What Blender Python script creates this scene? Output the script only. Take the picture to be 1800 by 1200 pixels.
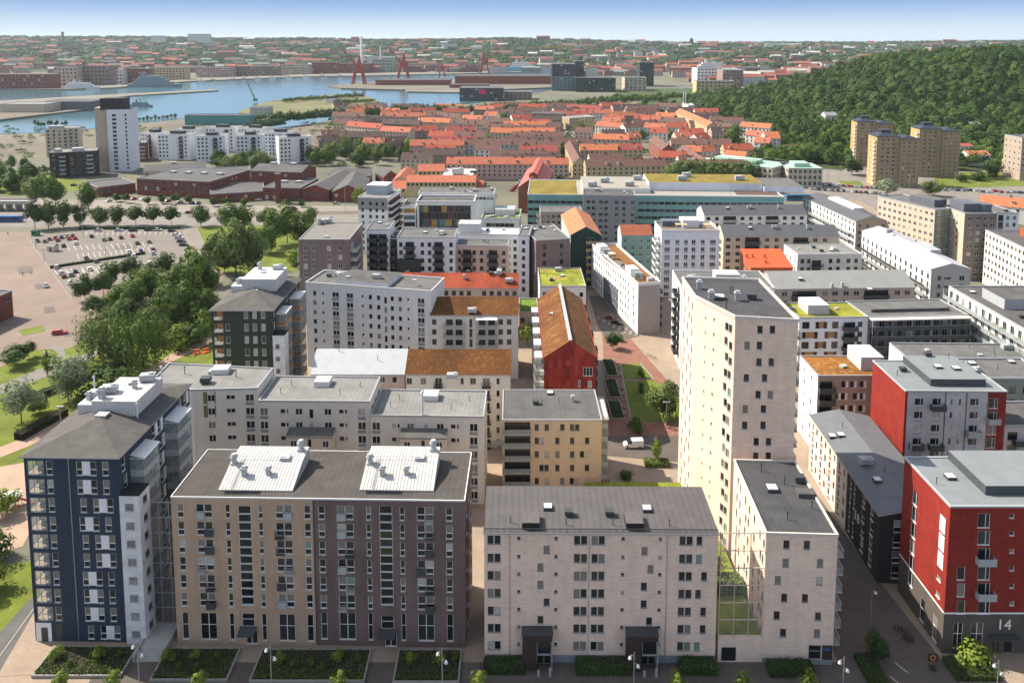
import bpy, bmesh, math, random
from mathutils import Vector, Matrix
random.seed(7)
D = bpy.data
scene = bpy.context.scene
COL = scene.collection
for o in list(D.objects): D.objects.remove(o)

# ------------------------------------------------------------------ camera, sky, sun
FPX, CX, CY, CAMH = 1400.0, 900.0, 214.0, 100.0      # pixels of the 1800x1200 photograph
PITCH = math.atan(148 / 1400)
cam_d = D.cameras.new('camera'); cam = D.objects.new('camera', cam_d); COL.objects.link(cam)
cam.location = (0, 0, CAMH); cam.rotation_euler = (math.pi / 2 - PITCH, 0, 0)
cam_d.sensor_width = 36; cam_d.lens = 36 * FPX / 1800
cam_d.shift_y = -(600 - CY) / 1800
cam_d.clip_start = 1; cam_d.clip_end = 60000
scene.camera = cam
HAZE = 3.4e-5
SUN_EL = math.radians(45); SH = Vector((0.93, -0.37)).normalized()     # SH: where shadows fall
world = D.worlds.new('World'); scene.world = world; world.use_nodes = True
nt = world.node_tree; bg = nt.nodes['Background']
sky = nt.nodes.new('ShaderNodeTexSky'); sky.sky_type = 'NISHITA'; sky.sun_disc = False
sky.sun_elevation = SUN_EL; sky.sun_rotation = math.atan2(-SH.x, -SH.y)
SKYK = 3.9; sky.altitude = 100; sky.air_density = 1.0; sky.dust_density = 1.2; sky.ozone_density = 1.0
# near the horizon the clear air brightens to pale blue, all the way round
NN = nt.nodes.new; LL = nt.links.new
wtc = NN('ShaderNodeTexCoord'); wsx = NN('ShaderNodeSeparateXYZ'); LL(wtc.outputs['Generated'], wsx.inputs[0])
wr = NN('ShaderNodeValToRGB'); wr.color_ramp.interpolation = 'EASE'; LL(wsx.outputs['Z'], wr.inputs['Fac'])
e = wr.color_ramp.elements; e[0].position = 0.0; e[0].color = (.78, .90, 1.0, 1); e[1].position = .05; e[1].color = (.305, .495, .83, 1)
e2 = e.new(.25); e2.color = (.36, .46, .64, 1)
wm = NN('ShaderNodeVectorMath'); wm.operation = 'SCALE'; wm.inputs[3].default_value = SKYK; LL(wr.outputs[0], wm.inputs[0])
wf = NN('ShaderNodeMapRange'); wf.interpolation_type = 'SMOOTHSTEP'; wf.inputs[1].default_value = .04; wf.inputs[2].default_value = .35; wf.inputs[3].default_value = 1; wf.inputs[4].default_value = 0; LL(wsx.outputs['Z'], wf.inputs[0])
wx_ = NN('ShaderNodeMix'); wx_.data_type = 'RGBA'; LL(wf.outputs[0], wx_.inputs[0]); hs_ = NN('ShaderNodeHueSaturation'); hs_.inputs['Saturation'].default_value = .5; LL(sky.outputs[0], hs_.inputs['Color']); LL(hs_.outputs[0], wx_.inputs[6]); LL(wm.outputs[0], wx_.inputs[7])
LL(wx_.outputs[2], bg.inputs[0]); bg.inputs[1].default_value = 0.115
sd = D.lights.new('sun', 'SUN'); sun = D.objects.new('sun', sd); COL.objects.link(sun)
sd.energy = 4.3; sd.angle = math.radians(0.5); sd.color = (1.0, 0.90, 0.75)
sv = Vector((SH.x * math.cos(SUN_EL), SH.y * math.cos(SUN_EL), -math.sin(SUN_EL)))
sun.rotation_euler = sv.to_track_quat('-Z', 'Y').to_euler()
sun.location = (-400, 200, 500)
vs = scene.view_settings; vs.view_transform = 'Standard'; vs.look = 'None'; vs.exposure = 1.1; vs.gamma = 1
scene.cycles.max_bounces = 6; scene.cycles.diffuse_bounces = 3; scene.cycles.glossy_bounces = 2
scene.cycles.transmission_bounces = 3; scene.cycles.transparent_max_bounces = 6
scene.cycles.use_denoising = True

# ------------------------------------------------------------------ pixel helpers
_c, _s = math.cos(PITCH), math.sin(PITCH)
def ray(x, y):
    a = (x - CX) / FPX; b = -(y - CY) / FPX
    return Vector((a, _c + b * _s, -_s + b * _c))
def at(x, y, z=0.0):
    r = ray(x, y); t = (z - CAMH) / r.z
    return Vector((r.x * t, r.y * t, z))
def atY(x, y, Y):
    r = ray(x, y); t = Y / r.y
    return Vector((r.x * t, Y, CAMH + r.z * t))

# ------------------------------------------------------------------ materials
MATS = {}
def srgb(h):
    h = h.lstrip('#'); v = [int(h[i:i + 2], 16) / 255 for i in (0, 2, 4)]
    return tuple(((c / 12.92) if c <= .04045 else ((c + .055) / 1.055) ** 2.4) for c in v)
def mat(name, col, rough=0.85, var=0.12, nscale=0.6, pattern=None, col2=None, spec=0.3, metal=0.0, bump=0.0, detail=3.0, size=(1.2, .3), mortar=0.03, seamk=.8):
    """procedural surface: base colour, broad wear noise, optional brick / band / seam / blotch pattern"""
    if name in MATS: return MATS[name]
    m = D.materials.new(name); m.use_nodes = True; n = m.node_tree; p = n.nodes['Principled BSDF']
    L = n.links.new
    p.inputs['Roughness'].default_value = rough; p.inputs['Specular IOR Level'].default_value = spec
    p.inputs['Metallic'].default_value = metal
    col = (*col, 1)
    tc = n.nodes.new('ShaderNodeTexCoord'); src = tc.outputs['Object']
    noi = n.nodes.new('ShaderNodeTexNoise'); noi.inputs['Scale'].default_value = nscale; noi.inputs['Detail'].default_value = detail
    mp = n.nodes.new('ShaderNodeMapping'); mp.inputs['Scale'].default_value = (1, 1, .3); L(src, mp.inputs['Vector']); L(mp.outputs[0], noi.inputs['Vector']); noi.inputs['Roughness'].default_value = .65
    mr = n.nodes.new('ShaderNodeMapRange'); mr.inputs[1].default_value = .3; mr.inputs[2].default_value = .7
    mr.inputs[3].default_value = 1 - var; mr.inputs[4].default_value = 1 + var
    L(noi.outputs['Fac'], mr.inputs[0])
    base = None
    if pattern in ('brick', 'panel'):
        b = n.nodes.new('ShaderNodeTexBrick'); L(tc.outputs['UV'], b.inputs['Vector'])
        b.inputs['Scale'].default_value = 1; b.inputs['Brick Width'].default_value = size[0]; b.inputs['Row Height'].default_value = size[1]
        b.inputs['Mortar Size'].default_value = mortar; b.inputs['Mortar Smooth'].default_value = .3
        c2 = (*(col2 or [c * .82 for c in col[:3]]), 1)
        b.inputs['Color1'].default_value = col; b.inputs['Color2'].default_value = c2
        b.inputs['Mortar'].default_value = (*[c * .75 for c in col[:3]], 1)
        base = b.outputs['Color']
    elif pattern in ('seam', 'tile'):
        w = n.nodes.new('ShaderNodeTexWave'); w.wave_type = 'BANDS'; w.bands_direction = 'X' if pattern == 'seam' else 'Y'
        w.inputs['Scale'].default_value = .314 / size[0]; w.inputs['Distortion'].default_value = 0
        L(tc.outputs['UV'], w.inputs['Vector'])
        r = n.nodes.new('ShaderNodeValToRGB'); r.color_ramp.elements[0].position = .0; r.color_ramp.elements[1].position = .25
        r.color_ramp.elements[0].color = (*[c * seamk for c in col[:3]], 1); r.color_ramp.elements[1].color = col
        L(w.outputs['Fac'], r.inputs['Fac']); base = r.outputs['Color']
    elif pattern == 'blotch':
        q = n.nodes.new('ShaderNodeTexNoise'); q.inputs['Scale'].default_value = size[0]; q.inputs['Detail'].default_value = 9; q.inputs['Roughness'].default_value = .82
        L(src, q.inputs['Vector'])
        r = n.nodes.new('ShaderNodeValToRGB'); r.color_ramp.elements[0].position = .43; r.color_ramp.elements[1].position = .57
        r.color_ramp.elements[0].color = col; r.color_ramp.elements[1].color = (*col2, 1)
        L(q.outputs['Fac'], r.inputs['Fac']); base = r.outputs['Color']
    mix = n.nodes.new('ShaderNodeMix'); mix.data_type = 'RGBA'; mix.blend_type = 'MULTIPLY'; mix.inputs[0].default_value = 1
    if base is not None: L(base, mix.inputs[6])
    else: mix.inputs[6].default_value = col
    L(mr.outputs[0], mix.inputs[7]); L(mix.outputs[2], p.inputs['Base Color'])
    if bump:
        bn = n.nodes.new('ShaderNodeBump'); bn.inputs['Strength'].default_value = bump; bn.inputs['Distance'].default_value = .1
        n2 = n.nodes.new('ShaderNodeTexNoise'); n2.inputs['Scale'].default_value = size[0] * 4 if pattern == 'blotch' else 4; n2.inputs['Detail'].default_value = 5
        L(src, n2.inputs['Vector']); L(n2.outputs['Fac'], bn.inputs['Height']); L(bn.outputs[0], p.inputs['Normal'])
    MATS[name] = m; return m
def glass(name, col, rough=0.06, spec=.5):
    return mat(name, col, rough, .25, .35, spec=spec)
def clear_glass(name, col, alpha):
    if name in MATS: return MATS[name]
    m = D.materials.new(name); m.use_nodes = True; p = m.node_tree.nodes['Principled BSDF']
    p.inputs['Base Color'].default_value = (*col, 1); p.inputs['Roughness'].default_value = .05; p.inputs['Alpha'].default_value = alpha
    MATS[name] = m; return m
G = dict(
    dark=glass('glass dark', (.012, .014, .017)), dim=glass('glass dim', (.035, .038, .04)),
    blind=glass('glass over blind', (.20, .185, .16), .25, .4), curtain=glass('glass over curtain', (.42, .41, .38), .3, .4),
    teal=glass('glass teal film', (.16, .27, .24), .15), green=glass('glass painted tree reflection', (.035, .05, .02)))  # green pane: tree reflection painted as a tint
FR = dict(white=mat('frame white', (.74, .74, .72), .5, .05), grey=mat('frame grey', (.32, .33, .34), .5, .05),
          black=mat('frame black', (.03, .03, .033), .5, .05), wood=mat('frame oak', (.30, .17, .08), .6, .1),
          tan=mat('frame tan', (.45, .38, .30), .6, .05), green=mat('frame olive', (.20, .20, .13), .6, .05))
RAIL = mat('galvanised steel', (.38, .39, .40), .45, .1, metal=.6)
DARKMETAL = mat('dark steel', (.05, .055, .06), .5, .1)
WHITE = mat('white sheet metal', (.58, .585, .585), .45, .08, 1.5)
LGREY = mat('light grey sheet metal', (.34, .355, .37), .45, .1, 1.5)
FELT = dict(pattern='seam', size=(1.0, 0), seamk=.87)
BITUMEN = mat('bitumen roofing felt', (.085, .082, .082), .95, .28, .3, **FELT)
BITUMEN2 = mat('grey roofing felt', (.115, .115, .113), .95, .22, .25, **FELT)
CONC = mat('concrete', (.36, .35, .33), .9, .12)
BALGLASS = clear_glass('balcony glass', (.35, .42, .42), .45)
def sedum(name, a, b, s=.7):
    if name in MATS: return MATS[name]
    m = mat(name, a, .95, .3, .12, 'blotch', b, bump=.8, size=(s, 0)); n = m.node_tree
    r = [q for q in n.nodes if q.type == 'VALTORGB'][0].color_ramp; r.elements[0].position = .36; r.elements[1].position = .60
    k = r.elements.new(.47); k.color = (a[0] * .35 + b[0] * .2, a[1] * .35 + b[1] * .25, a[2] * .4, 1); k = r.elements.new(.53); k.color = (a[0] * .9, a[1] * 1.05, a[2], 1)
    return m
SED_RED = sedum('sedum red', (.17, .036, .016), (.125, .12, .025), .5)
SED_BROWN = sedum('sedum rust', (.135, .036, .013), (.145, .09, .02), 1.3)
SED_YEL = sedum('sedum yellow green', (.27, .24, .02), (.14, .15, .025), .9)
SED_ORANGE = sedum('sedum orange', (.26, .065, .022), (.28, .21, .03), .7)
SED_CORAL = sedum('sedum coral', (.32, .055, .028), (.22, .05, .022), 1.3)

# ------------------------------------------------------------------ mesh helpers
class MB:
    """collects faces with material indices, then links them as one mesh object"""
    def __init__(s): s.v = []; s.f = []; s.m = []; s.uv = []
    def poly(s, pts, mi=0, uv=None):
        k = len(s.v); s.v += [tuple(p) for p in pts]; s.f.append(tuple(range(k, k + len(pts)))); s.m.append(mi)
        s.uv += uv if uv else [(p[0] + p[1], p[2]) for p in pts]
    def box(s, x0, y0, z0, x1, y1, z1, mi=0, bottom=True):
        a = [(x0, y0), (x1, y0), (x1, y1), (x0, y1)]
        for i in range(4):
            p, q = a[i], a[(i + 1) % 4]; l = abs(q[0] - p[0]) + abs(q[1] - p[1])
            s.poly([(*p, z0), (*q, z0), (*q, z1), (*p, z1)], mi, [(0, z0), (l, z0), (l, z1), (0, z1)])
        s.poly([(*p, z1) for p in a], mi, a[:])
        if bottom: s.poly([(*p, z0) for p in a[::-1]], mi, a[::-1])
        return s
    def prism(s, pts, z0, z1, mi=0, top=True, bottom=False, side=True):
        n = len(pts)
        for i in range(n if side else 0):
            p, q = pts[i], pts[(i + 1) % n]; l = math.hypot(q[0] - p[0], q[1] - p[1])
            s.poly([(p[0], p[1], z0), (q[0], q[1], z0), (q[0], q[1], z1), (p[0], p[1], z1)], mi, [(0, z0), (l, z0), (l, z1), (0, z1)])
        if top: s.poly([(p[0], p[1], z1) for p in pts], mi, [(p[0], p[1]) for p in pts])
        if bottom: s.poly([(p[0], p[1], z0) for p in pts[::-1]], mi, [(p[0], p[1]) for p in pts[::-1]])
        return s
    def tube(s, a, b, r0, r1=None, n=6, mi=0, caps=True):
        a = Vector(a); b = Vector(b); r1 = r0 if r1 is None else r1
        d = (b - a); d.normalize(); u = d.orthogonal().normalized(); w = d.cross(u)
        A = []; B = []
        for k in range(n):
            t = 2 * math.pi * k / n; e = u * math.cos(t) + w * math.sin(t); A.append(a + e * r0); B.append(b + e * r1)
        for k in range(n):
            j = (k + 1) % n; s.poly([A[k], A[j], B[j], B[k]], mi)
        if caps: s.poly(B, mi); s.poly(A[::-1], mi)
        return s
    def mesh(s, name, mats):
        me = D.meshes.new(name); me.from_pydata(s.v, [], s.f)
        for m in (mats if isinstance(mats, (list, tuple)) else [mats]): me.materials.append(m)
        me.polygons.foreach_set('material_index', s.m)
        uv = me.uv_layers.new(name='UVMap'); uv.data.foreach_set('uv', [c for t in s.uv for c in t])
        me.update(); return me
    def build(s, name, mats, parent=None, loc=(0, 0, 0), rz=0, kind=None):
        return obj(name, s.mesh(name, mats), parent, loc, rz, kind)
def obj(name, me, parent=None, loc=(0, 0, 0), rz=0, kind=None):
    o = D.objects.new(name, me); COL.objects.link(o); o.location = loc
    if rz: o.rotation_euler = (0, 0, rz)
    if parent: o.parent = parent
    if kind: o['kind'] = kind
    return o
def tag(o, label, cat, group=None):
    o['label'] = label; o['category'] = cat
    if group: o['group'] = group
    return o
def thing(name, label, cat, loc=(0, 0, 0), rz=0, group=None):
    o = D.objects.new(name, None); COL.objects.link(o); o.location = loc; o.rotation_euler = (0, 0, rz)
    o.empty_display_size = .5
    return tag(o, label, cat, group)
def clone(o, parent=None, loc=None, rz=None, sc=None):
    c = o.copy(); COL.objects.link(c); c.parent = parent
    if loc is not None: c.location = loc
    if rz is not None: c.rotation_euler = (0, 0, rz)
    if sc is not None: c.scale = (sc, sc, sc) if not hasattr(sc, '__len__') else sc
    for ch in KIDS.get(o.name, ()): clone(ch, c)
    return c
KIDS = {}
def kids_of(root, *parts):
    KIDS[root.name] = list(parts)
CACHE = {}
def cached(key, fn):
    if key not in CACHE: CACHE[key] = fn()
    return CACHE[key]

# ------------------------------------------------------------------ windows, balconies, roof kit
def win_frame(mb, w, h, kind, mi=0):
    t = .07; y0, y1 = -.03, .05
    mb.box(-w / 2, y0, 0, -w / 2 + t, y1, h, mi).box(w / 2 - t, y0, 0, w / 2, y1, h, mi)
    mb.box(-w / 2 + t, y0, 0, w / 2 - t, y1, t, mi).box(-w / 2 + t, y0, h - t, w / 2 - t, y1, h, mi)
    mb.box(-w / 2 - .03, -.2, -.05, w / 2 + .03, y0 - .002, 0, mi)          # sill
    k = kind.split('+')
    for a in k:
        if a == 'double': mb.box(-.05, y0 + .004, t, .05, y1 - .004, h - t, mi)
        if a == 'triple':
            for q in (-w / 6, w / 6): mb.box(q - .04, y0 + .004, t, q + .04, y1 - .004, h - t, mi)
        if a == 'third': mb.box(w / 6 - .04, y0 + .004, t, w / 6 + .04, y1 - .004, h - t, mi)
        if a == 'low': mb.box(-w / 2 + t, y0 + .003, h * .38, w / 2 - t, y1 - .003, h * .38 + .13, mi)
        if a == 'cross': mb.box(-w / 2 + t, y0 + .003, h * .55, w / 2 - t, y1 - .003, h * .55 + .07, mi)
def win_pane(mb, w, h, mi=0, off=.02):
    mb.poly([(-w / 2 + .05, off, .05), (w / 2 - .05, off, .05), (w / 2 - .05, off, h - .05), (-w / 2 + .05, off, h - .05)], mi)
def rnd_pane(wt):
    return random.choices(list(wt), list(wt.values()))[0]
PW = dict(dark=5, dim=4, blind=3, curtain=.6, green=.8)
def place_window(parent, loc, rz, w, h, kind='plain', frame='white', near=False, wt=PW):
    w = round(w, 2); h = round(h, 2); pm = rnd_pane(wt)
    if near:
        f = cached(('wf', w, h, kind, frame), lambda: _wf(w, h, kind, frame))
        o = obj('window', f, parent, loc, rz)
        if 'low' in kind:
            lowh = h * .38
            p1 = cached(('wpl', w, h), lambda: _wp(w, lowh + .05, 'dark')); obj('pane', p1, o)
            p2 = cached(('wpu', w, h, pm), lambda: _wp(w, h - lowh, pm)); obj('pane', p2, o, (0, 0, lowh))
        else:
            obj('pane', cached(('wp', w, h, pm), lambda: _wp(w, h, pm)), o)
        return o
    me = cached(('w', w, h, kind, frame, pm), lambda: _wfull(w, h, kind, frame, pm))
    return obj('window', me, parent, loc, rz)
def _wf(w, h, kind, frame):
    m = MB(); win_frame(m, w, h, kind); return m.mesh('window', FR[frame])
def _wp(w, h, pm):
    m = MB(); win_pane(m, w, h); return m.mesh('pane', G[pm])
def _wfull(w, h, kind, frame, pm):
    m = MB(); win_frame(m, w, h, kind, 0); win_pane(m, w, h, 1)
    return m.mesh('window', [FR[frame], G[pm]])
def _balc(w, d, style):
    m = MB(); h = 1.1
    m.box(-w / 2, -d, -.18, w / 2, -.02, 0, 0)
    if style in ('solid', 'dark', 'glass', 'white'):
        m.box(-w / 2, -d, 0, w / 2, -d + .04, h - .06, 1); m.box(-w / 2, -d + .04, 0, -w / 2 + .04, -.02, h - .06, 1); m.box(w / 2 - .04, -d + .04, 0, w / 2, -.02, h - .06, 1)
    else:
        nb = max(4, int(w / .16))
        for k in range(nb + 1):
            x = -w / 2 + .03 + (w - .06) * k / nb; m.box(x - .012, -d + .01, 0, x + .012, -d + .035, h - .05, 1)
        for sx in (-1, 1):
            for k in range(1, max(3, int(d / .2))):
                y = -d + d * k / max(3, int(d / .2)); x = sx * (w / 2 - .03); m.box(x - .012, y, 0, x + .012, y + .025, h - .05, 1)
    m.box(-w / 2 - .01, -d - .02, h - .06, w / 2 + .01, -d + .06, h, 2); m.box(-w / 2 - .01, -d + .06, h - .06, -w / 2 + .05, -.02, h, 2); m.box(w / 2 - .05, -d + .06, h - .06, w / 2 + .01, -.02, h, 2)
    g = {'solid': LGREY, 'dark': DARKMETAL, 'glass': BALGLASS, 'bars': RAIL, 'white': WHITE, 'blackbars': DARKMETAL}[style]
    return m.mesh('balcony', [CONC if style not in ('dark', 'blackbars') else DARKMETAL, g, RAIL if style not in ('dark', 'blackbars') else DARKMETAL])
def kit(kind):
    return cached(('kit', kind), lambda: _kit(kind))
def _kit(kind):
    m = MB()
    if kind == 'vent_cowl':         # square duct with a flared hood
        m.box(-.35, -.35, 0, .35, .35, 1.0).box(-.5, -.5, 1.05, .5, .5, 1.3); m.box(-.25, -.25, 1.0, .25, .25, 1.05)
        m.box(-.3, -.3, 1.3, .3, .3, 1.55); return m.mesh('roof_vent', LGREY)
    if kind == 'tall_vent':
        m.tube((0, 0, 0), (0, 0, 1.3), .45, .45, 10).tube((0, 0, 1.3), (0, 0, 1.5), .45, .7, 10).tube((0, 0, 1.5), (0, 0, 2.1), .7, .45, 10)
        m.box(-.5, -.5, 0, .5, .5, .5); return m.mesh('roof_vent', LGREY)
    if kind == 'pipe':
        m.tube((0, 0, 0), (0, 0, 1.1), .07, .07, 6); m.tube((0, 0, 1.1), (0, 0, 1.22), .12, .12, 6); return m.mesh('vent_pipe', DARKMETAL)
    if kind == 'chimney_pipe':
        m.tube((0, 0, 0), (0, 0, 3.2), .16, .16, 8); m.tube((0, 0, 3.2), (0, 0, 3.5), .28, .1, 8); return m.mesh('flue', WHITE)
    if kind == 'skylight':
        m.box(-.75, -.75, 0, .75, .75, .45, 0); m.box(-.65, -.65, .45, .65, .65, .58, 1); return m.mesh('skylight', [DARKMETAL, WHITE])
    if kind == 'fan_box':
        m.box(-.55, -.45, 0, .55, .45, .25).box(-.7, -.6, .3, .7, .6, .95).box(-.45, -.4, .25, .45, .4, .3); return m.mesh('fan_unit', DARKMETAL)
    if kind == 'ahu':
        m.box(-1.3, -.8, .25, 1.3, .8, 1.35).box(-1.2, -.7, 0, -.9, .7, .25).box(.9, -.7, 0, 1.2, .7, .25).box(-.4, -.84, .45, .4, -.8, 1.2); m.tube((.6, 0, 1.35), (.6, 0, 1.6), .45, .45, 10)
        return m.mesh('air_handler', LGREY)
    if kind == 'hatch':
        m.box(-.6, -.5, 0, .6, .5, .35); m.box(-.66, -.56, .35, .66, .56, .43); return m.mesh('roof_hatch', [LGREY])
KITNAME = dict(vent_cowl='roof_vent', tall_vent='roof_vent', pipe='vent_pipe', chimney_pipe='flue', skylight='skylight', fan_box='fan_unit', ahu='air_handler', hatch='roof_hatch')

def offset_poly(pts, d):
    """outward offset of a CCW polygon"""
    n = len(pts); out = []
    for i in range(n):
        p0 = Vector(pts[i - 1]); p1 = Vector(pts[i]); p2 = Vector(pts[(i + 1) % n])
        a = (p1 - p0).normalized(); b = (p2 - p1).normalized()
        n1 = Vector((a.y, -a.x)); n2 = Vector((b.y, -b.x)); k = n1 + n2; k /= max(.2, k.dot(n1))
        out.append(tuple(p1 + k * d))
    return out

# ------------------------------------------------------------------ buildings
BLDS = []
class Bld:
    """one building: fl, fr = photograph pixels of the two front roof corners, h = height of that roof edge"""
    def __init__(s, name, label, fl, fr, h, depth=None, poly=None, z0=0.0, group=None, cat='building', wall=None, near=False, frame='white', reveal=.16, wt=PW, world=None, share=None):
        s.share = share
        if world: A, B = Vector((*world[0], 0)), Vector((*world[1], 0))
        else: A, B = at(*fl, z0 + h), at(*fr, z0 + h)
        s.ang = math.atan2(B.y - A.y, B.x - A.x); s.o = Vector((A.x, A.y, z0)); s.L = (B - A).xy.length; s.h = h; s.z0 = z0
        s.root = thing(name, label, cat, s.o, s.ang, group)
        if poly: s.pts = [s.loc(at(px, py, z0 + h)).xy.to_tuple() for px, py in poly]
        else: s.pts = [(0, 0), (s.L, 0), (s.L, depth), (0, depth)]; s.D = depth
        s.wallmat = wall; s.near = near; s.frame = frame; s.reveal = reveal; s.wt = wt
        s.holes = {}; s.wins = []; s.tops = {}; s.matw = {}; s.split = {}; s.bands = {}; s.skip = set(); s.roofz = lambda x, y: h
        BLDS.append(s)
    def loc(s, w):
        d = Vector(w) - s.o; c, q = math.cos(-s.ang), math.sin(-s.ang)
        return Vector((d.x * c - d.y * q, d.x * q + d.y * c, d.z))
    def wallf(s, i):
        a = Vector(s.pts[i]); b = Vector(s.pts[(i + 1) % len(s.pts)]); t = (b - a); L = t.length; t /= L
        return a, t, Vector((t.y, -t.x)), L
    def hit(s, i, px, py):
        """photograph pixel -> (u, v) on wall i"""
        a, t, n, L = s.wallf(i)
        c, q = math.cos(s.ang), math.sin(s.ang)
        aw = Vector((s.o.x + a.x * c - a.y * q, s.o.y + a.x * q + a.y * c)); nw = Vector((n.x * c - n.y * q, n.x * q + n.y * c))
        r = ray(px, py); k = nw.dot(aw) / (r.x * nw.x + r.y * nw.y)
        l = s.loc((r.x * k, r.y * k, CAMH + r.z * k))
        return (Vector((l.x, l.y)) - a).dot(t), l.z
    def put(s, i, u, v):
        a, t, n, L = s.wallf(i); p = a + t * u
        return (p.x, p.y, v), math.atan2(t.y, t.x)
    def win(s, i, u, v, w, h, kind='plain', frame=None, wt=None):
        L = s.wallf(i)[3]
        if u - w / 2 < .12 or u + w / 2 > L - .12 or v < .02: return
        for (a, b, c, d) in s.holes.get(i, ()):
            if u - w / 2 < c + .02 and u + w / 2 > a - .02 and v < d + .02 and v + h > b - .02: return
        s.holes.setdefault(i, []).append((u - w / 2, v, u + w / 2, v + h))
        s.wins.append((i, u, v, w, h, kind, frame or s.frame, wt or s.wt))
    def grid(s, i, xs, ys, w, h, kind='plain', frame=None, wt=None, drop=()):
        us = [s.hit(i, x, ys[0])[0] for x in xs]; vs = [s.hit(i, xs[0], y)[1] - h / 2 for y in ys]
        for r, v in enumerate(vs):
            for c, u in enumerate(us):
                if (r, c) not in drop: s.win(i, u, v, w, h, kind, frame, wt)
    def gridm(s, i, us, vs, w, h, kind='plain', frame=None, wt=None, p=1.0):
        L = s.wallf(i)[3]
        if isinstance(us, int): us = [L * (k + .5) / us for k in range(us)]
        for v in vs:
            for u in us:
                if random.random() < p: s.win(i, u, v, w, h, kind, frame, wt)
    def floors(s, n, fh=3.0, base=.9, top=None):
        """sill heights; counted down from the roof when top is given"""
        if top is not None: return [s.h - top - fh * k for k in range(n) if s.h - top - fh * k > .3]
        return [base + fh * k for k in range(n)]
    def balcony(s, i, u, v, w=3.0, d=1.5, style='bars'):
        p, rz = s.put(i, u, v); return obj('balcony', cached(('b', round(w, 1), round(d, 1), style), lambda: _balc(round(w, 1), round(d, 1), style)), s.root, p, rz)
    def panel(s, i, u0, v0, u1, v1, m, proud=.03, name='panel', back=0.0):
        p, rz = s.put(i, u0, 0); b = MB(); b.box(0, -proud, v0, u1 - u0, back - .004, v1); return b.build(name, m, s.root, p, rz)
    def kit(s, kind, x, y, rz=0, z=None, sc=None):
        o = obj(KITNAME[kind], kit(kind), s.root, (x, y, s.roofz(x, y) - .03 if z is None else z), rz)
        if sc: o.scale = (sc, sc, sc)
        return o
    def kpx(s, kind, px, py, rz=0, z=None, sc=None):
        """roof fitting at the photograph pixel of its foot"""
        zz = s.h
        for _ in range(4):
            l = s.loc(at(px, py, s.z0 + zz)); zz = s.roofz(l.x, l.y)
        return s.kit(kind, l.x, l.y, rz, z, sc)
    def box(s, name, x0, y0, x1, y1, h, m, z=None, top=None):
        zz = min(s.roofz(x0, y0), s.roofz(x1, y1), s.roofz(x0, y1), s.roofz(x1, y0)) - .02 if z is None else z
        b = MB(); b.box(x0, y0, zz, x1, y1, zz + h, 0, False)
        if top: b.m[-1] = 1
        o = b.build(name, [m, top] if top else m, s.root); return o
    def plant(s, name, px0, py0, px1, py1, d, h, m, top=None):
        a = s.loc(at(px0, py0, s.z0 + s.h)); b = s.loc(at(px1, py1, s.z0 + s.h))
        return s.box(name, min(a.x, b.x), a.y, max(a.x, b.x), a.y + d, h, m, top=top)
    def flat(s, m=None, trim=None, parapet=.35, over=.06, tw=.2):
        m = m or BITUMEN; trim = trim or LGREY; P = s.pts; I = offset_poly(P, -tw); O = offset_poly(P, over)
        b = MB(); b.prism(I, s.h - .3, s.h - .05, 0, True, False, False); b.build('roof', m, s.root)
        r = MB(); z0, z1 = s.h - .14, s.h + parapet; n = len(P)
        for i in range(n):
            j = (i + 1) % n
            r.poly([(*O[i], z0), (*O[j], z0), (*O[j], z1), (*O[i], z1)]); r.poly([(*I[j], s.h - .06), (*I[i], s.h - .06), (*I[i], z1), (*I[j], z1)])
            r.poly([(*O[i], z1), (*O[j], z1), (*I[j], z1), (*I[i], z1)]); r.poly([(*P[j], z0), (*P[i], z0), (*O[i], z0), (*O[j], z0)][::-1])
        r.build('parapet', trim, s.root); s.roofz = lambda x, y: s.h - .05
    def slope(s, rise, axis='x', m=None, over=.35, ridge=.5, trim=None, th=.18, prof=None):
        """gable roof; axis = direction of the ridge; prof = list of (fraction across, height) for other profiles"""
        m = m or BITUMEN; xs = [p[0] for p in s.pts]; ys = [p[1] for p in s.pts]; x0, x1, y0, y1 = min(xs), max(xs), min(ys), max(ys)
        prof = prof or [(0, 0), (ridge, rise), (1, 0)]
        W = (y1 - y0) if axis == 'x' else (x1 - x0)
        def zf(f):
            for (a, za), (b, zb) in zip(prof, prof[1:]):
                if f <= b or (b, zb) == prof[-1]: return za + (zb - za) * (f - a) / (b - a)
        s.roofz = lambda x, y: s.h + zf(((y - y0) if axis == 'x' else (x - x0)) / W) + .1
        F = [-over / W] + [f for f, _ in prof[1:-1]] + [1 + over / W]; b = MB(); acc = 0
        a0, a1 = (x0 - over * .5, x1 + over * .5) if axis == 'x' else (y0 - over * .5, y1 + over * .5)
        def pt(f, a, dz): 
            z = s.h + zf(f) + dz
            return (a, y0 + f * W, z) if axis == 'x' else (x0 + f * W, a, z)
        for f, g in zip(F, F[1:]):
            l = math.hypot((g - f) * W, zf(g) - zf(f)); uv = [(a0, acc), (a1, acc), (a1, acc + l), (a0, acc + l)]
            q = [pt(f, a0, .1), pt(f, a1, .1), pt(g, a1, .1), pt(g, a0, .1)]; w = [pt(f, a0, .1 - th), pt(f, a1, .1 - th), pt(g, a1, .1 - th), pt(g, a0, .1 - th)]
            if axis == 'x': b.poly(q, 0, uv); b.poly(w[::-1], 1)
            else: b.poly(q[::-1], 0, uv[::-1]); b.poly(w, 1)
            for e in (0, 1):
                k = [q[0 if e == 0 else 1], q[3 if e == 0 else 2], w[3 if e == 0 else 2], w[0 if e == 0 else 1]]; b.poly(k, 1)
            acc += l
        for f in (F[0], F[-1]): b.poly([pt(f, a0, .1), pt(f, a1, .1), pt(f, a1, .1 - th), pt(f, a0, .1 - th)], 1)
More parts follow.
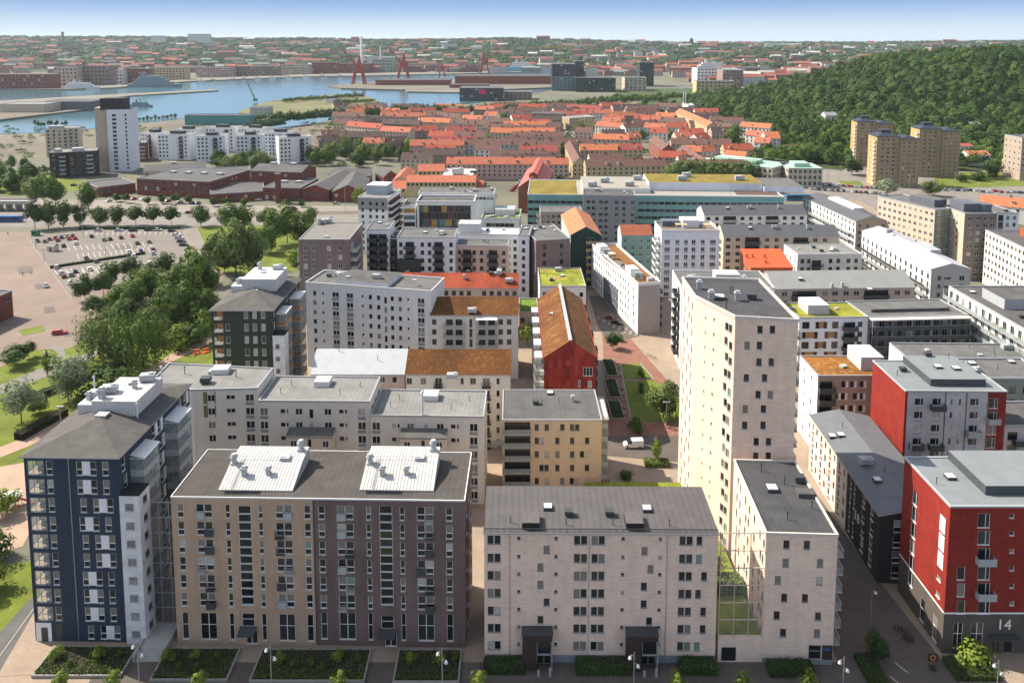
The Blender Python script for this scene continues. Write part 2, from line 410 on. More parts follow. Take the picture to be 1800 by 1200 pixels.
        b.build('roof', [m, trim or LGREY], s.root)
        ends = (1, 3) if axis == 'x' else (0, 2)
        for e in ends:      # gable triangles belong to the end walls
            lst = [(f, z) for f, z in prof]
            if (axis == 'x' and e == 3) or (axis == 'y' and e == 2): lst = [(1 - f, z) for f, z in lst[::-1]]
            s.tops[e] = [(f * W, s.h + z - .02) for f, z in lst]
    def hip(s, rise, inset, m=None, over=.4, trim=None, dm=None):
        m = m or BITUMEN; W, Dp = s.pts[1][0], s.pts[2][1]; b = MB(); o = over; z = s.h
        E = [(-o, -o), (W + o, -o), (W + o, Dp + o), (-o, Dp + o)]
        if W > Dp: R = [(inset, Dp / 2), (W - inset, Dp / 2)]; fs = [(0, 1, 'b', 'a'), (2, 3, 'a', 'b')]; tri = [(1, 2, 'b'), (3, 0, 'a')]
        else: R = [(W / 2, inset), (W / 2, Dp - inset)]; fs = [(1, 2, 'b', 'a'), (3, 0, 'a', 'b')]; tri = [(0, 1, 'a'), (2, 3, 'b')]
        K = {'a': (*R[0], z + rise), 'b': (*R[1], z + rise)}
        def UV(p): return [(q[0], q[1]) for q in p]
        for i, j, k, l in fs: p = [(*E[i], z + .05), (*E[j], z + .05), K[k], K[l]]; b.poly(p, 0, UV(p))
        for i, j, k in tri: p = [(*E[i], z + .05), (*E[j], z + .05), K[k]]; b.poly(p, 0, [(q[1], q[0]) for q in p])
        for i in range(4): j = (i + 1) % 4; b.poly([(*E[i], z - .12), (*E[j], z - .12), (*E[j], z + .05), (*E[i], z + .05)], 1)
        b.poly([(*e, z - .12) for e in E[::-1]], 1)
        b.build('roof', [m, trim or LGREY], s.root)
        def rz(x, y):
            if W > Dp: return z + rise * max(0, min(1, min(y, Dp - y) / (Dp / 2), min(x, W - x) / inset))
            return z + rise * max(0, min(1, min(x, W - x) / (W / 2), min(y, Dp - y) / inset))
        s.roofz = rz
    def finish(s):
        for i in range(len(s.pts)):
            if i in s.skip: continue
            a, t, n, L = s.wallf(i); hs = s.holes.get(i, [])
            segs = s.split.get(i) or [(0, L, s.matw.get(i, s.wallmat))]
            rz = math.atan2(t.y, t.x)
            for (u0, u1, m) in segs:
                H = [h for h in hs if h[0] >= u0 - .01 and h[2] <= u1 + .01]
                us = sorted(set([u0, u1] + [h[0] for h in H] + [h[2] for h in H])); vs_ = sorted(set([0, s.h] + [h[1] for h in H] + [h[3] for h in H] + [z for bd in s.bands.get(i, ()) for z in bd[:2] if 0 <= z <= s.h]))
                b = MB(); vi = {}
                cov = set()
                for h in H:
                    i0, i1, j0, j1 = us.index(h[0]), us.index(h[2]), vs_.index(h[1]), vs_.index(h[3])
                    for x in range(i0, i1):
                        for y in range(j0, j1): cov.add((x, y))
                for y in range(len(vs_) - 1):      # merge runs of free cells along each row
                    x = 0
                    while x < len(us) - 1:
                        if (x, y) in cov: x += 1; continue
                        x2 = x
                        while x2 + 1 < len(us) - 1 and (x2 + 1, y) not in cov: x2 += 1
                        A, B, V0, V1 = us[x], us[x2 + 1], vs_[y], vs_[y + 1]
                        b.poly([(A, 0, V0), (B, 0, V0), (B, 0, V1), (A, 0, V1)], 0, [(A, V0), (B, V0), (B, V1), (A, V1)]); x = x2 + 1
                        for k, (z0, z1, bm) in enumerate(s.bands.get(i, ())):
                            if z0 - .001 <= V0 and V1 <= z1 + .001: b.m[-1] = k + 1
                r = s.reveal
                for (A, V0, B, V1) in H:
                    b.poly([(A, 0, V0), (A, r, V0), (A, r, V1), (A, 0, V1)][::-1]); b.poly([(B, 0, V0), (B, r, V0), (B, r, V1), (B, 0, V1)])
                    b.poly([(A, 0, V1), (B, 0, V1), (B, r, V1), (A, r, V1)][::-1]); b.poly([(A, 0, V0), (B, 0, V0), (B, r, V0), (A, r, V0)])
                if i in s.tops and len(segs) == 1:
                    tp = s.tops[i]
                    pts = [(u, 0, v) for u, v in tp]; pts = [(tp[0][0], 0, s.h - .02), *pts, (tp[-1][0], 0, s.h - .02)]
                    cl = []
                    for q in pts:
                        if not cl or (Vector(q) - Vector(cl[-1])).length > .01: cl.append(q)
                    if len(cl) > 2: b.poly(cl[::-1], 0, [(q[0], q[2]) for q in cl[::-1]])
                b.build('wall', [m] + [bd[2] for bd in s.bands.get(i, ())], s.root, (a.x, a.y, 0), rz)
        for (i, u, v, w, h, kind, fr, wt) in s.wins:
            a, t, n, L = s.wallf(i); p = a + t * u - n * (s.reveal - .06)
            place_window(s.root, (p.x, p.y, v), math.atan2(t.y, t.x), w, h, kind, fr, s.near, wt)
        if s.share:      # joined to another block: hand the parts over to that block's root
            R = s.share.root
            def mb(o): return Matrix.LocRotScale(o.location, o.rotation_euler, o.scale)
            M = mb(R).inverted() @ mb(s.root)
            for c in list(s.root.children): c.matrix_basis = M @ mb(c); c.parent = R
            D.objects.remove(s.root); s.root = R
# ================================================================== front row
def text_part(parent, txt, size, m, loc, rz, name='house_number'):
    cu = D.curves.new('t', 'FONT'); cu.body = txt; cu.size = size; cu.extrude = .04; cu.align_x = 'CENTER'
    o = D.objects.new('t', cu); COL.objects.link(o); bpy.context.view_layer.update()
    me = D.meshes.new_from_object(o.evaluated_get(bpy.context.evaluated_depsgraph_get())); D.objects.remove(o); D.curves.remove(cu)
    me.materials.clear(); me.materials.append(m)
    r = obj(name, me, parent, loc); r.rotation_euler = (math.pi / 2, 0, rz); return r
def glazed_bay(w, d, fh, m):
    def f():
        b = MB(); b.box(0, -d, 0, w, 0, .25, 0); b.box(0, -d, .25, w, -d + .06, 1.15, 1); b.box(0, -d + .06, .25, .06, 0, 1.15, 1); b.box(w - .06, -d + .06, .25, w, 0, 1.15, 1)
        n = max(2, int(w / 1.2))
        for k in range(n + 1):
            x = .03 + (w - .06) * k / n; b.box(x - .03, -d + .005, 1.15, x + .03, -d + .055, fh, 2)
        for x in (.01, w - .06): b.box(x, -d / 2, 1.15, x + .05, -d / 2 + .05, fh, 2)
        b.poly([(.02, -d + .03, 1.15), (w - .02, -d + .03, 1.15), (w - .02, -d + .03, fh), (.02, -d + .03, fh)], 3)
        for x in (.03, w - .03): b.poly([(x, -d + .03, 1.15), (x, 0, 1.15), (x, 0, fh), (x, -d + .03, fh)], 3)
        return b.mesh('glazed_balcony', [CONC, m, RAIL, BALGLASS])
    return cached(('gb', w, d, fh, m.name), f)

BLUE = mat('blue brick', (.030, .041, .068), .85, .1, .5, 'brick', (.038, .050, .08), size=(.25, .083), mortar=.008)
b = Bld('apartment_building', 'dark blue brick apartment block with hipped grey roof and a white stair bay', (41, 801), (207, 803), 32.4, 27, wall=BLUE, near=True, wt=dict(blind=6, dim=2, dark=1.5, green=.8, curtain=.3))
ROWS = [822, 854.5, 887, 919.5, 951, 983, 1015, 1046, 1077.5, 1109]
vr = [b.hit(0, 86.7, y)[1] - 1.2 for y in ROWS]
U = lambda x: b.hit(0, x, 822)[0]
WPAN = mat('white shutter panel', (.70, .70, .72), .6, .06)
for r, v in enumerate(vr):
    typ = 'AABABBAAAB'[r]
    xs = (139.5, 163.3, 185) if typ == 'A' else (143, 165.5, 189.7)
    if r < 9: b.win(0, U(86.7), v, 1.05, 2.4, 'low')
    for x in xs: b.win(0, U(x), v, 1.05, 2.4, 'low')
    px = (151.4 if typ == 'A' else 177.6); b.panel(0, U(px) - .66, v, U(px) + .66, v + 2.4, WPAN, .04, 'shutter')
# glazed corner loggias, open to the sunny side
LOGW = mat('loggia lining', (.55, .44, .30), .8, .2, 1.2); LOGF = mat('loggia boards', (.36, .28, .20), .8, .2, 2)
u0, u1 = U(48), U(76.5)
def logm():
    m = MB(); W, Dp, Hh = u1 + .05, 3.0, 2.55
    m.poly([(.16, .16, 0), (W, .16, 0), (W, Dp, 0), (.16, Dp, 0)], 1); m.poly([(.16, Dp, 0), (W, Dp, 0), (W, Dp, Hh), (.16, Dp, Hh)], 0)
    m.poly([(W, .16, 0), (W, Dp, 0), (W, Dp, Hh), (W, .16, Hh)][::-1], 0); m.poly([(.16, .16, Hh), (W, .16, Hh), (W, Dp, Hh), (.16, Dp, Hh)][::-1], 0)
    m.box(u0 + .9, 1.2, 0, u0 + 1.6, 1.9, .7, 2); m.box(u0 + 1.9, 1.4, 0, u0 + 2.3, 1.8, .9, 0)
    return m.mesh('loggia', [LOGW, LOGF, DARKMETAL])
def lfr():
    m = MB(); w = u1 - u0; win_frame(m, w, 2.4, 'triple'); m.box(-w / 2 + .07, -.02, .95, w / 2 - .07, .04, 1.03, 0); win_pane(m, w, 2.4, 1); return m.mesh('loggia_glazing', [RAIL, BALGLASS])
for r, v in enumerate(vr[:9]):
    b.holes.setdefault(0, []).append((u0, v, u1, v + 2.4)); b.holes.setdefault(3, []).append((27 - 2.9, v, 27 - .35, v + 2.4))
    obj('loggia', cached('logm', logm), b.root, (0, 0, v - .03)); obj('loggia_glazing', cached('lfr', lfr), b.root, ((u0 + u1) / 2, .1, v))
for v in vr[:9]:
    for u in (4, 9, 14.5, 19.5): b.win(3, u, v, 1.4, 2.2, 'low')
b.box('downpipe', U(121) - .06, -.12, U(121) + .06, -.003, 32, RAIL, z=.2)
b.panel(0, u0 - .3, .02, u0 + 2.3, 3.3, WPAN, .12, 'portal'); b.panel(0, u0 + .6, .02, u0 + 1.7, 2.5, DARKMETAL, .16, 'door'); b.panel(0, u0 + 3.1, .02, u0 + 4.2, 3.2, DARKMETAL, .05, 'door')
# right side: tall windows, white panels and glazed balcony towers
for k, v in enumerate(vr):
    for j, u in enumerate((1.6, 11.6, 14.2, 22.5, 25)):
        b.win(1, u + (.5 if (k + j) % 2 else 0), v, 1.1, 2.4, 'low')
        if j in (1, 2, 4): b.panel(1, u + (.5 if (k + j) % 2 else 0) + .62, v, u + (.5 if (k + j) % 2 else 0) + 1.5, v + 2.4, WPAN, .04, 'shutter')
for (ua, w, dd) in ((3.6, 5.4, 2.4), (16.0, 5.6, 2.6)):
    gm = glazed_bay(w, dd, 3.18, LGREY)
    for k in range(9):
        p, rz = b.put(1, ua, 32.4 - 2.2 - 3.18 * (k + 1)); obj('glazed_balcony', gm, b.root, p, rz)
    p, rz = b.put(1, ua, 30.2); m = MB(); m.poly([(-.1, -dd - .15, .1), (w + .1, -dd - .15, .1), (w + .1, -.03, .55), (-.1, -.03, .55)]); m.box(-.1, -dd - .15, -.05, w + .1, -.03, .1); m.build('balcony_roof', WHITE, b.root, p, rz)
# white stair bay on the right of the front
SW = mat('white facade board', (.66, .66, .67), .6, .06, pattern='panel', size=(1.6, 1.05), mortar=.02)
sx0, sx1, st = b.L + .02, b.L + 3.3, 26.0
m = MB(); m.prism([(sx0, -.35), (sx1, -.35), (sx1, 3.2), (sx0, 3.2)], 0, st, 0, False); m.build('stair_bay', SW, b.root)
m = MB(); m.box(sx0 - .01, -.4, st - .02, sx1 + .06, 3.25, st + .12); m.build('stair_bay_roof', mat('black felt', (.02, .02, .021), .9), b.root)
for k, v in enumerate(vr[2:]):
    place_window(b.root, ((sx0 + sx1) / 2, -.37, v + .6), 0, 1.4, 1.25, 'plain', 'grey', True); place_window(b.root, (sx1 + .02, 1.5, v + 1.0), math.pi / 2, 1.3, 1.25, 'plain', 'grey', True)
b.hip(2.3, 9.0, mat('grey shingle roof', (.088, .083, .08), .95, .22, .4), .5)
# rooftop plant
PLW = mat('white ribbed sheet', (.46, .465, .47), .5, .06, .5, 'seam', size=(.6, 0))
b.box('plant_room', 5.0, 11.5, 13.0, 21.5, 2.7, PLW, z=33.6, top=mat('shed sheet', (.44, .44, .43), .5, .1, .8)); b.box('plant_room', 1.6, 13, 4.6, 17.2, 1.7, PLW, z=33.2, top=WHITE)
for x, y, k in ((6.5, 15, 'ahu'), (11, 20, 'ahu'), (10, 17, 'vent_cowl'), (8.8, 18.6, 'hatch')): b.kit(k, x, y, .2, 36.3)
b.kit('vent_cowl', 6.2, 12.8, 0, 36.3, 1.3)
for x, y, k in ((2.6, 15, 'vent_cowl'), (3.6, 15.8, 'ahu')): b.kit(k, x, y, 0, 34.9)
b.kit('chimney_pipe', 2.2, 17.6, 0, 34.8); b.kit('chimney_pipe', 12.8, 21.8, 0, 35.0); b.kit('chimney_pipe', 13.3, 11.2, 0, 33.5, .8)
b.kit('hatch', 7.8, 9.8, 0, 34.2, 1.5)
b.finish(); blue = b

# glazed screen between the blue block and the brick block
def screen(name, label, x0, x1, y, z0, z1, nc, nr, fm, gm):
    r = thing(name, label, 'glass screen', (x0, y, z0)); W = x1 - x0; Hh = z1 - z0
    for c in range(nc + 1):
        m = MB(); x = W * c / nc; m.box(x - .06, -.08, 0, x + .06, .08, Hh); m.build('post', fm, r)
    for k in range(nr + 1):
        m = MB(); z = Hh * k / nr
        for c in range(nc): m.box(W * c / nc + .062, -.07, max(0, z - .06), W * (c + 1) / nc - .062, .07, z + .06)
        m.build('rail', fm, r)
    pm = MB(); pw, ph = W / nc - .16, Hh / nr - .16; pm.poly([(.08, 0, .08), (pw + .08, 0, .08), (pw + .08, 0, ph + .08), (.08, 0, ph + .08)]); me = pm.mesh('pane', gm)
    for c in range(nc):
        for k in range(nr): obj('pane', me, r, (W * c / nc, 0, Hh * k / nr))
    return r
CG = clear_glass('screen glass', (.10, .12, .13), .38); CG2 = clear_glass('court screen glass', (.55, .62, .60), .12)
screen('glass_screen', 'tall glazed screen between the blue block and the tan brick block', -61.2, -55.9, 126.2, 0.9, 22.5, 3, 8, RAIL, CG)
r = thing('entrance_steps', 'concrete steps up to the glazed screen beside the blue block', 'steps', (-60.8, 118.6, 0))
for k in range(6):
    m = MB(); m.box(0, k * .36, 0, 4.0, k * .36 + .36 if k < 5 else 7.4, .15 * (k + 1)); m.build('step', CONC, r)
for x in (-.3, 4.02):
    m = MB(); m.box(x, -.2, 0, x + .25, 7.4, 1.15); m.build('cheek_wall', CONC, r)

# ---- tan and purple brick block
TAN = mat('tan brick', (.46, .325, .23), .9, .14, .35, 'brick', (.38, .265, .185), size=(.25, .083), mortar=.008)
PUR = mat('purple brick', (.18, .122, .113), .9, .24, .3, 'brick', (.12, .083, .08), size=(.25, .083), mortar=.008)
b = Bld('apartment_building', 'long brick apartment block, half tan and half purple brown, two white sheds on its roof', (300, 873), (817, 880), 25.6, 15, wall=TAN, near=True, wt=dict(dim=4, blind=3, dark=3, curtain=1, green=1, teal=.3))
us = b.hit(0, 553, 980)[0]
b.split[0] = [(0, us, TAN), (us, b.L, PUR)]; b.matw[1] = PUR; b.matw[2] = PUR
rows = [897, 928, 959, 990, 1021, 1052.4]
vs6 = [b.hit(0, 317, y)[1] for y in rows]; U = lambda x: b.hit(0, x, 897)[0]
FRB = mat('balcony lattice', (.07, .08, .085), .5)
for half, xs in enumerate(((317, 358.6, 400, 429.5, 457.8, 498.5, 540), (564.8, 606.6, 647.6, 677.9, 706.6, 746.9, 789.4))):
    for v in vs6:
        for k in (0, 6): b.win(0, U(xs[k]), v - 1.15, 1.05, 2.3, 'low')
        for k in (2, 4): b.win(0, U(xs[k]), v - 1.15, .78, 2.3, 'low')
        for k in (1, 5):
            b.win(0, U(xs[k]) - .68, v - 1.1, 1.3, 2.3, 'low'); b.win(0, U(xs[k]) + .68, v - 1.1, 1.3, 2.3, 'low')
            sd_ = random.choice((-1, 1)); o = b.balcony(0, U(xs[k]) + sd_ * .68, v - 1.1, 1.4, random.choice((.35, .35, .8)), random.choice(('bars', 'dark', 'blackbars', 'solid')))
    # continuous glazed stair strip
    top = b.hit(0, xs[3], 888)[1]; bot = b.hit(0, xs[3], 1062)[1]; n = 12; ph = (top - bot) / n
    for k in range(n): b.win(0, U(xs[3]), bot + k * ph, 2.1, ph - .06, 'plain', wt=dict(dark=7, dim=2, green=.5))
    gv = b.hit(0, xs[0], 1122)[1]
    for k in (0, 6): b.win(0, U(xs[k]), gv, 1.05, 4.7, 'cross', wt=dict(dark=3, teal=1, dim=2))
    for k in (2, 4): b.win(0, U(xs[k]), gv, .78, 4.7, 'cross', wt=dict(dark=3, dim=2))
    for k in (1, 5): b.win(0, U(xs[k]), gv, 2.7, 4.7, 'double+cross', wt=dict(dark=3, teal=1, dim=2))
    b.win(0, U(xs[3]), 3.1, 2.1, 2.3, 'cross', wt=dict(dark=1)); b.win(0, U(xs[3]) + .5, .05, 1.9, 2.4, 'double', wt=dict(dark=2, dim=1))
    p, rz = b.put(0, U(xs[3]), 2.7); m = MB(); m.poly([(-1.4, -1.7, 0), (1.4, -1.7, 0), (1.4, -.03, .5), (-1.4, -.03, .5)]); m.poly([(-1.4, -1.7, -.14), (1.4, -1.7, -.14), (1.4, -.03, .36), (-1.4, -.03, .36)][::-1]); m.box(-1.4, -1.74, -.16, 1.4, -1.7, .02); m.build('canopy', DARKMETAL, b.root, p, rz)
b.box('downpipe', us - .06, -.11, us + .06, -.003, 25.2, DARKMETAL, z=.2)
for k in range(7):
    for u in (3, 7.5, 12): b.win(1, u, 2 + k * 3.2, 1.2, 1.9, 'low')
b.flat(mat('brown roofing felt', (.068, .061, .057), .95, .22, .25, **FELT), WHITE, .1, .04, .12)
for (pxa, pxb) in ((384, 514), (632, 762)):
    a = b.loc(at(pxa, 862, 25.6)); c = b.loc(at(pxb, 864, 25.6)); w = c.x - a.x; y0 = a.y
    prof = [(0, .25), (6.2, 2.1), (10.2, 2.4), (10.2, 0), (0, 0)]
    m = MB()
    for (ya, za), (yb, zb) in zip(prof[:3], prof[1:4]): 
        l = math.hypot(yb - ya, zb - za); m.poly([(0, ya, za), (w, ya, za), (w, yb, zb), (0, yb, zb)], 1, [(0, ya), (w, ya), (w, ya + l), (0, ya + l)])
    m.poly([(0, 0, 0), (w, 0, 0), (w, 0, .25), (0, 0, .25)], 0)
    m.poly([(w, y, z) for y, z in prof[::-1]], 0); m.poly([(0, y, z) for y, z in prof], 0)
    hs = m.build('roof_shed', [LGREY, mat('shed sheet', (.44, .44, .43), .5, .1, .8)], b.root, (a.x, y0, 25.52))
    for k in range(1, int(w / .55)):
        q = MB(); x = k * .55
        for sgn in (-1, 1): q.poly([(x + sgn * .02, 0, .25), (x + sgn * .02, 6.2, 2.1), (x + sgn * .02, 6.2, 2.16), (x + sgn * .02, 0, .31)][::sgn])
        q.poly([(x - .02, 0, .31), (x + .02, 0, .31), (x + .02, 6.2, 2.16), (x - .02, 6.2, 2.16)])
        for sgn in (-1, 1): q.poly([(x + sgn * .02, 6.2, 2.1), (x + sgn * .02, 10.2, 2.4), (x + sgn * .02, 10.2, 2.46), (x + sgn * .02, 6.2, 2.16)][::sgn])
        q.poly([(x - .02, 6.2, 2.16), (x + .02, 6.2, 2.16), (x + .02, 10.2, 2.46), (x - .02, 10.2, 2.46)])
        obj('standing_seam', q.mesh('standing_seam', mat('shed sheet', (.44, .44, .43))), hs)
    q = MB(); q.tube((1.0, 6.3, 2.6), (w - 3, 6.3, 2.6), .03)
    for k in range(7): q.tube((1.0 + (w - 4) * k / 6, 6.3, 2.1), (1.0 + (w - 4) * k / 6, 6.3, 2.61), .025)
    obj('snow_rail', q.mesh('snow_rail', RAIL), hs)
    q = MB(); q.box(w - 3.9, 5.9, 2.05, w - 2.3, 7.3, 2.55); obj('roof_hatch', q.mesh('roof_hatch', LGREY), hs)
    q = MB()
    for x in (2.0, 2.4): q.tube((x, .1, .36), (x, 6.2, 2.2), .03)
    for k in range(12): q.tube((2.0, .3 + k * .5, .42 + k * .15), (2.4, .3 + k * .5, .42 + k * .15), .02)
    obj('roof_ladder', q.mesh('roof_ladder', RAIL), hs)
    b.kit('tall_vent', a.x + .7, y0 + 5.4, 0, 27.0); b.kit('tall_vent', a.x + w - 1.1, y0 + 9.0, 0, 27.7)
    b.kit('vent_cowl', a.x + 3.3, y0 + 3.0, 0, 26.6, 1.1); b.kit('vent_cowl', a.x + 7.3, y0 + 3.3, 0, 26.6, 1.0)
    q = MB(); q.box(1.2, -.5, .1, 7.2, -.45, .4); q.box(1.2, -.9, .1, 7.2, -.85, .2); q.build('gutter_rail', DARKMETAL, b.root, (a.x, y0, 25.5))
b.finish(); brick = b

# ---- pale stone block
STONE = mat('pale pink stone', (.72, .555, .455), .85, .10, .5, 'panel', (.63, .485, .395), size=(1.25, .3), mortar=.012)
DKROOF = mat('dark seamed roof', (.086, .080, .082), .75, .12, .4, 'seam', size=(1.1, 0))
b = Bld('apartment_building', 'pale pink stone apartment block with dark seamed roof and two brown porches', (851, 936), (1263, 938), 22.1, 12, wall=STONE, near=True, frame='grey', wt=dict(dark=4, dim=3, blind=3, green=1.2, curtain=.4))
ys = [948.2, 979.9, 1010.6, 1041.6, 1072.6, 1103.3, 1133.4]; U = lambda x: b.hit(0, x, 950)[0]
for r, y in enumerate(ys):
    v = b.hit(0, 868, y)[1] - .75
    for x in (868.4, 1020.7, 1051.7, 1206.2):
        b.win(0, U(x) - .55, v, 1.02, 1.5); b.win(0, U(x) + .55, v, 1.02, 1.5)
    b.win(0, U(1229.6 if r in (0, 1, 3, 6) else 1239.4), v, .95, 1.5, wt=dict(dark=2, dim=2, teal=1.6))
    for x in (912, 977.6, 1095.4, 1161): b.win(0, U(x), v + .75, .55, .55)
for (x, y) in ((961, 965.6), (950, 996.6), (950, 1027), (961, 1058), (950, 1089), (1133, 968), (1143.5, 999.8), (1131.8, 1030.5), (1131.5, 1061.5), (1141, 1091.6)):
    u, v = b.hit(0, x, y); b.win(0, u, v - .65, 1.0, 1.35)
for x in (896, 1035.6, 1173): b.panel(0, U(x) - .05, .3, U(x) + .05, 21.9, RAIL, .09, 'downpipe')
PLINTH = mat('blue grey plinth', (.20, .22, .25), .9, .1)
for a_, c_ in ((.02, U(917)), (U(972), U(1098)), (U(1154), b.L - .02)): b.panel(0, a_, .01, c_, 1.35, PLINTH, .05, 'plinth')
PORCH = mat('brown porch brick', (.055, .035, .028), .85, .12, 1, 'brick', size=(.25, .083))
for xa, xb in ((918, 970), (1099, 1153)):
    ua, ub = b.hit(0, xa, 1150)[0], b.hit(0, xb, 1150)[0]; p, rz = b.put(0, ua, 0); w = ub - ua
    m = MB(); m.box(0, -1.9, 0, w * .46, -.003, 6.1, 0); m.box(w * .46, -1.9, 5.2, w, -.003, 6.1, 0); m.box(-.1, -2.0, 6.1, w + .1, -.003, 6.35, 1)
    m.box(w - .12, -1.9, 0, w, -.003, 5.2, 2); q = m.build('porch', [PORCH, DARKMETAL, FR['grey']], b.root, p, rz)
    place_window(b.root, (p[0] + w * .73, -.25, 0.02), 0, w * .46, 2.6, 'double', 'grey', True, dict(dark=1)); place_window(b.root, (p[0] + w * .73, -1.6, 2.75), 0, w * .46, 2.4, 'plain', 'grey', True, dict(dark=1))
    for fa, fb, hh in ((.5, .57, 1.1), (.88, .95, 1.5)): m = MB(); m.box(w * fa, -3.0, 0, w * fb, -2.8, hh); m.build('light_bollard', LGREY, b.root, p, rz)
b.slope(.5, 'x', DKROOF, .25, prof=[(0, 0), (1, .5)])
m = MB(); m.tube((0, .35, 22.65), (b.L, .35, 22.65), .05); m.tube((0, .35, 22.5), (b.L, .35, 22.5), .04)
for k in range(38): m.tube((k * b.L / 37, .5, 22.1), (k * b.L / 37, .35, 22.66), .03)
m.build('snow_guard', DARKMETAL, b.root)
for px in (933, 1115):
    a = b.loc(at(px, 922, 22.6)); b.box('smoke_hatch', a.x - 1.4, .7, a.x + 1.4, 3.9, 1.05, mat('black felt', (.02, .02, .021)), z=22.3, top=mat('bubbled felt', (.10, .09, .09), .9, .35, 3))
for px, py, k in ((963, 893, 'skylight'), (1137, 896, 'skylight'), (1000, 905, 'fan_box'), (1071, 905, 'fan_box'), (897, 918, 'pipe'), (995, 922, 'pipe'), (1077, 922, 'pipe'), (1177, 924, 'pipe')): b.kpx(k, px, py)
b.finish(); pale = b

# ---- pale tower and its lower wing
STONE2 = STONE
b = Bld('residential_tower', 'tall pale stone residential tower with lower wing, flat dark roofs and angled sunlit side', (1292.5, 559), (1403.5, 565), 48.4, poly=[(1292.5, 559), (1403.5, 565), (1334.5, 493.6), (1199.5, 490), (1222, 523)], wall=STONE, near=True, frame='grey', wt=dict(dark=4, dim=4, blind=2, teal=.7), cat='tower')
for (xa, xb, y) in ((520, 593, 397), (445, 517, 490), (514, 586, 588), (440, 547, 680), (509, 581, 778), (434, 540, 862), (430, 538, 957), (498, 570, 1053), (495, 568, 1138)):
    for x in (xa, xb): u, v = b.hit(0, 1180 + x / 3.334, 460 + y / 3.334); b.win(0, u, v - .75, 1.0, 1.5)
L4 = b.wallf(4)[3]; L3 = b.wallf(3)[3]
for k in range(15):
    v = 48.4 - 3.2 - 3.0 * k; e = (k * 7) % 3
    if e == 0: b.win(4, L4 - 2.4, v, 1.0, 1.5); b.win(4, L4 - 1.3, v, 1.0, 1.5)
    else: b.win(4, L4 - 2.8 + .3 * e, v + .2, 1.0, 1.5); b.win(4, L4 - 1.1, v - .3, 1.0, 1.5)
    b.win(4, L4 - 6.3, v + .6, .5, .5); b.win(4, L4 - 9.0, v + .1, .4, .4)
    for u in ((2.6, 6.2, 10.3) if e != 1 else (3.4, 7.4, 9.8)): b.win(3, min(u, L3 - 1), v + (.4 if e == 2 else 0), .9, 1.5)
    if k < 10:
        b.balcony(1, 4.5, v - .9, 5.0, 1.3, 'bars'); b.win(1, 3.4, v - .8, 1.6, 2.2, 'double'); b.win(1, 5.8, v - .8, 1.6, 2.2, 'double')
    else: b.win(1, 5, v, 1.6, 1.5)
    b.win(1, 14, v, 1.3, 1.5); b.win(1, 19, v, 1.3, 1.5)
b.flat(mat('tower roofing felt', (.055, .055, .06), .95, .22, .25, **FELT), mat('tower coping', (.50, .46, .42), .7, .08), .5, .12)
for px, py, k in ((1250, 526, 'vent_cowl'), (1229, 508, 'vent_cowl'), (1296, 528, 'vent_cowl'), (1265, 525, 'skylight'), (1321, 526, 'fan_box'), (1284, 516, 'pipe'), (1288, 516, 'pipe'), (1277, 543, 'pipe')): b.kpx(k, px, py, sc=1.3)
b.finish(); tower = b
b = Bld('apartment_building', 'pale stone wing with flat dark roof at the foot of the tall tower', (1347, 938), (1473, 941.5), 22.0, 22.0, wall=STONE, near=True, frame='grey', wt=dict(dark=4, dim=4, blind=2, curtain=.5), share=tower)
for (x, y) in ((407, 505), (510, 507), (403, 596), (576, 598), (364, 683), (572, 687), (396, 772), (500, 774), (358, 860), (566, 865), (390, 948), (561, 950)):
    u, v = b.hit(0, 1240 + x / 2.857, 780 + y / 2.857); b.win(0, u, v - .72, 1.0, 1.45)
u = b.hit(0, 1327, 1150)[0]
b.win(0, b.hit(0, 1432, 1150)[0], .9, 2.0, 2.4, 'cross', wt=dict(dark=1)); b.panel(0, b.L - 1.7, .9, b.L - .05, 3.4, PORCH, .04, 'brick_panel'); b.panel(0, .05, .01, b.L - .02, .85, PLINTH, .05, 'plinth')
b.panel(0, b.L - 1.5, 2.5, b.L - .5, 2.9, mat('blue street plate', (.03, .10, .35), .4), .07, 'street_plate')
for k in range(7):
    v = 22 - 3.1 - 3.0 * k
    for j, u in enumerate((3, 5.2, 9, 11.2, 15, 18.6, 20.4)): b.win(3, u + (.5 if (j + k) % 3 == 0 else 0), v + (.4 if (j + k) % 4 == 0 else 0), .95, 1.5)
    if k < 6: b.balcony(1, 2.2, v - .8, 3.2, 1.3, 'bars'); b.win(1, 2.2, v - .75, 2.2, 2.2, 'double'); b.balcony(1, 13, v - .8, 3.2, 1.3, 'bars')
    b.win(1, 8, v, 1.2, 1.5); b.win(1, 17, v, 1.2, 1.5)
b.flat(mat('tower roofing felt', (.055, .055, .06)), mat('tower coping', (.5, .46, .42)), .3, .1)
b.box('roof_step', 8.2, 10.3, 11.2, 12.2, .8, BITUMEN)
for px, py, k in ((1357, 861, 'skylight'), (1405, 846, 'fan_box'), (1338, 828, 'pipe'), (1379, 851, 'pipe'), (1427, 894, 'pipe'), (1384, 913, 'pipe')): b.kpx(k, px, py, sc=1.25)
b.finish(); wing = b
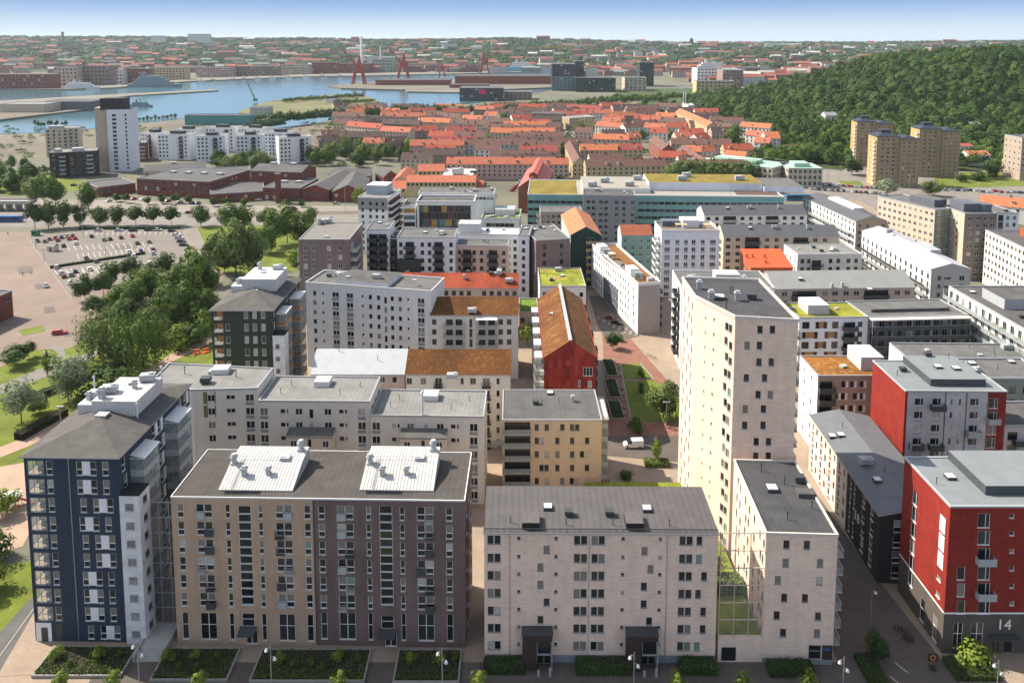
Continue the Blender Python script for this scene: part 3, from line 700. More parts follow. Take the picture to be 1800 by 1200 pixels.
# raised court with lawn behind the glazed court screen
r = thing('raised_court', 'stone walled raised court with bright sedum lawn between pale block and tower', 'terrace', (33.1, 118.5, 0))
m = MB(); m.prism([(.02, 0), (7.15, 0), (7.15, 12.2), (.02, 12.2)], 0, 3.9, 0, False); m.box(.05, -.03, 3.55, 7.1, .5, 4.3); m.build('wall', STONE, r)
m = MB(); m.prism([(0.02, .5), (7.1, .5), (7.1, 22), (7.0, 24.2), (3.3, 36.8), (3.5, 45.4), (-17.5, 45.4), (-17.5, 12.4), (.02, 12.4)], 3.3, 3.95, 0, True); m.build('sedum_lawn', sedum('sedum lawn', (.20, .22, .02), (.12, .15, .02), .8), r)
m = MB(); m.prism([(-17.5, 12.5), (-17.5, 45.4), (3.5, 45.4), (3.3, 36.8), (7.0, 24.2), (7.1, 12.5)][::-1], 0, 3.3, 0, False); m.build('wall', STONE, r)
m = MB(); m.box(.6, -.06, .3, 2.9, -.031, 2.6); m.build('stair_opening_shade', G['dark'], r)  # flat dark pane on the wall, painted shade of the opening
screen('glass_screen', 'clear glazed screen with thin steel frame between pale block and tower wing', 33.15, 40.25, 118.62, 4.3, 22.0, 3, 6, FR['tan'], CG2)

# ---- slate roofed block number 18
BLK = mat('black brick', (.032, .026, .028), .85, .15, .6, 'brick', (.05, .04, .04), size=(.25, .083))
b = Bld('apartment_building', 'narrow block with grey slate roof, white far half and black brick near half, number 18', None, None, 13.2, 39, wall=BLK, near=True, world=((67.3, 137.2), (80.2, 136.6)))
CREAM = mat('cream render', (.62, .56, .47), .85, .06); REDP = mat('brick red panel', (.36, .07, .035), .7, .1)
b.split[3] = [(0, 23, CREAM), (23, 39, BLK)]; b.matw[2] = CREAM
for k in range(4):
    v = 1.4 + 3.0 * k
    for j, u in enumerate((2, 4.6, 7.5, 10.2, 13, 15.8, 18.6, 21.4)):
        b.win(3, u, v, 1.1, 1.7, 'plain', wt=dict(dim=2, blind=2, dark=1)); 
        if j % 2 == 0: b.panel(3, u - .6, v - .75, u + .9, v - .1, REDP, .03, 'spandrel')
    for u in (25, 27, 31.5, 35.5): b.win(3, u, v - .4, 1.5 if u > 30 else .8, 2.6, 'low')
    b.win(0, 3.3, v - .4, 1.6, 2.4, 'low')
    for u in (6.5, 10.5): b.balcony(0, u, v - .6, 3, 1.5, 'white'); b.win(0, u, v - .5, 2.2, 2.3, 'double')
p, rz = b.put(3, 28.8, 5.6); text_part(b.root, '18', 2.6, FR['white'], (p[0] - .06, p[1], 5.6), rz)
p, rz = b.put(3, 12, 3.0); text_part(b.root, '16', 2.2, mat('brass grey', (.5, .45, .38)), (p[0] - .06, p[1], 5.0), rz)
SLATE = mat('slate tiles', (.13, .14, .15), .6, .1, .4, 'tile', size=(.42, 0))
b.slope(1.4, 'y', SLATE, .35, trim=FR['tan'])
# slate courses as thin strips are part of the covering
for px, py, k in ((1463, 768, 'skylight'), (1478, 766, 'skylight'), (1522, 815, 'ahu'), (1542, 845, 'skylight'), (1481, 751, 'pipe'), (1555, 830, 'pipe')): b.kpx(k, px, py)
b.finish(); slate = b

# ---- red block number 14
RED = mat('red fibre cement', (.225, .022, .014), .8, .2, .5, 'panel', (.19, .016, .010), size=(2.4, .6), mortar=.008)
GREYB = mat('grey brown brick', (.12, .10, .085), .9, .12, .6, 'brick', (.09, .075, .065), size=(.25, .083))
b = Bld('apartment_building', 'red panelled apartment block on a grey brick base marked number 14', (1672.5, 890), (1800, 890), 25.4, 15, wall=RED, near=True, world=((70.2, 120.3), (97.0, 120.3)))
for i in (0, 1, 2, 3): b.bands[i] = [(0, 7.0, GREYB)]
Z = lambda x, y: b.hit(0, 1460 + x / 3.75, 880 + y / 3.75)
for k, y in enumerate((130, 243, 357, 475, 585, 698)):
    u, v = Z(1010, y); v -= 1.2; b.win(0, u, v, 2.0, 2.4, 'third')
    if k in (2, 4): b.balcony(0, u + .1, v + .1, 2.9, 1.1, 'solid')
    if k >= 3: b.win(0, Z(860, y)[0], v, 1.3, 2.3, 'plain')
    u2, v2 = Z(1195, 98 + 115 * k); b.win(0, u2, v2 - .4, .75, .75)
    for uu in (14.5, 19, 23): b.win(0, uu, v, 2.0, 2.4, 'third')
for x in (840, 965): u, v = Z(x, 860); b.win(0, u, 1.0, 1.5 if x < 900 else 2.0, 4.4, 'cross+double')
for uu in (14.5, 19, 23): b.win(0, uu, 1.2, 2.0, 4.2, 'cross')
u, v = Z(1140, 845); p, rz = b.put(0, u, v); text_part(b.root, '14', 2.5, FR['white'], (p[0], p[1] - .06, v), rz)
u = Z(1130, 900)[0]; p, rz = b.put(0, u, 3.3); m = MB(); m.box(-2.2, -1.5, 0, 2.2, -.003, .22); m.build('canopy', DARKMETAL, b.root, p, rz)
b.win(0, u - .9, .03, 1.3, 2.6, 'double', 'wood'); b.win(0, u + 1.1, .03, 1.6, 2.6, 'plain', 'grey', dict(dark=1))
b.panel(0, .02, 6.95, b.L - .02, 7.2, FR['white'], .06, 'string_course'); b.panel(3, .02, 6.95, 14.9, 7.2, FR['white'], .06, 'string_course')
for k in range(3): b.panel(3, 12.3, 18.2 - 3.1 * k + 1.6, 13.9, 20.9 - 3.1 * k + 1.6, FR['white'], .05, 'shutter'); b.win(3, 12.9, 8.3 + 2.9 * k, 1.2, .9)
for k in range(6): b.win(3, 4.2, 4.0 + 3.0 * k, 1.7, 2.5, 'third')
b.win(3, 12.6, .4, 1.5, 4.4, 'cross'); b.win(3, 8.5, .6, 1.5, 4, 'cross')
ZINC = mat('zinc roof', (.185, .205, .215), .55, .08, .4, 'seam', size=(.6, 0))
STEP_SHADE = mat('dark step cladding', (.06, .068, .075), .6, .1)  # shade on the step fronts is put into this dark colour
b.flat(ZINC, LGREY, .15, .15)
a = b.loc(at(1740, 892 - 26, 25.4)); b.box('roof_step', 7.5, 3.3, 26.5, 14.6, 1.6, STEP_SHADE, top=ZINC)
for px, py, k in ((1768, 850, 'skylight'), (1670, 840, 'skylight'), (1646, 850, 'pipe'), (1756, 844, 'pipe')): b.kpx(k, px, py)
b.finish(); red14 = b

# ---- red block with white panelled front behind it
WPF = mat('white grey facade panel', (.47, .475, .49), .75, .05, pattern='panel', size=(3.2, 1.5), mortar=.015)
b = Bld('apartment_building', 'red panelled block with white grey front facade and raised zinc roof', (1592, 687), (1770, 688), 25.0, 16, wall=RED, near=True, frame='white', wt=dict(dark=3, dim=3, curtain=1.5, blind=1))
uw = b.hit(0, 1733, 750)[0]; b.split[0] = [(0, .5, RED), (.5, uw, WPF), (uw, b.L, RED)]
for k in range(7):
    v = 25 - 3.2 - 2.95 * k; U = lambda x: b.hit(0, 1500 + x / 4, 702)[0]
    for x in (463, 587, 853): b.win(0, U(x), v, 1.9, 1.6, 'third', wt=dict(dark=3, dim=2, curtain=1)); b.panel(0, U(x) - .95, v - .7, U(x) + .95, v - .08, LGREY, .03, 'spandrel')
    for x in (693, 752): b.win(0, U(x), v, .6, 1.5)
    b.win(0, U(985), v - .6, 2.0, 2.3, 'third')
    if k % 3 == 0: b.balcony(0, U(590), v - .6, 3.0, 1.3, 'dark')
    if k % 3 == 2: b.balcony(0, U(853), v - .6, 3.0, 1.3, 'solid')
    if k % 3 == 1: b.balcony(0, U(985), v - .6, 2.6, 1.2, 'solid')
    if k >= 3: b.balcony(0, U(455), v - .6, 2.8, 1.2, 'dark')
for x in (648, 797): b.panel(0, b.hit(0, 1500 + x / 4, 702)[0] - .06, .2, b.hit(0, 1500 + x / 4, 702)[0] + .06, 24.7, DARKMETAL, .1, 'downpipe')
b.flat(ZINC, LGREY, .15, .12)
a = b.loc(at(1640, 685, 25)); b.box('roof_step', 6.6, 2.6, 18.4, 15.4, 1.6, STEP_SHADE, top=ZINC)
for px, py, k in ((1630, 637, 'fan_box'), (1667, 641, 'pipe'), (1680, 661, 'skylight'), (1648, 658, 'skylight'), (1708, 652, 'skylight'), (1587, 652, 'fan_box'), (1577, 660, 'pipe')): b.kpx(k, px, py, z=26.5 if px > 1600 else None)
b.finish(); redrear = b
# ================================================================== middle ground
def render_mat(n, c, v=.07): return mat(n, c, .88, v, .4)
LG = render_mat('light grey render', (.60, .585, .535)); PW_ = render_mat('white render', (.72, .72, .71)); BLW = render_mat('cool white render', (.62, .65, .70))
GRW = render_mat('grey white render', (.57, .59, .61)); PINK = render_mat('pink beige render', (.47, .36, .31)); BEI = render_mat('beige render', (.50, .41, .32))
PBR = mat('mauve brick', (.22, .165, .165), .9, .14, .5, 'brick', (.17, .125, .125), size=(.25, .083)); GRN = mat('dark green board', (.035, .045, .032), .85, .1)
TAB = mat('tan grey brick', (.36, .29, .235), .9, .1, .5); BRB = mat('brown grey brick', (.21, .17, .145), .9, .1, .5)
WOODM = mat('oiled wood', (.30, .17, .075), .7, .15, 2)
PALE = mat('pale roofing sheet', (.18, .18, .174), .8, .18, .25, **FELT); SILV = mat('silver seamed roof', (.40, .42, .45), .5, .06, .4, 'seam', size=(.6, 0))
TILE = lambda n, c: mat(n, c, .85, .18, .5, 'tile', size=(.36, 0))
def roofstuff(b, n, seed, zone=None):
    rng = random.Random(seed); x0, x1, y0, y1 = zone or (1.5, b.pts[1][0] - 1.5, 2, (b.pts[2][1] - 2))
    for k in range(n):
        kd = rng.choice(('pipe', 'pipe', 'vent_cowl', 'skylight', 'hatch', 'fan_box', 'ahu')); b.kit(kd, rng.uniform(x0, x1), rng.uniform(y0, y1), rng.choice((0, math.pi / 2)))
def rowsf(b, top, fh, n): return [b.h - top - fh * k for k in range(n) if b.h - top - fh * k > .4]
def gallery(b, i, u0, u1, zs, d=1.7, slab=CONC, rail='glass', post=RAIL, every=4.0):
    """access galleries: slab, railing and posts along a wall"""
    for z in zs:
        p, rz = b.put(i, u0, z); w = u1 - u0; m = MB(); m.box(0, -d, -.2, w, -.02, 0); m.build('gallery_slab', slab, b.root, p, rz)
        m = MB(); m.box(0, -d, .02, w, -d + .04, 1.05, 0); m.box(0, -d - .02, 1.06, w, -d + .06, 1.12, 1); m.build('gallery_railing', [DARKMETAL if rail == 'dark' else BALGLASS if rail == 'glass' else LGREY, post], b.root, p, rz)
    p, rz = b.put(i, u0, 0); n = int((u1 - u0) / every)
    for k in range(n + 1):
        m = MB(); x = .1 + (u1 - u0 - .2) * k / n; m.box(x - .07, -d + .05, 0, x + .07, -d + .19, max(zs) + 2.8); m.build('gallery_post', post, b.root, p, rz)

# ---- stepped grey white block
b = Bld('apartment_building', 'long light grey apartment block with roofs stepping down to the right', (338, 686), (453, 683), 24.0, poly=[(338, 686), (453, 683), (480, 648), (297, 639), (264, 673)], wall=LG, near=True, wt=dict(dark=4, dim=3, blind=2, curtain=.5, green=.5))
OLV = mat('olive panel', (.16, .145, .075), .8, .08); Q = lambda x, y: (250 + x / 2.769, 560 + y / 2.769)
for k in range(7):
    v = b.hit(0, *Q(335, 388))[1] - .7 - 3.05 * k
    b.win(0, b.hit(0, *Q(335, 388))[0], v, 1.5, 1.5, 'double'); b.win(0, b.hit(0, *Q(430, 388))[0], v + .35, 1.9, 1.0, 'double'); b.win(0, b.hit(0, *Q(523, 388))[0], v - .2, 1.8, 1.6, 'double')
    u = b.hit(0, *Q(523, 388))[0]; b.panel(0, u - .9, v - 1.0, u + .9, v - .28, mat('blue grey spandrel', (.22, .25, .29), .7), .03, 'spandrel')
    if k in (0, 1):
        u = b.hit(0, *Q(327, 388))[0]
        for a_, c_, d_, e_ in ((u - 1.3, v - .5, u - .72 + .28, v + 2.2), (u + 1.08, v - .5, u + 1.3, v + 2.2)): b.panel(0, a_, c_, d_, e_, OLV, .03, 'olive_panel')
b.flat(PALE, LGREY, .25)
for px, py, kd in ((375, 655, 'hatch'), (362, 673, 'fan_box'), (325, 657, 'pipe'), (415, 663, 'pipe')): b.kpx(kd, px, py, sc=1.5)
b.box('lift_overrun', 1.5, 8, 5.2, 11, 1.2, WHITE); b.finish(); m1 = b
for (fl, fr, h, dp, cols, bay) in (((454, 705), (650, 706.5), 22.2, 12.5, (592, 690, 762, 822, 903, 975, 1068), (720, 940, 585)), ((651, 730.5), (850, 733), 19.6, 12.5, (1138, 1232, 1306, 1380, 1450, 1520, 1613), (1265, 1485, 590))):
    b = Bld('apartment_building', 'joined', fl, fr, h, dp, wall=LG, near=True, share=m1, wt=dict(dark=4, dim=3, blind=2, curtain=.5, green=.5))
    for k in range(7):
        v = h - 3.0 - 3.05 * k
        for j, c in enumerate(cols):
            u = b.hit(0, *Q(c, 440 if fl[0] < 500 else 510))[0]
            if j in (0, 6): b.win(0, u, v - .2, 1.7, 1.7, 'double'); b.panel(0, u - .85, v - 1.0, u + .85, v - .28, mat('blue grey spandrel', (.22, .25, .29)), .03, 'spandrel')
            elif j in (1, 5): b.win(0, u - .3, v + .3, 1.1, 1.0); b.win(0, u + .7, v + .3, .55, 1.0)
            elif j == 3: b.win(0, u, v - .8, .95, 2.1, 'plain')
            else: b.win(0, u, v, 1.5, 1.4, 'double')
        for u in (2.5, 6, 10): b.win(1, u, v, 1.3, 1.5)
    ua, ub = b.hit(0, *Q(bay[0], bay[2]))[0], b.hit(0, *Q(bay[1], bay[2]))[0]; vt = b.hit(0, *Q(bay[0], bay[2] - 40))[1]
    p, rz = b.put(0, ua, 0); w = ub - ua; m = MB(); m.box(0, -2.4, 0, w, -.25, vt); m.build('bay', mat('cream bay render', (.60, .55, .45), .88, .06), b.root, p, rz)
    m = MB(); m.poly([(-.15, -2.6, vt), (w + .15, -2.6, vt), (w + .15, -.02, vt + .9), (-.15, -.02, vt + .9)]); m.box(-.15, -2.6, vt - .2, w + .15, -2.5, vt); m.build('bay_roof', BITUMEN2, b.root, p, rz)
    for k in range(4):
        for f, ww in ((.15, 1.3), (.5, .9), (.85, 1.3)): place_window(b.root, (p[0] + w * f, -2.46, vt - 2.4 - 3.05 * k), rz, ww, 1.5 if f != .5 else 1.9, 'double' if f != .5 else 'plain', 'white', True)
    b.flat(PALE, LGREY, .25); b.box('lift_overrun', b.L * .42, 7.2, b.L * .42 + 3.4, 10.4, 1.3, WHITE)
    for f, y in ((.2, 8), (.55, 8.5), (.85, 7.5), (.15, 4), (.7, 3.5)): b.kit('pipe', b.L * f, y)
    if fl[0] > 600: b.kit('chimney_pipe', b.L * .46, .3, 0, h, 1.6)
    b.finish()

# ---- beige stone block with dark loggias
ST2 = mat('beige stone', (.60, .47, .33), .85, .07, .5, 'panel', (.54, .42, .29), size=(1.2, .3), mortar=.01)
b = Bld('apartment_building', 'beige stone apartment block with dark recessed balconies and grey felt roof', (883, 738), (1058, 738), 16.6, 15.0, wall=ST2, near=True, frame='grey', wt=dict(dark=4, dim=3, blind=2, curtain=1, teal=.6))
Q = lambda x, y: (840 + x / 2.7275, 440 + y / 2.7275)
for row in (((282, 0), (330, 0), (405, 0), (464, 1), 848), ((294, 1), (381, 0), (452, 0), (524, 0), 912), ((282, 0), (330, 0), (381, 0), (452, 0), (499, 0), 977), ((317, 1), (381, 0), (452, 0), (523, 0), 1042), ((282, 0), (330, 0), (404, 0), (462, 1), 1105)):
    for x, dbl in row[:-1]:
        u, v = b.hit(0, *Q(x, row[-1]))
        if dbl: b.win(0, u - .55, v - .75, 1.0, 1.5); b.win(0, u + .55, v - .75, 1.0, 1.5)
        else: b.win(0, u, v - .75, 1.0, 1.5)
ua, ub = b.hit(0, 884.5, 780)[0], b.hit(0, 933, 780)[0]
DK = mat('dark loggia panel', (.03, .03, .032), .8, .1)
for k in range(5):
    v = b.hit(0, *Q(180, 848))[1] - 1.3 - 2.98 * k
    b.win(0, (ua + ub) / 2 + .1, v + .05, ub - ua - .4, 2.5, 'triple', 'black', dict(dark=1)); p, rz = b.put(0, (ua + ub) / 2, v); obj('balcony', cached(('b', round(ub - ua, 1), .9, 'glass'), lambda: _balc(round(ub - ua, 1), .9, 'glass')), b.root, p, rz)
    gm = glazed_bay(9.6, 1.6, 2.9, LGREY); p, rz = b.put(1, 2, v); obj('glazed_balcony', gm, b.root, p, rz)
    for u in (3, 7, 11): b.win(3, u, v + .8, 1.2, 1.5)
p, rz = b.put(1, 1.9, 15.6); m = MB(); m.box(0, -1.8, 0, 9.8, -.02, .3); m.build('balcony_roof', mat('tower coping', (.5, .46, .42)), b.root, p, rz)
b.flat(mat('grey felt tiles', (.09, .089, .089), .95, .2, .3, **FELT), LGREY, .12)
for px, py, kd in ((942, 710, 'fan_box'), (953, 711, 'pipe'), (982, 708, 'pipe'), (1007, 705, 'vent_cowl'), (967, 692, 'skylight')): b.kpx(kd, px, py)
b.finish()

# ---- silver and sedum roofed row
b = Bld('apartment_building', 'pinkish row house block with silver seamed metal gable roof', (547, 656), (711, 656), 18.9, 13, wall=PINK, near=True, wt=dict(dark=4, dim=3))
Q = lambda x, y: (250 + x / 2.769, 560 + y / 2.769)
for k in range(6):
    v = 18.9 - 2.4 - 3.1 * k
    for x, w, kd in ((920, 2.0, 'triple'), (990, .7, 'plain'), (1035, .9, 'plain'), (1092, .7, 'plain'), (1160, 2.2, 'triple'), (1228, 1.2, 'plain')): b.win(0, b.hit(0, *Q(x, 292))[0], v, w, 1.5 if w > .8 else .8, kd)
b.slope(3.5, 'x', SILV, .4)
for px, py, kd in ((596, 628, 'pipe'), (664, 630, 'pipe')): b.kpx(kd, px, py)
b.finish()
b = Bld('apartment_building', 'white rendered block with rust red sedum gable roof beside the silver roof', (713, 656.5), (897, 657), 18.9, 13, wall=render_mat('warm white render', (.64, .61, .56)), near=True, frame='tan', wt=dict(dark=4, dim=3, blind=1))
for k in range(6):
    v = 18.9 - 2.6 - 3.1 * k
    for x, w in ((1300, 1.3), (1368, 1.3), (1442, 1.7), (1557, .8), (1610, 1.4), (1675, 1.7), (1732, .8)):
        u = b.hit(0, *Q(x, 300))[0]; b.win(0, u, v if w < 1.6 else v - .6, w, 1.5 if w < 1.6 else 2.1, 'double' if w > 1 else 'plain')
        if w > 1.6: b.balcony(0, u, v - .6, 2.2, .9, 'blackbars')
b.slope(3.5, 'x', SED_BROWN, .4, trim=LGREY); b.kpx('ahu', 795, 640); b.kpx('pipe', 741, 626); b.kpx('pipe', 846, 628)
for u in (2.5, 6.5, 10.5):
    for k in range(5): b.win(1, u, 16 - 3.1 * k, 1.1, 1.5)
b.finish()

# ---- dark green hipped block
b = Bld('apartment_building', 'dark green apartment block with hipped grey roof and brown timber balconies', (371, 545), (478, 545), 32.4, 26, wall=GRN, near=True, wt=dict(curtain=2, blind=4, dim=2))
Q = lambda x, y: (340 + x / 3, 430 + y / 3)
for k in range(9):
    v = b.hit(0, *Q(277, 370))[1] - .9 - 3.2 * k
    for x in (277, 322, 367): b.win(0, b.hit(0, *Q(x, 370))[0], v, 1.05, 1.8)
    if k: b.win(0, b.hit(0, *Q(178, 370))[0], v, 1.05, 1.7)
    b.holes.setdefault(0, []).append((.5, v - .5, 2.9, v + 1.9)); b.holes.setdefault(3, []).append((26 - 2.9, v - .5, 26 - .4, v + 1.9))
    m = MB(); W = 3.1
    m.poly([(.16, .16, 0), (W, .16, 0), (W, 3, 0), (.16, 3, 0)], 1); m.poly([(.16, 3, 0), (W, 3, 0), (W, 3, 2.5), (.16, 3, 2.5)]); m.poly([(W, .16, 0), (W, .16, 2.5), (W, 3, 2.5), (W, 3, 0)]); m.poly([(.16, .16, 2.5), (.16, 3, 2.5), (W, 3, 2.5), (W, .16, 2.5)])
    obj('loggia', cached('glog', lambda: m.mesh('loggia', [mat('golden wood lining', (.36, .22, .10), .7, .2, 1.5), LOGF])), b.root, (0, 0, v - .53))
    obj('loggia_railing', cached('glr', lambda: MB().box(.5, .05, 0, 2.9, .1, 1.0).mesh('loggia_railing', BALGLASS)), b.root, (0, 0, v - .5))
    for u in (1.6, 13, 23): b.win(1, u, v, 1.05, 1.8)
for (ua, w, dd) in ((3.2, 5.6, 2.4), (15, 6.0, 2.8)):
    for k in range(9): p, rz = b.put(1, ua, 30.2 - 3.18 * (k + 1)); obj('glazed_balcony', glazed_bay(w, dd, 3.18, WOODM), b.root, p, rz)
    p, rz = b.put(1, ua, 30.2); m = MB(); m.box(-.1, -dd - .15, -.05, w + .1, -.03, .3); m.build('balcony_roof', WHITE, b.root, p, rz)
m = MB(); m.prism([(b.L + .02, -.3), (b.L + 3.0, -.3), (b.L + 3.0, 3.0), (b.L + .02, 3.0)], 0, 26, 0, False); m.build('stair_bay', SW, b.root); m = MB(); m.box(b.L, -.35, 25.98, b.L + 3.05, 3.05, 26.1); m.build('stair_bay_roof', mat('black felt', (.02, .02, .021)), b.root)
for k in range(8): place_window(b.root, (b.L + 1.2, -.32, 22.6 - 3.2 * k), 0, 1.0, 1.1, 'plain', 'grey', True)
b.hip(2.3, 9, mat('grey shingle roof', (.15, .142, .135)), .5)
b.box('plant_room', 4, 11, 13, 22, 3.3, PLW, z=33.6, top=WHITE); b.box('plant_room', .8, 12, 4, 17, 1.6, PLW, z=33.1, top=WHITE)
for x, y, kd in ((6, 20, 'tall_vent'), (11, 20, 'ahu'), (8, 17, 'hatch')): b.kit(kd, x, y, 0, 36.8)
b.kit('vent_cowl', 2, 14, 0, 34.6); b.kit('ahu', 3, 15.5, 0, 34.6); b.kit('hatch', 8, 9.5, 0, 34.1)
b.finish()

# ---- light grey block behind
b = Bld('apartment_building', 'light grey rendered slab block with slate blue window spandrels', (537, 498), (758, 513.5), 26, 13, wall=GRW, wt=dict(dark=4, dim=3, blind=2))
SPB = mat('blue grey spandrel', (.22, .25, .29))
us = [b.hit(0, 340 + x / 3, 527)[0] for x in (640, 684, 750, 825, 892, 933, 976, 1013, 1048, 1090, 1132, 1200)]
for k in range(8):
    v = 26 - 3.6 - 2.95 * k
    for j, u in enumerate(us):
        if j in (2, 3, 11): b.win(0, u, v, 2.1, 1.5, 'double'); b.panel(0, u - 1.05, v - 1.1, u + 1.05, v - .1, SPB, .03, 'spandrel')
        elif j in (1, 4, 10): b.win(0, u, v + .4, .7, .9)
        elif j == 7: b.win(0, u, v - .9, .95, 2.0, 'plain', wt=dict(teal=1, dark=1))
        else: b.win(0, u, v, 1.1, 1.5)
b.flat(BITUMEN2, WHITE, .5); b.box('roof_upstand', 9.5, .6, 26, 12.4, 1.5, GRW, top=BITUMEN)
for x, y, kd in ((4, 8, 'fan_box'), (7, 9, 'ahu'), (8.2, 6, 'tall_vent')): b.kit(kd, x, y)
for x, y, kd in ((12, 4, 'hatch'), (21, 5, 'ahu'), (33, 5, 'hatch')): b.kit(kd, x, y, 0, 27.4)
b.finish()
# ---- balcony block with rust sedum
b = Bld('apartment_building', 'grey white block with rust sedum gable roof and two stacks of glass balconies', (757, 553), (911, 553), 19.5, 13, wall=render_mat('pale grey render', (.56, .56, .54)), frame='black', wt=dict(dark=4, dim=3))
for k in range(6):
    v = 19.5 - 2.9 - 3.0 * k
    for x in (1270, 1620, 1665): b.win(0, b.hit(0, 340 + x / 3, 563)[0], v, 1.3, 1.5)
    u = b.hit(0, 340 + 1463 / 3, 563)[0]; b.win(0, u, v - .8, .9, 2.4, 'plain', wt=dict(dark=1))
    for x in (1375, 1547):
        u = b.hit(0, 340 + x / 3, 563)[0]; b.win(0, u - 1.4, v - .7, 2.0, 2.2, 'double'); b.win(0, u + 1.4, v - .7, 2.0, 2.2, 'double'); b.balcony(0, u, v - .75, 6.2, 1.7, 'glass')
    for u in (3, 9.5): b.win(1, u, v, 1.3, 1.5)
for x in (1547,):
    u = b.hit(0, 340 + x / 3, 563)[0]; p, rz = b.put(0, u - 3.1, 18.6); m = MB(); m.poly([(0, -1.9, 0), (6.2, -1.9, 0), (6.2, -.02, .4), (0, -.02, .4)]); m.box(0, -1.9, -.12, 6.2, -.02, 0); m.build('balcony_roof', WHITE, b.root, p, rz)
b.slope(3.2, 'x', SED_BROWN, .35, trim=LGREY); b.kpx('ahu', 830, 541); b.finish()
b = Bld('apartment_building', 'pink beige block with coral red sedum roof behind the light grey slab', (698, 505), (911, 506), 18, 13, wall=PINK, frame='black', wt=dict(dark=4, dim=2))
for k in range(3): b.gridm(0, 16, [18 - 2.6 - 3 * k], 1.4, 1.5, 'double', p=.92)
b.slope(3.0, 'x', SED_CORAL, .3, trim=LGREY); roofstuff(b, 9, 3); b.finish()
b = Bld('link_building', 'low pink link block with bright green sedum roof', (913, 549), (946, 549), 8, 14, wall=PINK, frame='black')
b.gridm(0, 3, [1, 4.3], 1.5, 1.8, 'double'); b.flat(sedum('sedum green', (.10, .16, .02), (.17, .19, .03)), LGREY); b.finish()

# ---- red gable house with panels of many reds
REDS = [mat('red panel %d' % k, c, .7, .06) for k, c in enumerate(((.25, .025, .018), (.30, .032, .022), (.20, .022, .018), (.34, .045, .03), (.27, .03, .02)))]
b = Bld('apartment_building', 'long building with red panelled gable and red green sedum saddle roof', (957, 628), (1048, 628), 19, 46, wall=mat('red panel backing', (.13, .015, .012), .8), frame='white')
W = b.L; rise = 4.4
rng = random.Random(4); x = 0.0; cols = 12; cw = W / cols; pg = REDS
for c in range(cols):
    z = 0.1
    while z < 19 + rise:
        ph = rng.choice((1.6, 2.2, 2.8, 3.4)); xm0, xm1 = c * cw + .02, (c + 1) * cw - .02
        zt = lambda xx: 19 + rise * (1 - abs(xx - W / 2) / (W / 2)) - .1
        z1a, z1b = min(z + ph - .04, zt(xm0)), min(z + ph - .04, zt(xm1))
        if z1a > z + .15 or z1b > z + .15:
            z1a = max(z1a, z + .05); z1b = max(z1b, z + .05); m = MB(); m.poly([(xm0, -.05, z), (xm1, -.05, z), (xm1, -.05, z1b), (xm0, -.05, z1a)]); m.poly([(xm0, -.05, z1a), (xm1, -.05, z1b), (xm1, -.003, z1b), (xm0, -.003, z1a)]); m.poly([(xm1, -.05, z), (xm1, -.003, z), (xm1, -.003, z1b), (xm1, -.05, z1b)]); m.poly([(xm0, -.003, z), (xm0, -.05, z), (xm0, -.05, z1a), (xm0, -.003, z1a)])
            m.build('panel', rng.choice(REDS), b.root)
        z += ph
for u, v, w, h in ((W * .84, 14.2, 2.4, 2.2), (W * .68, 11.3, .6, 1.7), (W * .88, 11.2, 1.0, 1.6)): place_window(b.root, (u, -.11, v), 0, w, h, 'triple' if w > 2 else 'plain')
for k in range(6):
    for j in range(11): b.win(1, 3 + j * 4, 2 + 3 * k, 1.5, 1.6, 'double'); b.win(3, 3 + j * 4, 2 + 3 * k, 1.5, 1.6, 'double')
    for j in (1, 3, 5, 7): b.balcony(1, 4 + j * 5.5, 1.6 + 3 * k, 3.2, 1.3, 'dark')
for j in range(5):
    for k in range(6): b.balcony(3, 46 - 3 - j * 8.5, 1.8 + 3 * k, 4.0, 2.2, 'glass')
    p, rz = b.put(3, 46 - 5 - j * 8.5, 18.4); m = MB(); m.box(0, -2.4, 0, 4.2, -.02, .25); m.build('balcony_roof', WHITE, b.root, p, rz)
b.slope(rise, 'y', SED_RED, .25, trim=mat('red trim', (.28, .03, .02)))
m = MB(); m.box(W / 2 - .45, -.1, 19 + rise + .02, W / 2 + .45, 46.1, 19 + rise + .25); m.build('ridge_walkway', LGREY, b.root)
m = MB(); m.box(W + .3, 0, 18.7, W + .5, 46, 19); m.box(-.5, 0, 18.7, -.3, 46, 19); m.build('gutter', REDS[0], b.root)
for x, y in ((3, 40), (10, 30), (11.5, 12), (3.5, 22), (10.5, 42)): b.kit('pipe', x, y)
b.kit('skylight', 3, 26, 0, None, .7); b.finish()
b = Bld('apartment_building', 'white corner block with green and rust sedum flat roof', (949, 504), (1030, 504), 14, 22, wall=PW_, frame='black')
for i in (0, 3): b.gridm(i, 5, [1.5, 4.5, 7.5, 10.5], 1.2, 1.5)
b.flat(sedum('sedum lime', (.22, .26, .03), (.30, .14, .05), .12), LGREY); roofstuff(b, 5, 5); b.finish()

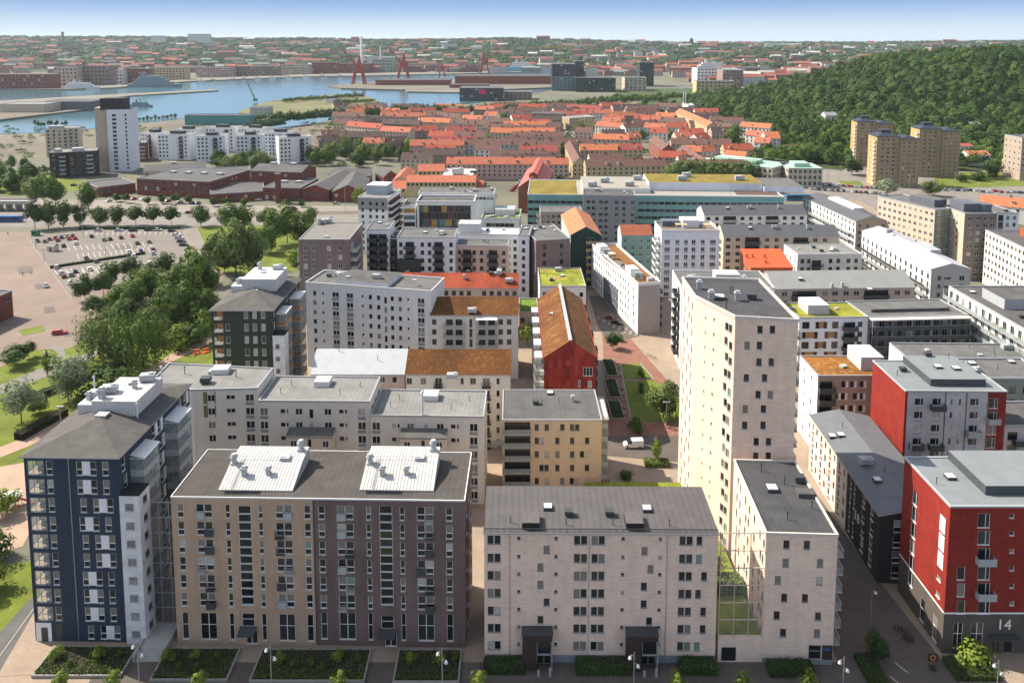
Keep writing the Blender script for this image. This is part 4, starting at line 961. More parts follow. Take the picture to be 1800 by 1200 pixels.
# ---- long white block with terrace roof
b = Bld('apartment_building', 'long white block with rust coloured terrace roof and dark lower cladding', (1122, 502), (1161, 499), 17, poly=[(1122, 502), (1161, 499), (1083, 431), (1040, 431)], wall=PW_, wt=dict(dark=3, dim=3, blind=3))
L3 = b.wallf(3)[3]; b.bands[3] = []
for k in range(5):
    v = 17 - 3.3 - 2.9 * k; b.gridm(3, [2.5 + j * 2.75 for j in range(18) if abs(L3 - 6.5 - (2.5 + j * 2.75)) > 2], [v], 1.15, 1.6)
    b.win(3, L3 - 6, v - .5, 3.0, 2.2, 'triple', 'black', dict(dark=1))
b.panel(3, 16, .3, 33, 9.0, mat('slate cladding', (.10, .11, .135), .7), .06, 'cladding')
b.matw[0] = render_mat('warm grey brick', (.30, .27, .265))  # front wall in warm grey, the others white
for k in range(5): b.balcony(1, 4, 13 - 2.9 * k, 4, 1.6, 'dark')
b.flat(mat('rust terrace', (.18, .08, .022), .9, .12, .5), WHITE, .9)
GB = render_mat('white stair box', (.7, .7, .7))
for y in (10, 41):
    b.box('stair_box', 1.2, y, 4.4, y + 5, 2.7, GB, z=16.95); b.box('glass_lobby', 1.3, y - 4, 4.2, y - .03, 2.4, BALGLASS, z=16.95)
b.box('terrace_deck', .6, 15, 4.6, 38, .12, mat('terrace boards', (.16, .13, .11), .9, .2, 2), z=16.96)
for k in range(10):
    m = MB(); x, y = random.uniform(1.2, 4), random.uniform(16, 37); m.box(-.5, -.5, 0, .5, .5, .45).box(-.5, .4, .45, .5, .5, .9); m.build('terrace_seat', random.choice((WHITE, WOODM, DARKMETAL)), b.root, (x, y, 17.1), random.uniform(0, 6))
m = MB(); m.tube((0, 0, 0), (0, 0, 2.1), .04); m.tube((0, 0, 2.1), (0, 0, 2.6), 1.6, .05, 8); m.build('parasol', mat('cream canvas', (.66, .58, .40)), b.root, (2.8, 33, 17.1)); b.kit('ahu', 6, 3.5); b.finish()

# ---- white balcony block behind the tower
b = Bld('apartment_building', 'white apartment block with black balconies and white rooftop plant behind the tower', (1198, 505), (1362, 507), 25.5, 17, wall=PW_, frame='black', wt=dict(dark=4, dim=2))
for k in range(7):
    v = 25.5 - 3 - 3 * k; b.gridm(3, [2, 4.5, 7.5], [v], 1.1, 1.6); b.win(3, 12.3, v - .6, 3.2, 2.2, 'triple', wt=dict(dark=1)); b.balcony(3, 12.3, v - .7, 5, 1.6, 'dark'); b.gridm(0, 9, [v], 1.4, 1.5)
b.flat(BITUMEN2, WHITE, .3); b.plant('plant_room', 1258, 500, 1300, 500, 5, 3.2, PLW, WHITE); b.kpx('ahu', 1216, 491); b.kpx('ahu', 1305, 493); b.kit('vent_cowl', 21, 9); b.finish()
# ---- grey metal roof row
b = Bld('apartment_building', 'long pink grey block with pale corrugated saddle roof and two dark loggias', (1361, 507), (1608, 504), 17.7, 15, wall=render_mat('mauve grey render', (.40, .325, .30)), frame='tan', wt=dict(dark=4, dim=3, blind=1))
Q = lambda x: b.hit(0, 1300 + x / 3.6, 516)[0]
for k in range(5):
    v = 17.7 - 2.7 - 3 * k
    for x in (285, 540, 605, 675, 740, 998, 1062): b.win(0, Q(x), v, 1.9, 1.5, 'double')
    for xa, xb in ((330, 490), (785, 945)): b.win(0, (Q(xa) + Q(xb)) / 2, v - .9, Q(xb) - Q(xa) - .4, 2.6, 'triple', 'black', dict(dark=1)); b.balcony(0, (Q(xa) + Q(xb)) / 2, v - .9, Q(xb) - Q(xa), .7, 'dark')
b.slope(3.6, 'x', mat('pale corrugated roof', (.24, .245, .235), .7, .08, .4, 'seam', size=(.5, 0)), .4); 
for px, py, kd in ((1407, 489, 'skylight'), (1463, 491, 'vent_cowl'), (1481, 491, 'vent_cowl'), (1530, 489, 'skylight')): b.kpx(kd, px, py)
b.finish()
b = Bld('house', 'orange red metal roofed house among the apartment blocks', (1320, 470), (1394, 470), 16, 14, wall=mat('terracotta render', (.36, .11, .06), .85, .1))
for i in (0, 3): b.gridm(i, 4, [1.5, 4.5, 7.5, 10.5, 13], 1.3, 1.6)
b.slope(3, 'x', mat('orange red sheet', (.56, .095, .03), .6, .06, .4, 'seam', size=(.6, 0)), .3, prof=[(0, 0), (1, 3)], trim=mat('orange trim', (.45, .08, .03)))
for px, py in ((1313, 441), (1323, 441), (1344, 441), (1346, 458)): o = b.kpx('vent_cowl', px, py, sc=.8); o.data = cached('redcowl', lambda: o.data.copy()); o.data.materials[0] = mat('orange trim', (.45, .08, .03))
b.finish()
b = Bld('apartment_building', 'white block with pale grey roof beside the orange roofed house', (1402, 447), (1515, 446), 17, 14, wall=render_mat('cool grey render', (.48, .50, .50)), frame='black', wt=dict(dark=4, dim=2))
b.matw[3] = PW_; b.gridm(0, [2, 4.5, 13, 16, 20, 23, 26], [13.5, 10.3, 7.2, 4], 1.4, 1.6, 'double'); b.gridm(3, 3, [13, 10, 7], 1, 1.5)
for k in range(4): b.balcony(0, 7.5, 12.3 - 3 * k, 4.5, 1.6, 'blackbars'); b.win(0, 7.5, 12.4 - 3 * k, 3.6, 2.2, 'triple')
b.flat(PALE, WHITE, .2); roofstuff(b, 5, 9); b.finish()
# ---- yellow sedum block
b = Bld('apartment_building', 'pale blue white block with brown timber window bands and yellow sedum roof', (1405, 559.5), (1526, 558), 19, 13, wall=BLW, frame='black', wt=dict(dark=5, dim=2))
Q = lambda x: b.hit(0, 1360 + x / 4.09, 570)[0]
for k in range(6):
    v = 19 - 2.7 - 3 * k
    for j, (xa, xb) in enumerate(((205, 258), (300, 385), (420, 466)) if k % 2 == 0 else ((205, 320), (368, 462))):
        ua, ub = Q(xa), Q(xb); b.panel(0, ua, v - .3, ub, v + 1.6, WOODM, .03, 'timber_band')
        place_window(b.root, (ua + .6, -.06, v - .25), 0, .9, 1.8, 'plain', 'black', False, dict(dark=1)); place_window(b.root, (ub - .6, -.06, v - .25), 0, .9, 1.8, 'plain', 'black', False, dict(dark=1))
    b.balcony(0, Q(545), v - .8, 4.2, 1.5, 'dark'); b.win(0, Q(545), v - .7, 3.4, 2.1, 'triple'); b.win(0, Q(622), v, 1.4, 1.5)
b.flat(SED_YEL, LGREY); b.plant('plant_room', 1420, 553, 1458, 553, 7.5, 2.9, PLW, WHITE); b.kpx('hatch', 1393, 542); b.kpx('hatch', 1470, 543, .4); b.finish()
b = Bld('apartment_building', 'dark shaded gallery block with grey flat roof and rows of open walkways', (1527, 558), (1702, 554), 19, 14, wall=mat('dark grey gallery wall', (.17, .175, .18), .8, .12), frame='grey', wt=dict(dark=3, dim=3, curtain=1.2))
zs = [19 - 3.2 - 3 * k for k in range(5)]
for z in zs: b.gridm(0, 11, [z + .1], 1.5, 2.2, 'double')
gallery(b, 0, .2, b.L - .2, zs, 2.0, DARKMETAL, 'dark', LGREY, 5); b.flat(BITUMEN2, LGREY, .3)
p, rz = b.put(0, 0, 18.7); m = MB(); m.box(0, -2.3, 0, b.L, -.1, .3); m.build('eaves', mat('tower coping', (.5, .46, .42)), b.root, p, rz); b.box('roof_upstand', 3, 4.2, b.L - 3, 4.8, .9, BITUMEN); b.finish()
b = Bld('apartment_building', 'gallery block with sunlit open walkways full of plants and a dark flat roof', None, None, 22, 54, wall=PW_, frame='grey', world=((137.6, 190), (166, 190)), wt=dict(dark=3, dim=3, curtain=1))
zs = [22 - 3.2 - 3 * k for k in range(7)]
for z in zs: b.gridm(3, 16, [z + .1], 1.6, 2.2, 'double')
gallery(b, 3, .3, 53.7, zs, 1.9, CONC, 'glass', RAIL, 3.4)
rng = random.Random(12); PLG = [mat('balcony plant', (.05, .10, .03)), mat('orange cloth', (.5, .18, .04)), mat('white cloth', (.6, .6, .58)), DARKMETAL, WOODM]
for z in zs[:6]:
    for k in range(12):
        u = rng.uniform(1, 53); p, rz = b.put(3, u, z); m = MB(); w = rng.uniform(.25, .6); m.box(-w, -1.4, 0, w, -.9, rng.uniform(.5, 1.1)); m.build('balcony_furniture', rng.choice(PLG), b.root, p, rz)
b.flat(BITUMEN, LGREY, .35); b.box('plant_room', 4.5, 33, 15, 44, 3, LGREY, top=BITUMEN); b.kit('skylight', 4, 48); b.kit('fan_box', 5, 26); b.kit('fan_box', 4, 15); b.finish()
# ---- orange sedum block
b = Bld('apartment_building', 'beige brown block with orange yellow sedum roof and a sunlit white end wall', (1438, 661), (1550, 661), 19.5, 12, wall=render_mat('brown beige render', (.33, .265, .215)), frame='white', near=True, wt=dict(dark=4, dim=2))
b.matw[3] = PW_; Q = lambda x: b.hit(0, 1360 + x / 4.09, 675)[0]
for k in range(6):
    v = 19.5 - 2.9 - 3 * k
    for x in (502, 563, 632) if k % 2 == 0 else (453, 500, 588, 630): b.win(0, Q(x), v, 1.2, 1.7); b.panel(0, Q(x) + .62, v, Q(x) + 1.1, v + 1.7, FR['white'], .03, 'shutter')
    b.win(0, Q(378), v - .7, 3.0, 2.3, 'triple', 'black', dict(dark=1)); b.balcony(0, Q(378), v - .75, 3.9, 1.4, 'dark')
    b.gridm(3, [3.5, 8], [v], .8, 1.5)
b.flat(SED_ORANGE, LGREY, .25); b.plant('plant_room', 1513, 651, 1553, 651, 8, 3.4, PLW, WHITE); b.kpx('hatch', 1482, 645, .4, None, 1.2); b.finish()
b = Bld('apartment_building', 'low grey flat roofed block behind the red and white block', (1722, 666), (1850, 666), 18, 12, wall=render_mat('sage grey render', (.22, .235, .215)), frame='black')
b.gridm(0, [2, 5, 8, 11.5, 15, 19, 23], [14.5, 11.4, 8.3, 5.2], 1.8, 1.5, 'double'); b.flat(BITUMEN2, LGREY); roofstuff(b, 5, 21); b.finish()
b = Bld('apartment_building', 'grey flat roofed block between gallery blocks and the red and white block', (1606, 640), (1835, 642), 16, 14, wall=GRW, frame='black')
b.gridm(0, 14, [12, 9, 6], 1.5, 1.6); b.flat(BITUMEN2, LGREY); roofstuff(b, 8, 23); b.finish()
b = Bld('apartment_building', 'white rendered balcony block right of the red and white block', (1765, 750), (1900, 750), 14, 12, wall=render_mat('lilac white render', (.5, .47, .48)), frame='black')
for k in range(4): b.gridm(0, [2, 8, 14], [11 - 3 * k], 2.2, 1.8, 'double'); b.balcony(0, 6, 10.2 - 3 * k, 8, 1.4, 'dark')
b.flat(BITUMEN, LGREY); b.finish()
# ---- white roofed long gallery block
b = Bld('apartment_building', 'long block with white metal roof, grey gable end and sunlit balcony side', (1637, 473), (1707, 473), 20, 55, wall=render_mat('grey gable render', (.34, .325, .32)), frame='grey', wt=dict(dark=3, dim=3))
b.matw[3] = PW_
for k in range(6):
    v = 20 - 4 - 3 * k; b.win(0, 3, v, 1.3, 1.6); b.win(0, 5.8, v + .3, 2.4, .8); b.win(0, b.L - 3, v, 1.8, 1.6, 'double'); b.gridm(3, 14, [v], 1.5, 2, 'double')
    if k > 0: gallery(b, 3, 4, 54, [v], 1.8, CONC, 'dark' if k % 2 else 'glass', RAIL, 50)
b.slope(2.0, 'y', SILV, .3); b.box('roof_plant', 8, 16, 12, 28, 1.4, LGREY, z=21); b.kit('vent_cowl', 9.5, 30); b.kit('hatch', 6, 40); b.kit('ahu', 6.4, 45); b.finish()
# ---- tan towers
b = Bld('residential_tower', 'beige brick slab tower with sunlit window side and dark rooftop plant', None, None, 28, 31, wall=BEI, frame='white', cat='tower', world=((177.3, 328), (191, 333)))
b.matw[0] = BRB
for k in range(9): b.gridm(3, 11, [28 - 2.6 - 2.95 * k], 1.4, 1.4, 'double'); b.gridm(0, 3, [28 - 2.6 - 2.95 * k], 2.4, 2.2, 'double', 'white', dict(teal=1))
b.flat(BITUMEN2, LGREY); b.box('plant_room', 5, 5, 12, 18, 3, mat('slate cladding', (.10, .11, .135)), top=BITUMEN2); b.finish()
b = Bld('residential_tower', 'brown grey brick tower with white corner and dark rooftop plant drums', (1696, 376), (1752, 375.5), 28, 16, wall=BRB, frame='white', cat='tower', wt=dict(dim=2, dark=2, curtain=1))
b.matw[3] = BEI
for k in range(9): b.gridm(0, [2.5, 6, 9, 12], [28 - 2.8 - 2.95 * k], 1.8, 1.4, 'double'); b.gridm(3, [5, 11], [28 - 2.8 - 2.95 * k], 1.2, 1.4); b.balcony(3, 8, 28 - 3.6 - 2.95 * k, 3, 1.3, 'bars')
b.flat(BITUMEN2, LGREY); b.box('plant_room', 2, 4, 9, 14, 3.4, mat('slate cladding', (.1, .11, .135))); 
m = MB(); m.tube((0, 0, 0), (0, 0, 3.2), 2.8, 2.8, 14); m.build('plant_drum', mat('slate cladding', (.1, .11, .135)), b.root, (11.5, 5.5, 27.9)); b.finish()
b = Bld('apartment_building', 'cool white apartment slab with dark stair recess beside the brown tower', (1753, 375.5), (1791, 375), 27, 16, wall=BLW, frame='black')
for k in range(9): b.gridm(0, [4.7, 7.6], [27 - 2.6 - 2.95 * k], 1.3, 1.5); b.win(0, 1.7, 27 - 3.2 - 2.95 * k, 2.2, 2.6, 'plain', 'black', dict(dark=1))
b.flat(BITUMEN2, LGREY); roofstuff(b, 3, 31); b.finish()
b = Bld('office_building', 'white slab with long rows of small windows and red brown roof box', None, None, 22, 48, wall=render_mat('ivory render', (.68, .66, .6)), frame='grey', world=((189, 270), (214, 268)), wt=dict(dark=2, dim=3, blind=2))
for k in range(6): b.gridm(3, 18, [22 - 2.7 - 3.2 * k], 1.5, 1.5, 'double'); b.gridm(0, 8, [22 - 2.7 - 3.2 * k], 1.5, 1.5)
b.flat(BITUMEN, LGREY); b.box('plant_room', 9, 22, 22, 40, 3.4, mat('rust cladding', (.33, .08, .035), .7), top=BITUMEN2); b.finish()
# ---- dark roof rows further back
for (lab, fl, fr, h, dp, rise, wm, rm, nf) in (
    ('beige block with long dark grey saddle roof behind the white balcony tower', (1272, 414), (1476, 415), 18, 13, 3.2, BEI, 'dark', 5),
    ('white terrace block with dark grey saddle roof along the railway', (1238, 378), (1419, 376.5), 18, 13, 3.2, PW_, 'dark', 5)):
    b = Bld('apartment_building', lab, fl, fr, h, dp, wall=wm, frame='grey' if wm is BEI else 'black', wt=dict(dark=4, dim=3))
    for k in range(nf):
        b.gridm(0, [2 + j * 4 for j in range(int(b.L / 4)) if j % 5 not in (2, 3)], [h - 2.5 - 3 * k], 1.8, 1.5, 'double')
        for j in range(int(b.L / 20)): b.win(0, 12 + 20 * j, h - 3.2 - 3 * k, 6, 2.5, 'triple', 'black', dict(dark=1)); b.balcony(0, 12 + 20 * j, h - 3.3 - 3 * k, 6.4, 1.2, 'dark' if wm is BEI else 'solid')
    b.slope(rise, 'x', mat('dark grey sheet roof', (.085, .09, .10), .6, .1, .4, 'seam', size=(.6, 0)), .3); 
    for f in (.25, .45, .48, .75): b.kit('vent_cowl' if f != .25 else 'skylight', b.L * f, 4.2)
    b.finish()
b = Bld('apartment_building', 'long block with dark saddle roof, tan gable end and sunlit white balcony side', None, None, 18, 55, wall=TAB, frame='grey', world=((154.5, 351), (169, 352)))
b.matw[3] = PW_
for k in range(5):
    b.gridm(3, 15, [18 - 2.6 - 3 * k], 1.4, 1.8, 'double'); b.gridm(0, 4, [18 - 3 - 3 * k], 1.3, 1.5)
    if k: gallery(b, 3, 4, 52, [18 - 3.4 - 3 * k], 1.8, CONC, 'glass', RAIL, 48)
b.slope(2.2, 'y', mat('dark grey sheet roof', (.085, .09, .1)), .3); b.box('roof_plant', 6, 14, 11, 40, 1.5, WHITE, z=19.4); b.finish()
# ---- white eight storey block with timber terraces
b = Bld('apartment_building', 'white eight storey block with curved white balconies and timber roof terrace', (1163, 408), (1265, 408), 25.8, 15, wall=BLW, frame='white', near=False, wt=dict(dark=3, dim=4, blind=1))
Q = lambda x: b.hit(0, 1000 + x / 3.6, 420)[0]
for k in range(8):
    v = 25.8 - 4.6 - 2.95 * k
    for x, w in ((623, 2.1), (687, 1.5), (742, 1.5), (790, 1.5), (848, 1.5), (912, 2.2)): b.win(0, Q(x), v, w, 1.6, 'triple' if w > 2 else 'double'); b.panel(0, Q(x) - w / 2, v - .6, Q(x) + w / 2, v - .1, LGREY, .03, 'spandrel')
    b.balcony(3, 10, v - .6, 8, 2.0, 'white'); b.win(3, 10, v - .5, 5, 2.1, 'triple'); b.balcony(1, 6, v - .6, 6, 1.6, 'white')
b.flat(mat('terrace boards', (.16, .13, .11)), WHITE, .9)
for x in (6, 17): 
    m = MB()
    for xx in (0, 4): m.box(xx, 0, 0, xx + .15, .15, 2.4).box(xx, 3, 0, xx + .15, 3.15, 2.4)
    for k in range(9): m.box(k * .5, -.3, 2.4, k * .5 + .2, 3.4, 2.55)
    m.build('pergola', mat('pale timber', (.50, .38, .24)), b.root, (x, 1.5, 25.75))
b.box('stair_box', 9.5, 7, 16, 14, 3, GRW, z=25.75); b.box('roof_plant', 2, 9, 9, 14, 2.2, mat('slate cladding', (.1, .11, .135)), z=25.75); b.finish()
b = Bld('apartment_building', 'turquoise rendered house with rust red tile roof', (1092.5, 413), (1147, 413), 17, 12, wall=render_mat('turquoise render', (.22, .36, .32)), frame='white')
b.matw[3] = PW_; b.gridm(0, 4, [13.7, 10.7, 7.7, 4.7], 1.3, 1.5, 'double'); b.slope(3, 'x', TILE('rust tiles', (.25, .075, .04)), .3); b.finish()
b = Bld('apartment_building', 'dark green gabled block with orange tile roof and timber balconies', (1003, 413), (1056.5, 412.5), 21, 37, wall=mat('bottle green render', (.022, .05, .042), .85, .1), frame='white')
b.matw[3] = render_mat('pale green render', (.42, .52, .46))
for k in range(6):
    v = 21 - 2.8 - 3 * k; b.win(0, 7, v - .4, 1.1, 2.0); b.win(0, 9, v - .4, 1.1, 2.0); b.balcony(0, 9.2, v - .6, 6.0, 1.4, 'solid'); b.gridm(3, 9, [v], 1.2, 1.6)
bal = cached(('wbal',), lambda: (lambda me: (me.materials.__setitem__(1, mat('yellow timber', (.42, .30, .13), .7, .1)), me)[1])(_balc(6.0, 1.4, 'solid')))
for o in b.root.children:
    if o.name.startswith('balcony'): o.data = bal
b.slope(3.4, 'y', TILE('orange tiles', (.42, .16, .075)), .35, trim=WHITE); b.kit('pipe', 4, 20); b.kit('pipe', 3, 10); b.finish()
b = Bld('apartment_building', 'tall grey apartment slab in front of the turquoise glass office', (1025, 343), (1117, 344.5), 25, 13, wall=render_mat('mid grey render', (.25, .255, .265)), frame='grey', wt=dict(dark=4, dim=3, blind=1))
for k in range(8): b.gridm(0, [2.5, 5, 8.5, 11, 16, 19.5, 23.5, 26], [25 - 4 - 3 * k], 1.7, 1.5, 'double'); b.balcony(1, 5, 25 - 4.6 - 3 * k, 6, 1.4, 'bars')
b.flat(BITUMEN, LGREY, .4); roofstuff(b, 4, 41); b.finish()
b = Bld('apartment_building', 'cream block with yellow timber balconies beside the turquoise glass office', (950, 373), (1024, 373), 17, 13, wall=TAB, frame='grey')
for k in range(5): b.gridm(0, 8, [17 - 2.8 - 3 * k], 1.4, 1.5, 'double'); b.balcony(3, 6, 17 - 3.4 - 3 * k, 6, 1.5, 'solid')
b.flat(BITUMEN2, LGREY); b.finish()
# ---- turquoise glass office
TEAL = mat('turquoise glass panel', (.16, .33, .33), .25, .06, .2, 'panel', (.14, .30, .31), size=(3, 1.9), mortar=.01, spec=.5)
b = Bld('office_building', 'long turquoise glass office with dark window bands and sedum and white roof boxes', (927.5, 342), (1378, 346.5), 21.5, 42, wall=TEAL, frame='black', cat='office')
for k in range(5):
    v = 21.5 - 4.3 - 3.7 * k; n = int(b.L / 3.2)
    b.gridm(0, n, [v], 2.9, 1.25, 'double', 'black', dict(dark=4, dim=2)); b.gridm(3, 13, [v], 3.0, 1.25, 'double', 'black', dict(dark=1))
b.flat(mat('gravel roof', (.27, .25, .22), .95, .12, .5), WHITE, .3)
for (x0, y0, x1, y1, h, m_, t_) in ((.6, .8, 25, 40, .2, LGREY, sedum('sedum mustard', (.25, .165, .03), (.16, .125, .03))), (28, 6, 62, 40, 2.6, WHITE, mat('gravel roof', (.4, .37, .33))), (62.2, 14, 120, 40, 4.4, BLW, sedum('sedum mustard', (.25, .165, .03), (.16, .125, .03))), (120.2, 12, 140, 38, 3.0, BLW, BITUMEN2), (b.L - 22, 5, b.L - 1, 40, .3, LGREY, mat('brown plant beds', (.10, .06, .045), .9, .3, 1))):
    b.box('roof_block', x0, y0, x1, y1, h, m_, top=t_)
for x, y, z in ((33, 10, 24), (40, 22, 24), (52, 12, 24), (58, 30, 24), (80, 20, 25.8), (84, 30, 25.8), (110, 22, 25.8)): b.kit('ahu', x, y, 0, z, 1.8)
b.finish()
# ---- purple brick corner and white blocks in the left middle
b = Bld('apartment_building', 'mauve brick corner block with grey felt roof beside the tree belt', (525, 421), (614, 421), 30, 25, wall=PBR, frame='white', wt=dict(dark=2, dim=3, curtain=1.5))
for k in range(8): b.gridm(0, [2.2, 10.5, 14.4], [30 - 4 - 3.2 * k], 1.4, 1.7, 'double'); b.win(0, 5, 30 - 4 - 3.2 * k, 1.3, 1.7, 'double'); b.balcony(1, 5, 30 - 4.8 - 3.2 * k, 7, 2.2, 'solid'); b.win(1, 5, 30 - 4.6 - 3.2 * k, 5, 2.3, 'triple'); b.balcony(3, 22, 30 - 4.8 - 3.2 * k, 4, 1.0, 'glass')
b.flat(mat('warm grey felt', (.17, .16, .15), .95, .1, .3), LGREY, .2)
for px, py, kd in ((568, 393, 'ahu'), (576, 392, 'ahu'), (561, 395, 'tall_vent'), (582, 388, 'vent_cowl'), (574, 417, 'hatch')): b.kpx(kd, px, py, sc=1.2)
b.finish()
for (lab, fl, fr, h, dp, wm, style, spec) in (
    ('white block with full height black glazed balconies next to the mauve corner block', (644, 404), (684, 404), 29, 14, BLW, 'dark', (1, 2)),
    ('narrow black balcony block between two white blocks', (677, 420), (697, 420), 25, 12, mat('charcoal board', (.035, .037, .04), .8), 'dark', (1, 1)),
    ('white block with a black projecting bay and black balconies', (698, 417.5), (799, 418), 26, 14, BLW, 'dark', (8, 2)),
    ('white and pink block stepping down beside the white stair tower', (801, 431), (892, 433), 22, 9, PINK, 'dark', (7, 2)),
    ('low white roofed office strip behind the white and black blocks', (800, 412), (911, 413.5), 21, 12, GRW, 'solid', (10, 0)),
    ('slim white stair tower with a column of black windows', (911, 414), (930, 414.5), 25, 16, BLW, 'bars', (1, 0)),
    ('mauve brown brick block with grey flat roof beside the white stair tower', (942, 423), (1002, 419.5), 24, 24, PBR, 'bars', (2, 0))):
    b = Bld('apartment_building', lab, fl, fr, h, dp, wall=wm, frame='black', wt=dict(dark=4, dim=3))
    nw, nb = spec
    for k in range(int(h / 3.1)):
        v = h - 3.4 - 3.05 * k
        if v < .5: break
        for j in range(nb):
            u = b.L * (.5 if nb == 1 else (.22 + .5 * j if nw > 5 else .3 + .4 * j)); b.win(0, u, v - .6, 3.2 if b.L > 8 else 2.6, 2.4, 'triple', 'black', dict(dark=1)); b.balcony(0, u, v - .7, min(4.2, b.L - .4), 1.5, style)
        b.gridm(0, nw, [v], 1.3, 1.6, 'double'); b.gridm(3, max(2, int(dp / 5)), [v], 1.2, 1.5)
    if 'projecting' in lab:
        u0, u1 = b.hit(0, 699, 445)[0], b.hit(0, 740, 445)[0]; p, rz = b.put(0, u0, 0); m = MB(); m.box(0, -2.2, 0, u1 - u0, -.25, 18); m.build('bay', mat('charcoal board', (.035, .037, .04), .8), b.root, p, rz)
        for k in range(5): place_window(b.root, (p[0] + (u1 - u0) * .5, -2.26, 14.5 - 3.05 * k), rz, 7, 1.9, 'triple', 'black', False, dict(dark=3, dim=1))
    b.flat(BITUMEN2 if wm is not GRW else WHITE, LGREY, .3); roofstuff(b, 5 if b.L > 10 else 2, int(fl[0]))
    if wm is GRW: b.box('plant_room', 1, 2, 10, 9, 4, PLW)
    b.finish()
# ---- white glass clinic with coloured panels, and white tower
b = Bld('office_building', 'white framed office with black, amber and blue glass bands and terraces', (733, 356), (833, 356.5), 22, 15, wall=PW_, frame='black', cat='office')
CB = [mat('amber glass', (.34, .20, .04), .2), mat('blue glass', (.04, .10, .16), .15), mat('black glass', (.015, .017, .02), .15), mat('maroon glass', (.12, .03, .03), .2), mat('teal grey glass', (.10, .16, .17), .15)]
rng = random.Random(2)
for k in range(6):
    u = 1.0
    while u < b.L - 2.5:
        w = rng.choice((1.2, 1.8, 2.4)); b.panel(0, u, 22 - 4.6 - 3.3 * k + (0 if rng.random() < .5 else 0), u + w - .06, 22 - 1.6 - 3.3 * k, rng.choice(CB + [CB[2]] * 4), .05, 'glass_panel'); u += w
    b.panel(0, .6, 22 - 1.55 - 3.3 * k, b.L - .6, 22 - 1.35 - 3.3 * k, DARKMETAL, .12, 'fascia')
b.flat(BITUMEN, WHITE, .8, .3); b.finish()
b = Bld('office_building', 'lower white office wing with amber glass panels left of the framed office', (708, 362), (731, 362), 20, 15, wall=PW_, frame='black', cat='office')
for k in range(6): b.panel(0, .5, 20 - 3.3 * (k + 1), b.L - .5, 20 - 3.3 * (k + 1) + 2.0, rng.choice(CB), .05, 'glass_panel')
b.flat(BITUMEN, WHITE, .5); b.finish()
b = Bld('office_building', 'grey roofed rear wing of the framed office with white dormers', (735, 340), (868, 341), 21, 14, wall=GRW, frame='grey', cat='office')
b.gridm(0, 20, [18], 1.6, 1.4, 'double'); b.flat(BITUMEN2, WHITE, .3); roofstuff(b, 8, 51); b.finish()
b = Bld('office_building', 'low wing with planted roof terraces right of the framed office', (846, 385), (912, 386), 11, 22, wall=PW_, frame='black', cat='office')
b.gridm(0, 8, [7.2, 3], 2.2, 1.8, 'triple'); b.flat(sedum('terrace planting', (.10, .13, .04), (.32, .27, .2), .25), WHITE, .6); b.box('pavilion', 6, 8, 16, 18, 3.2, GRW, top=LGREY)
for x, y in ((3, 4), (5, 6), (18, 6), (12, 4)): b.kit('hatch', x, y, .4, None, 1.8)
b.finish()
b = Bld('residential_tower', 'white corner tower with grey top storeys and red brown balcony recesses', (629, 347), (681, 348.5), 26, 22, wall=PW_, frame='grey', cat='tower', wt=dict(dark=3, dim=3))
for i in (0, 3): b.bands[i] = [(20.2, 26, render_mat('mid grey render', (.25, .255, .265)))]
for k in range(8):
    v = 26 - 3.6 - 3.05 * k; b.gridm(0, [2.2, 6, 9, 12], [v], 1.3, 1.6)
    b.balcony(1, 11, v - .7, 20, 1.8, 'white'); b.panel(1, 1, v - .6, 21, v + 1.7, mat('maroon cladding', (.12, .035, .03), .8), .03, 'cladding')
b.flat(PALE, WHITE, .3); b.box('penthouse', 1.5, 8, 11.5, 18, 4.4, mat('light slate cladding', (.32, .36, .40), .6), top=WHITE); b.finish()
# ================================================================== ground, roads, lawns, water
import numpy as np
def sheet(name, px, z, m, kind='structure', world=False):
    pts = [Vector((*p, z)) if world else at(*p, z) for p in px]
    b = MB(); P = [(p.x, p.y, z) for p in pts]; a = sum(P[i - 1][0] * P[i][1] - P[i][0] * P[i - 1][1] for i in range(len(P)))
    if a < 0: P = P[::-1]
    b.poly(P, 0, [(p[0], p[1]) for p in P]); return b.build(name, m, kind=kind)
ASPH = mat('asphalt', (.10, .096, .094), .95, .16, .25); ASPH2 = mat('sunbleached asphalt', (.185, .168, .152), .95, .13, .12)
PAVE = mat('beige paving', (.30, .235, .18), .92, .12, .2, 'panel', (.265, .205, .155), size=(.7, .35), mortar=.03)
PAVR = mat('red brick paving', (.24, .115, .085), .92, .14, .3, 'panel', (.20, .10, .075), size=(.6, .3), mortar=.03)
PAVD = mat('grey brown setts', (.115, .096, .085), .92, .15, .3, 'panel', (.095, .08, .07), size=(.6, .3), mortar=.03)
PLAZA = mat('pinkish plaza paving', (.20, .153, .128), .95, .13, .06); CARPARK = mat('car park asphalt', (.165, .148, .132), .95, .10, .08)
LAWN = mat('lawn', (.095, .135, .016), .98, .25, .12, 'blotch', (.13, .145, .02), bump=.5, size=(.35, 0))
SOIL = mat('bark and soil', (.035, .026, .018), .98, .3, 1.5); LINE = mat('road paint', (.62, .60, .56), .8, .15, 2); KERB = mat('granite kerb', (.28, .265, .24), .9, .1)
GRAV = mat('harbour gravel', (.135, .118, .088), .95, .22, .012)
m = MB(); m.poly([(-14000, -400, 0), (14000, -400, 0), (14000, 16000, 0), (-14000, 16000, 0)]); m.build('ground', mat('city ground', (.125, .122, .09), .95, .3, .008), kind='structure')
sheet('courtyard_paving', [(-90, 105), (140, 105), (140, 330), (-62, 330), (-90, 200)], .02, PAVE, world=True)
sheet('street', [(-120, 60), (160, 60), (160, 113.4), (-120, 113.4)], .04, ASPH, world=True)
sheet('cycle_path', [(-30, 1230), (75, 1050), (54, 1050), (-80, 1200)], .06, ASPH)
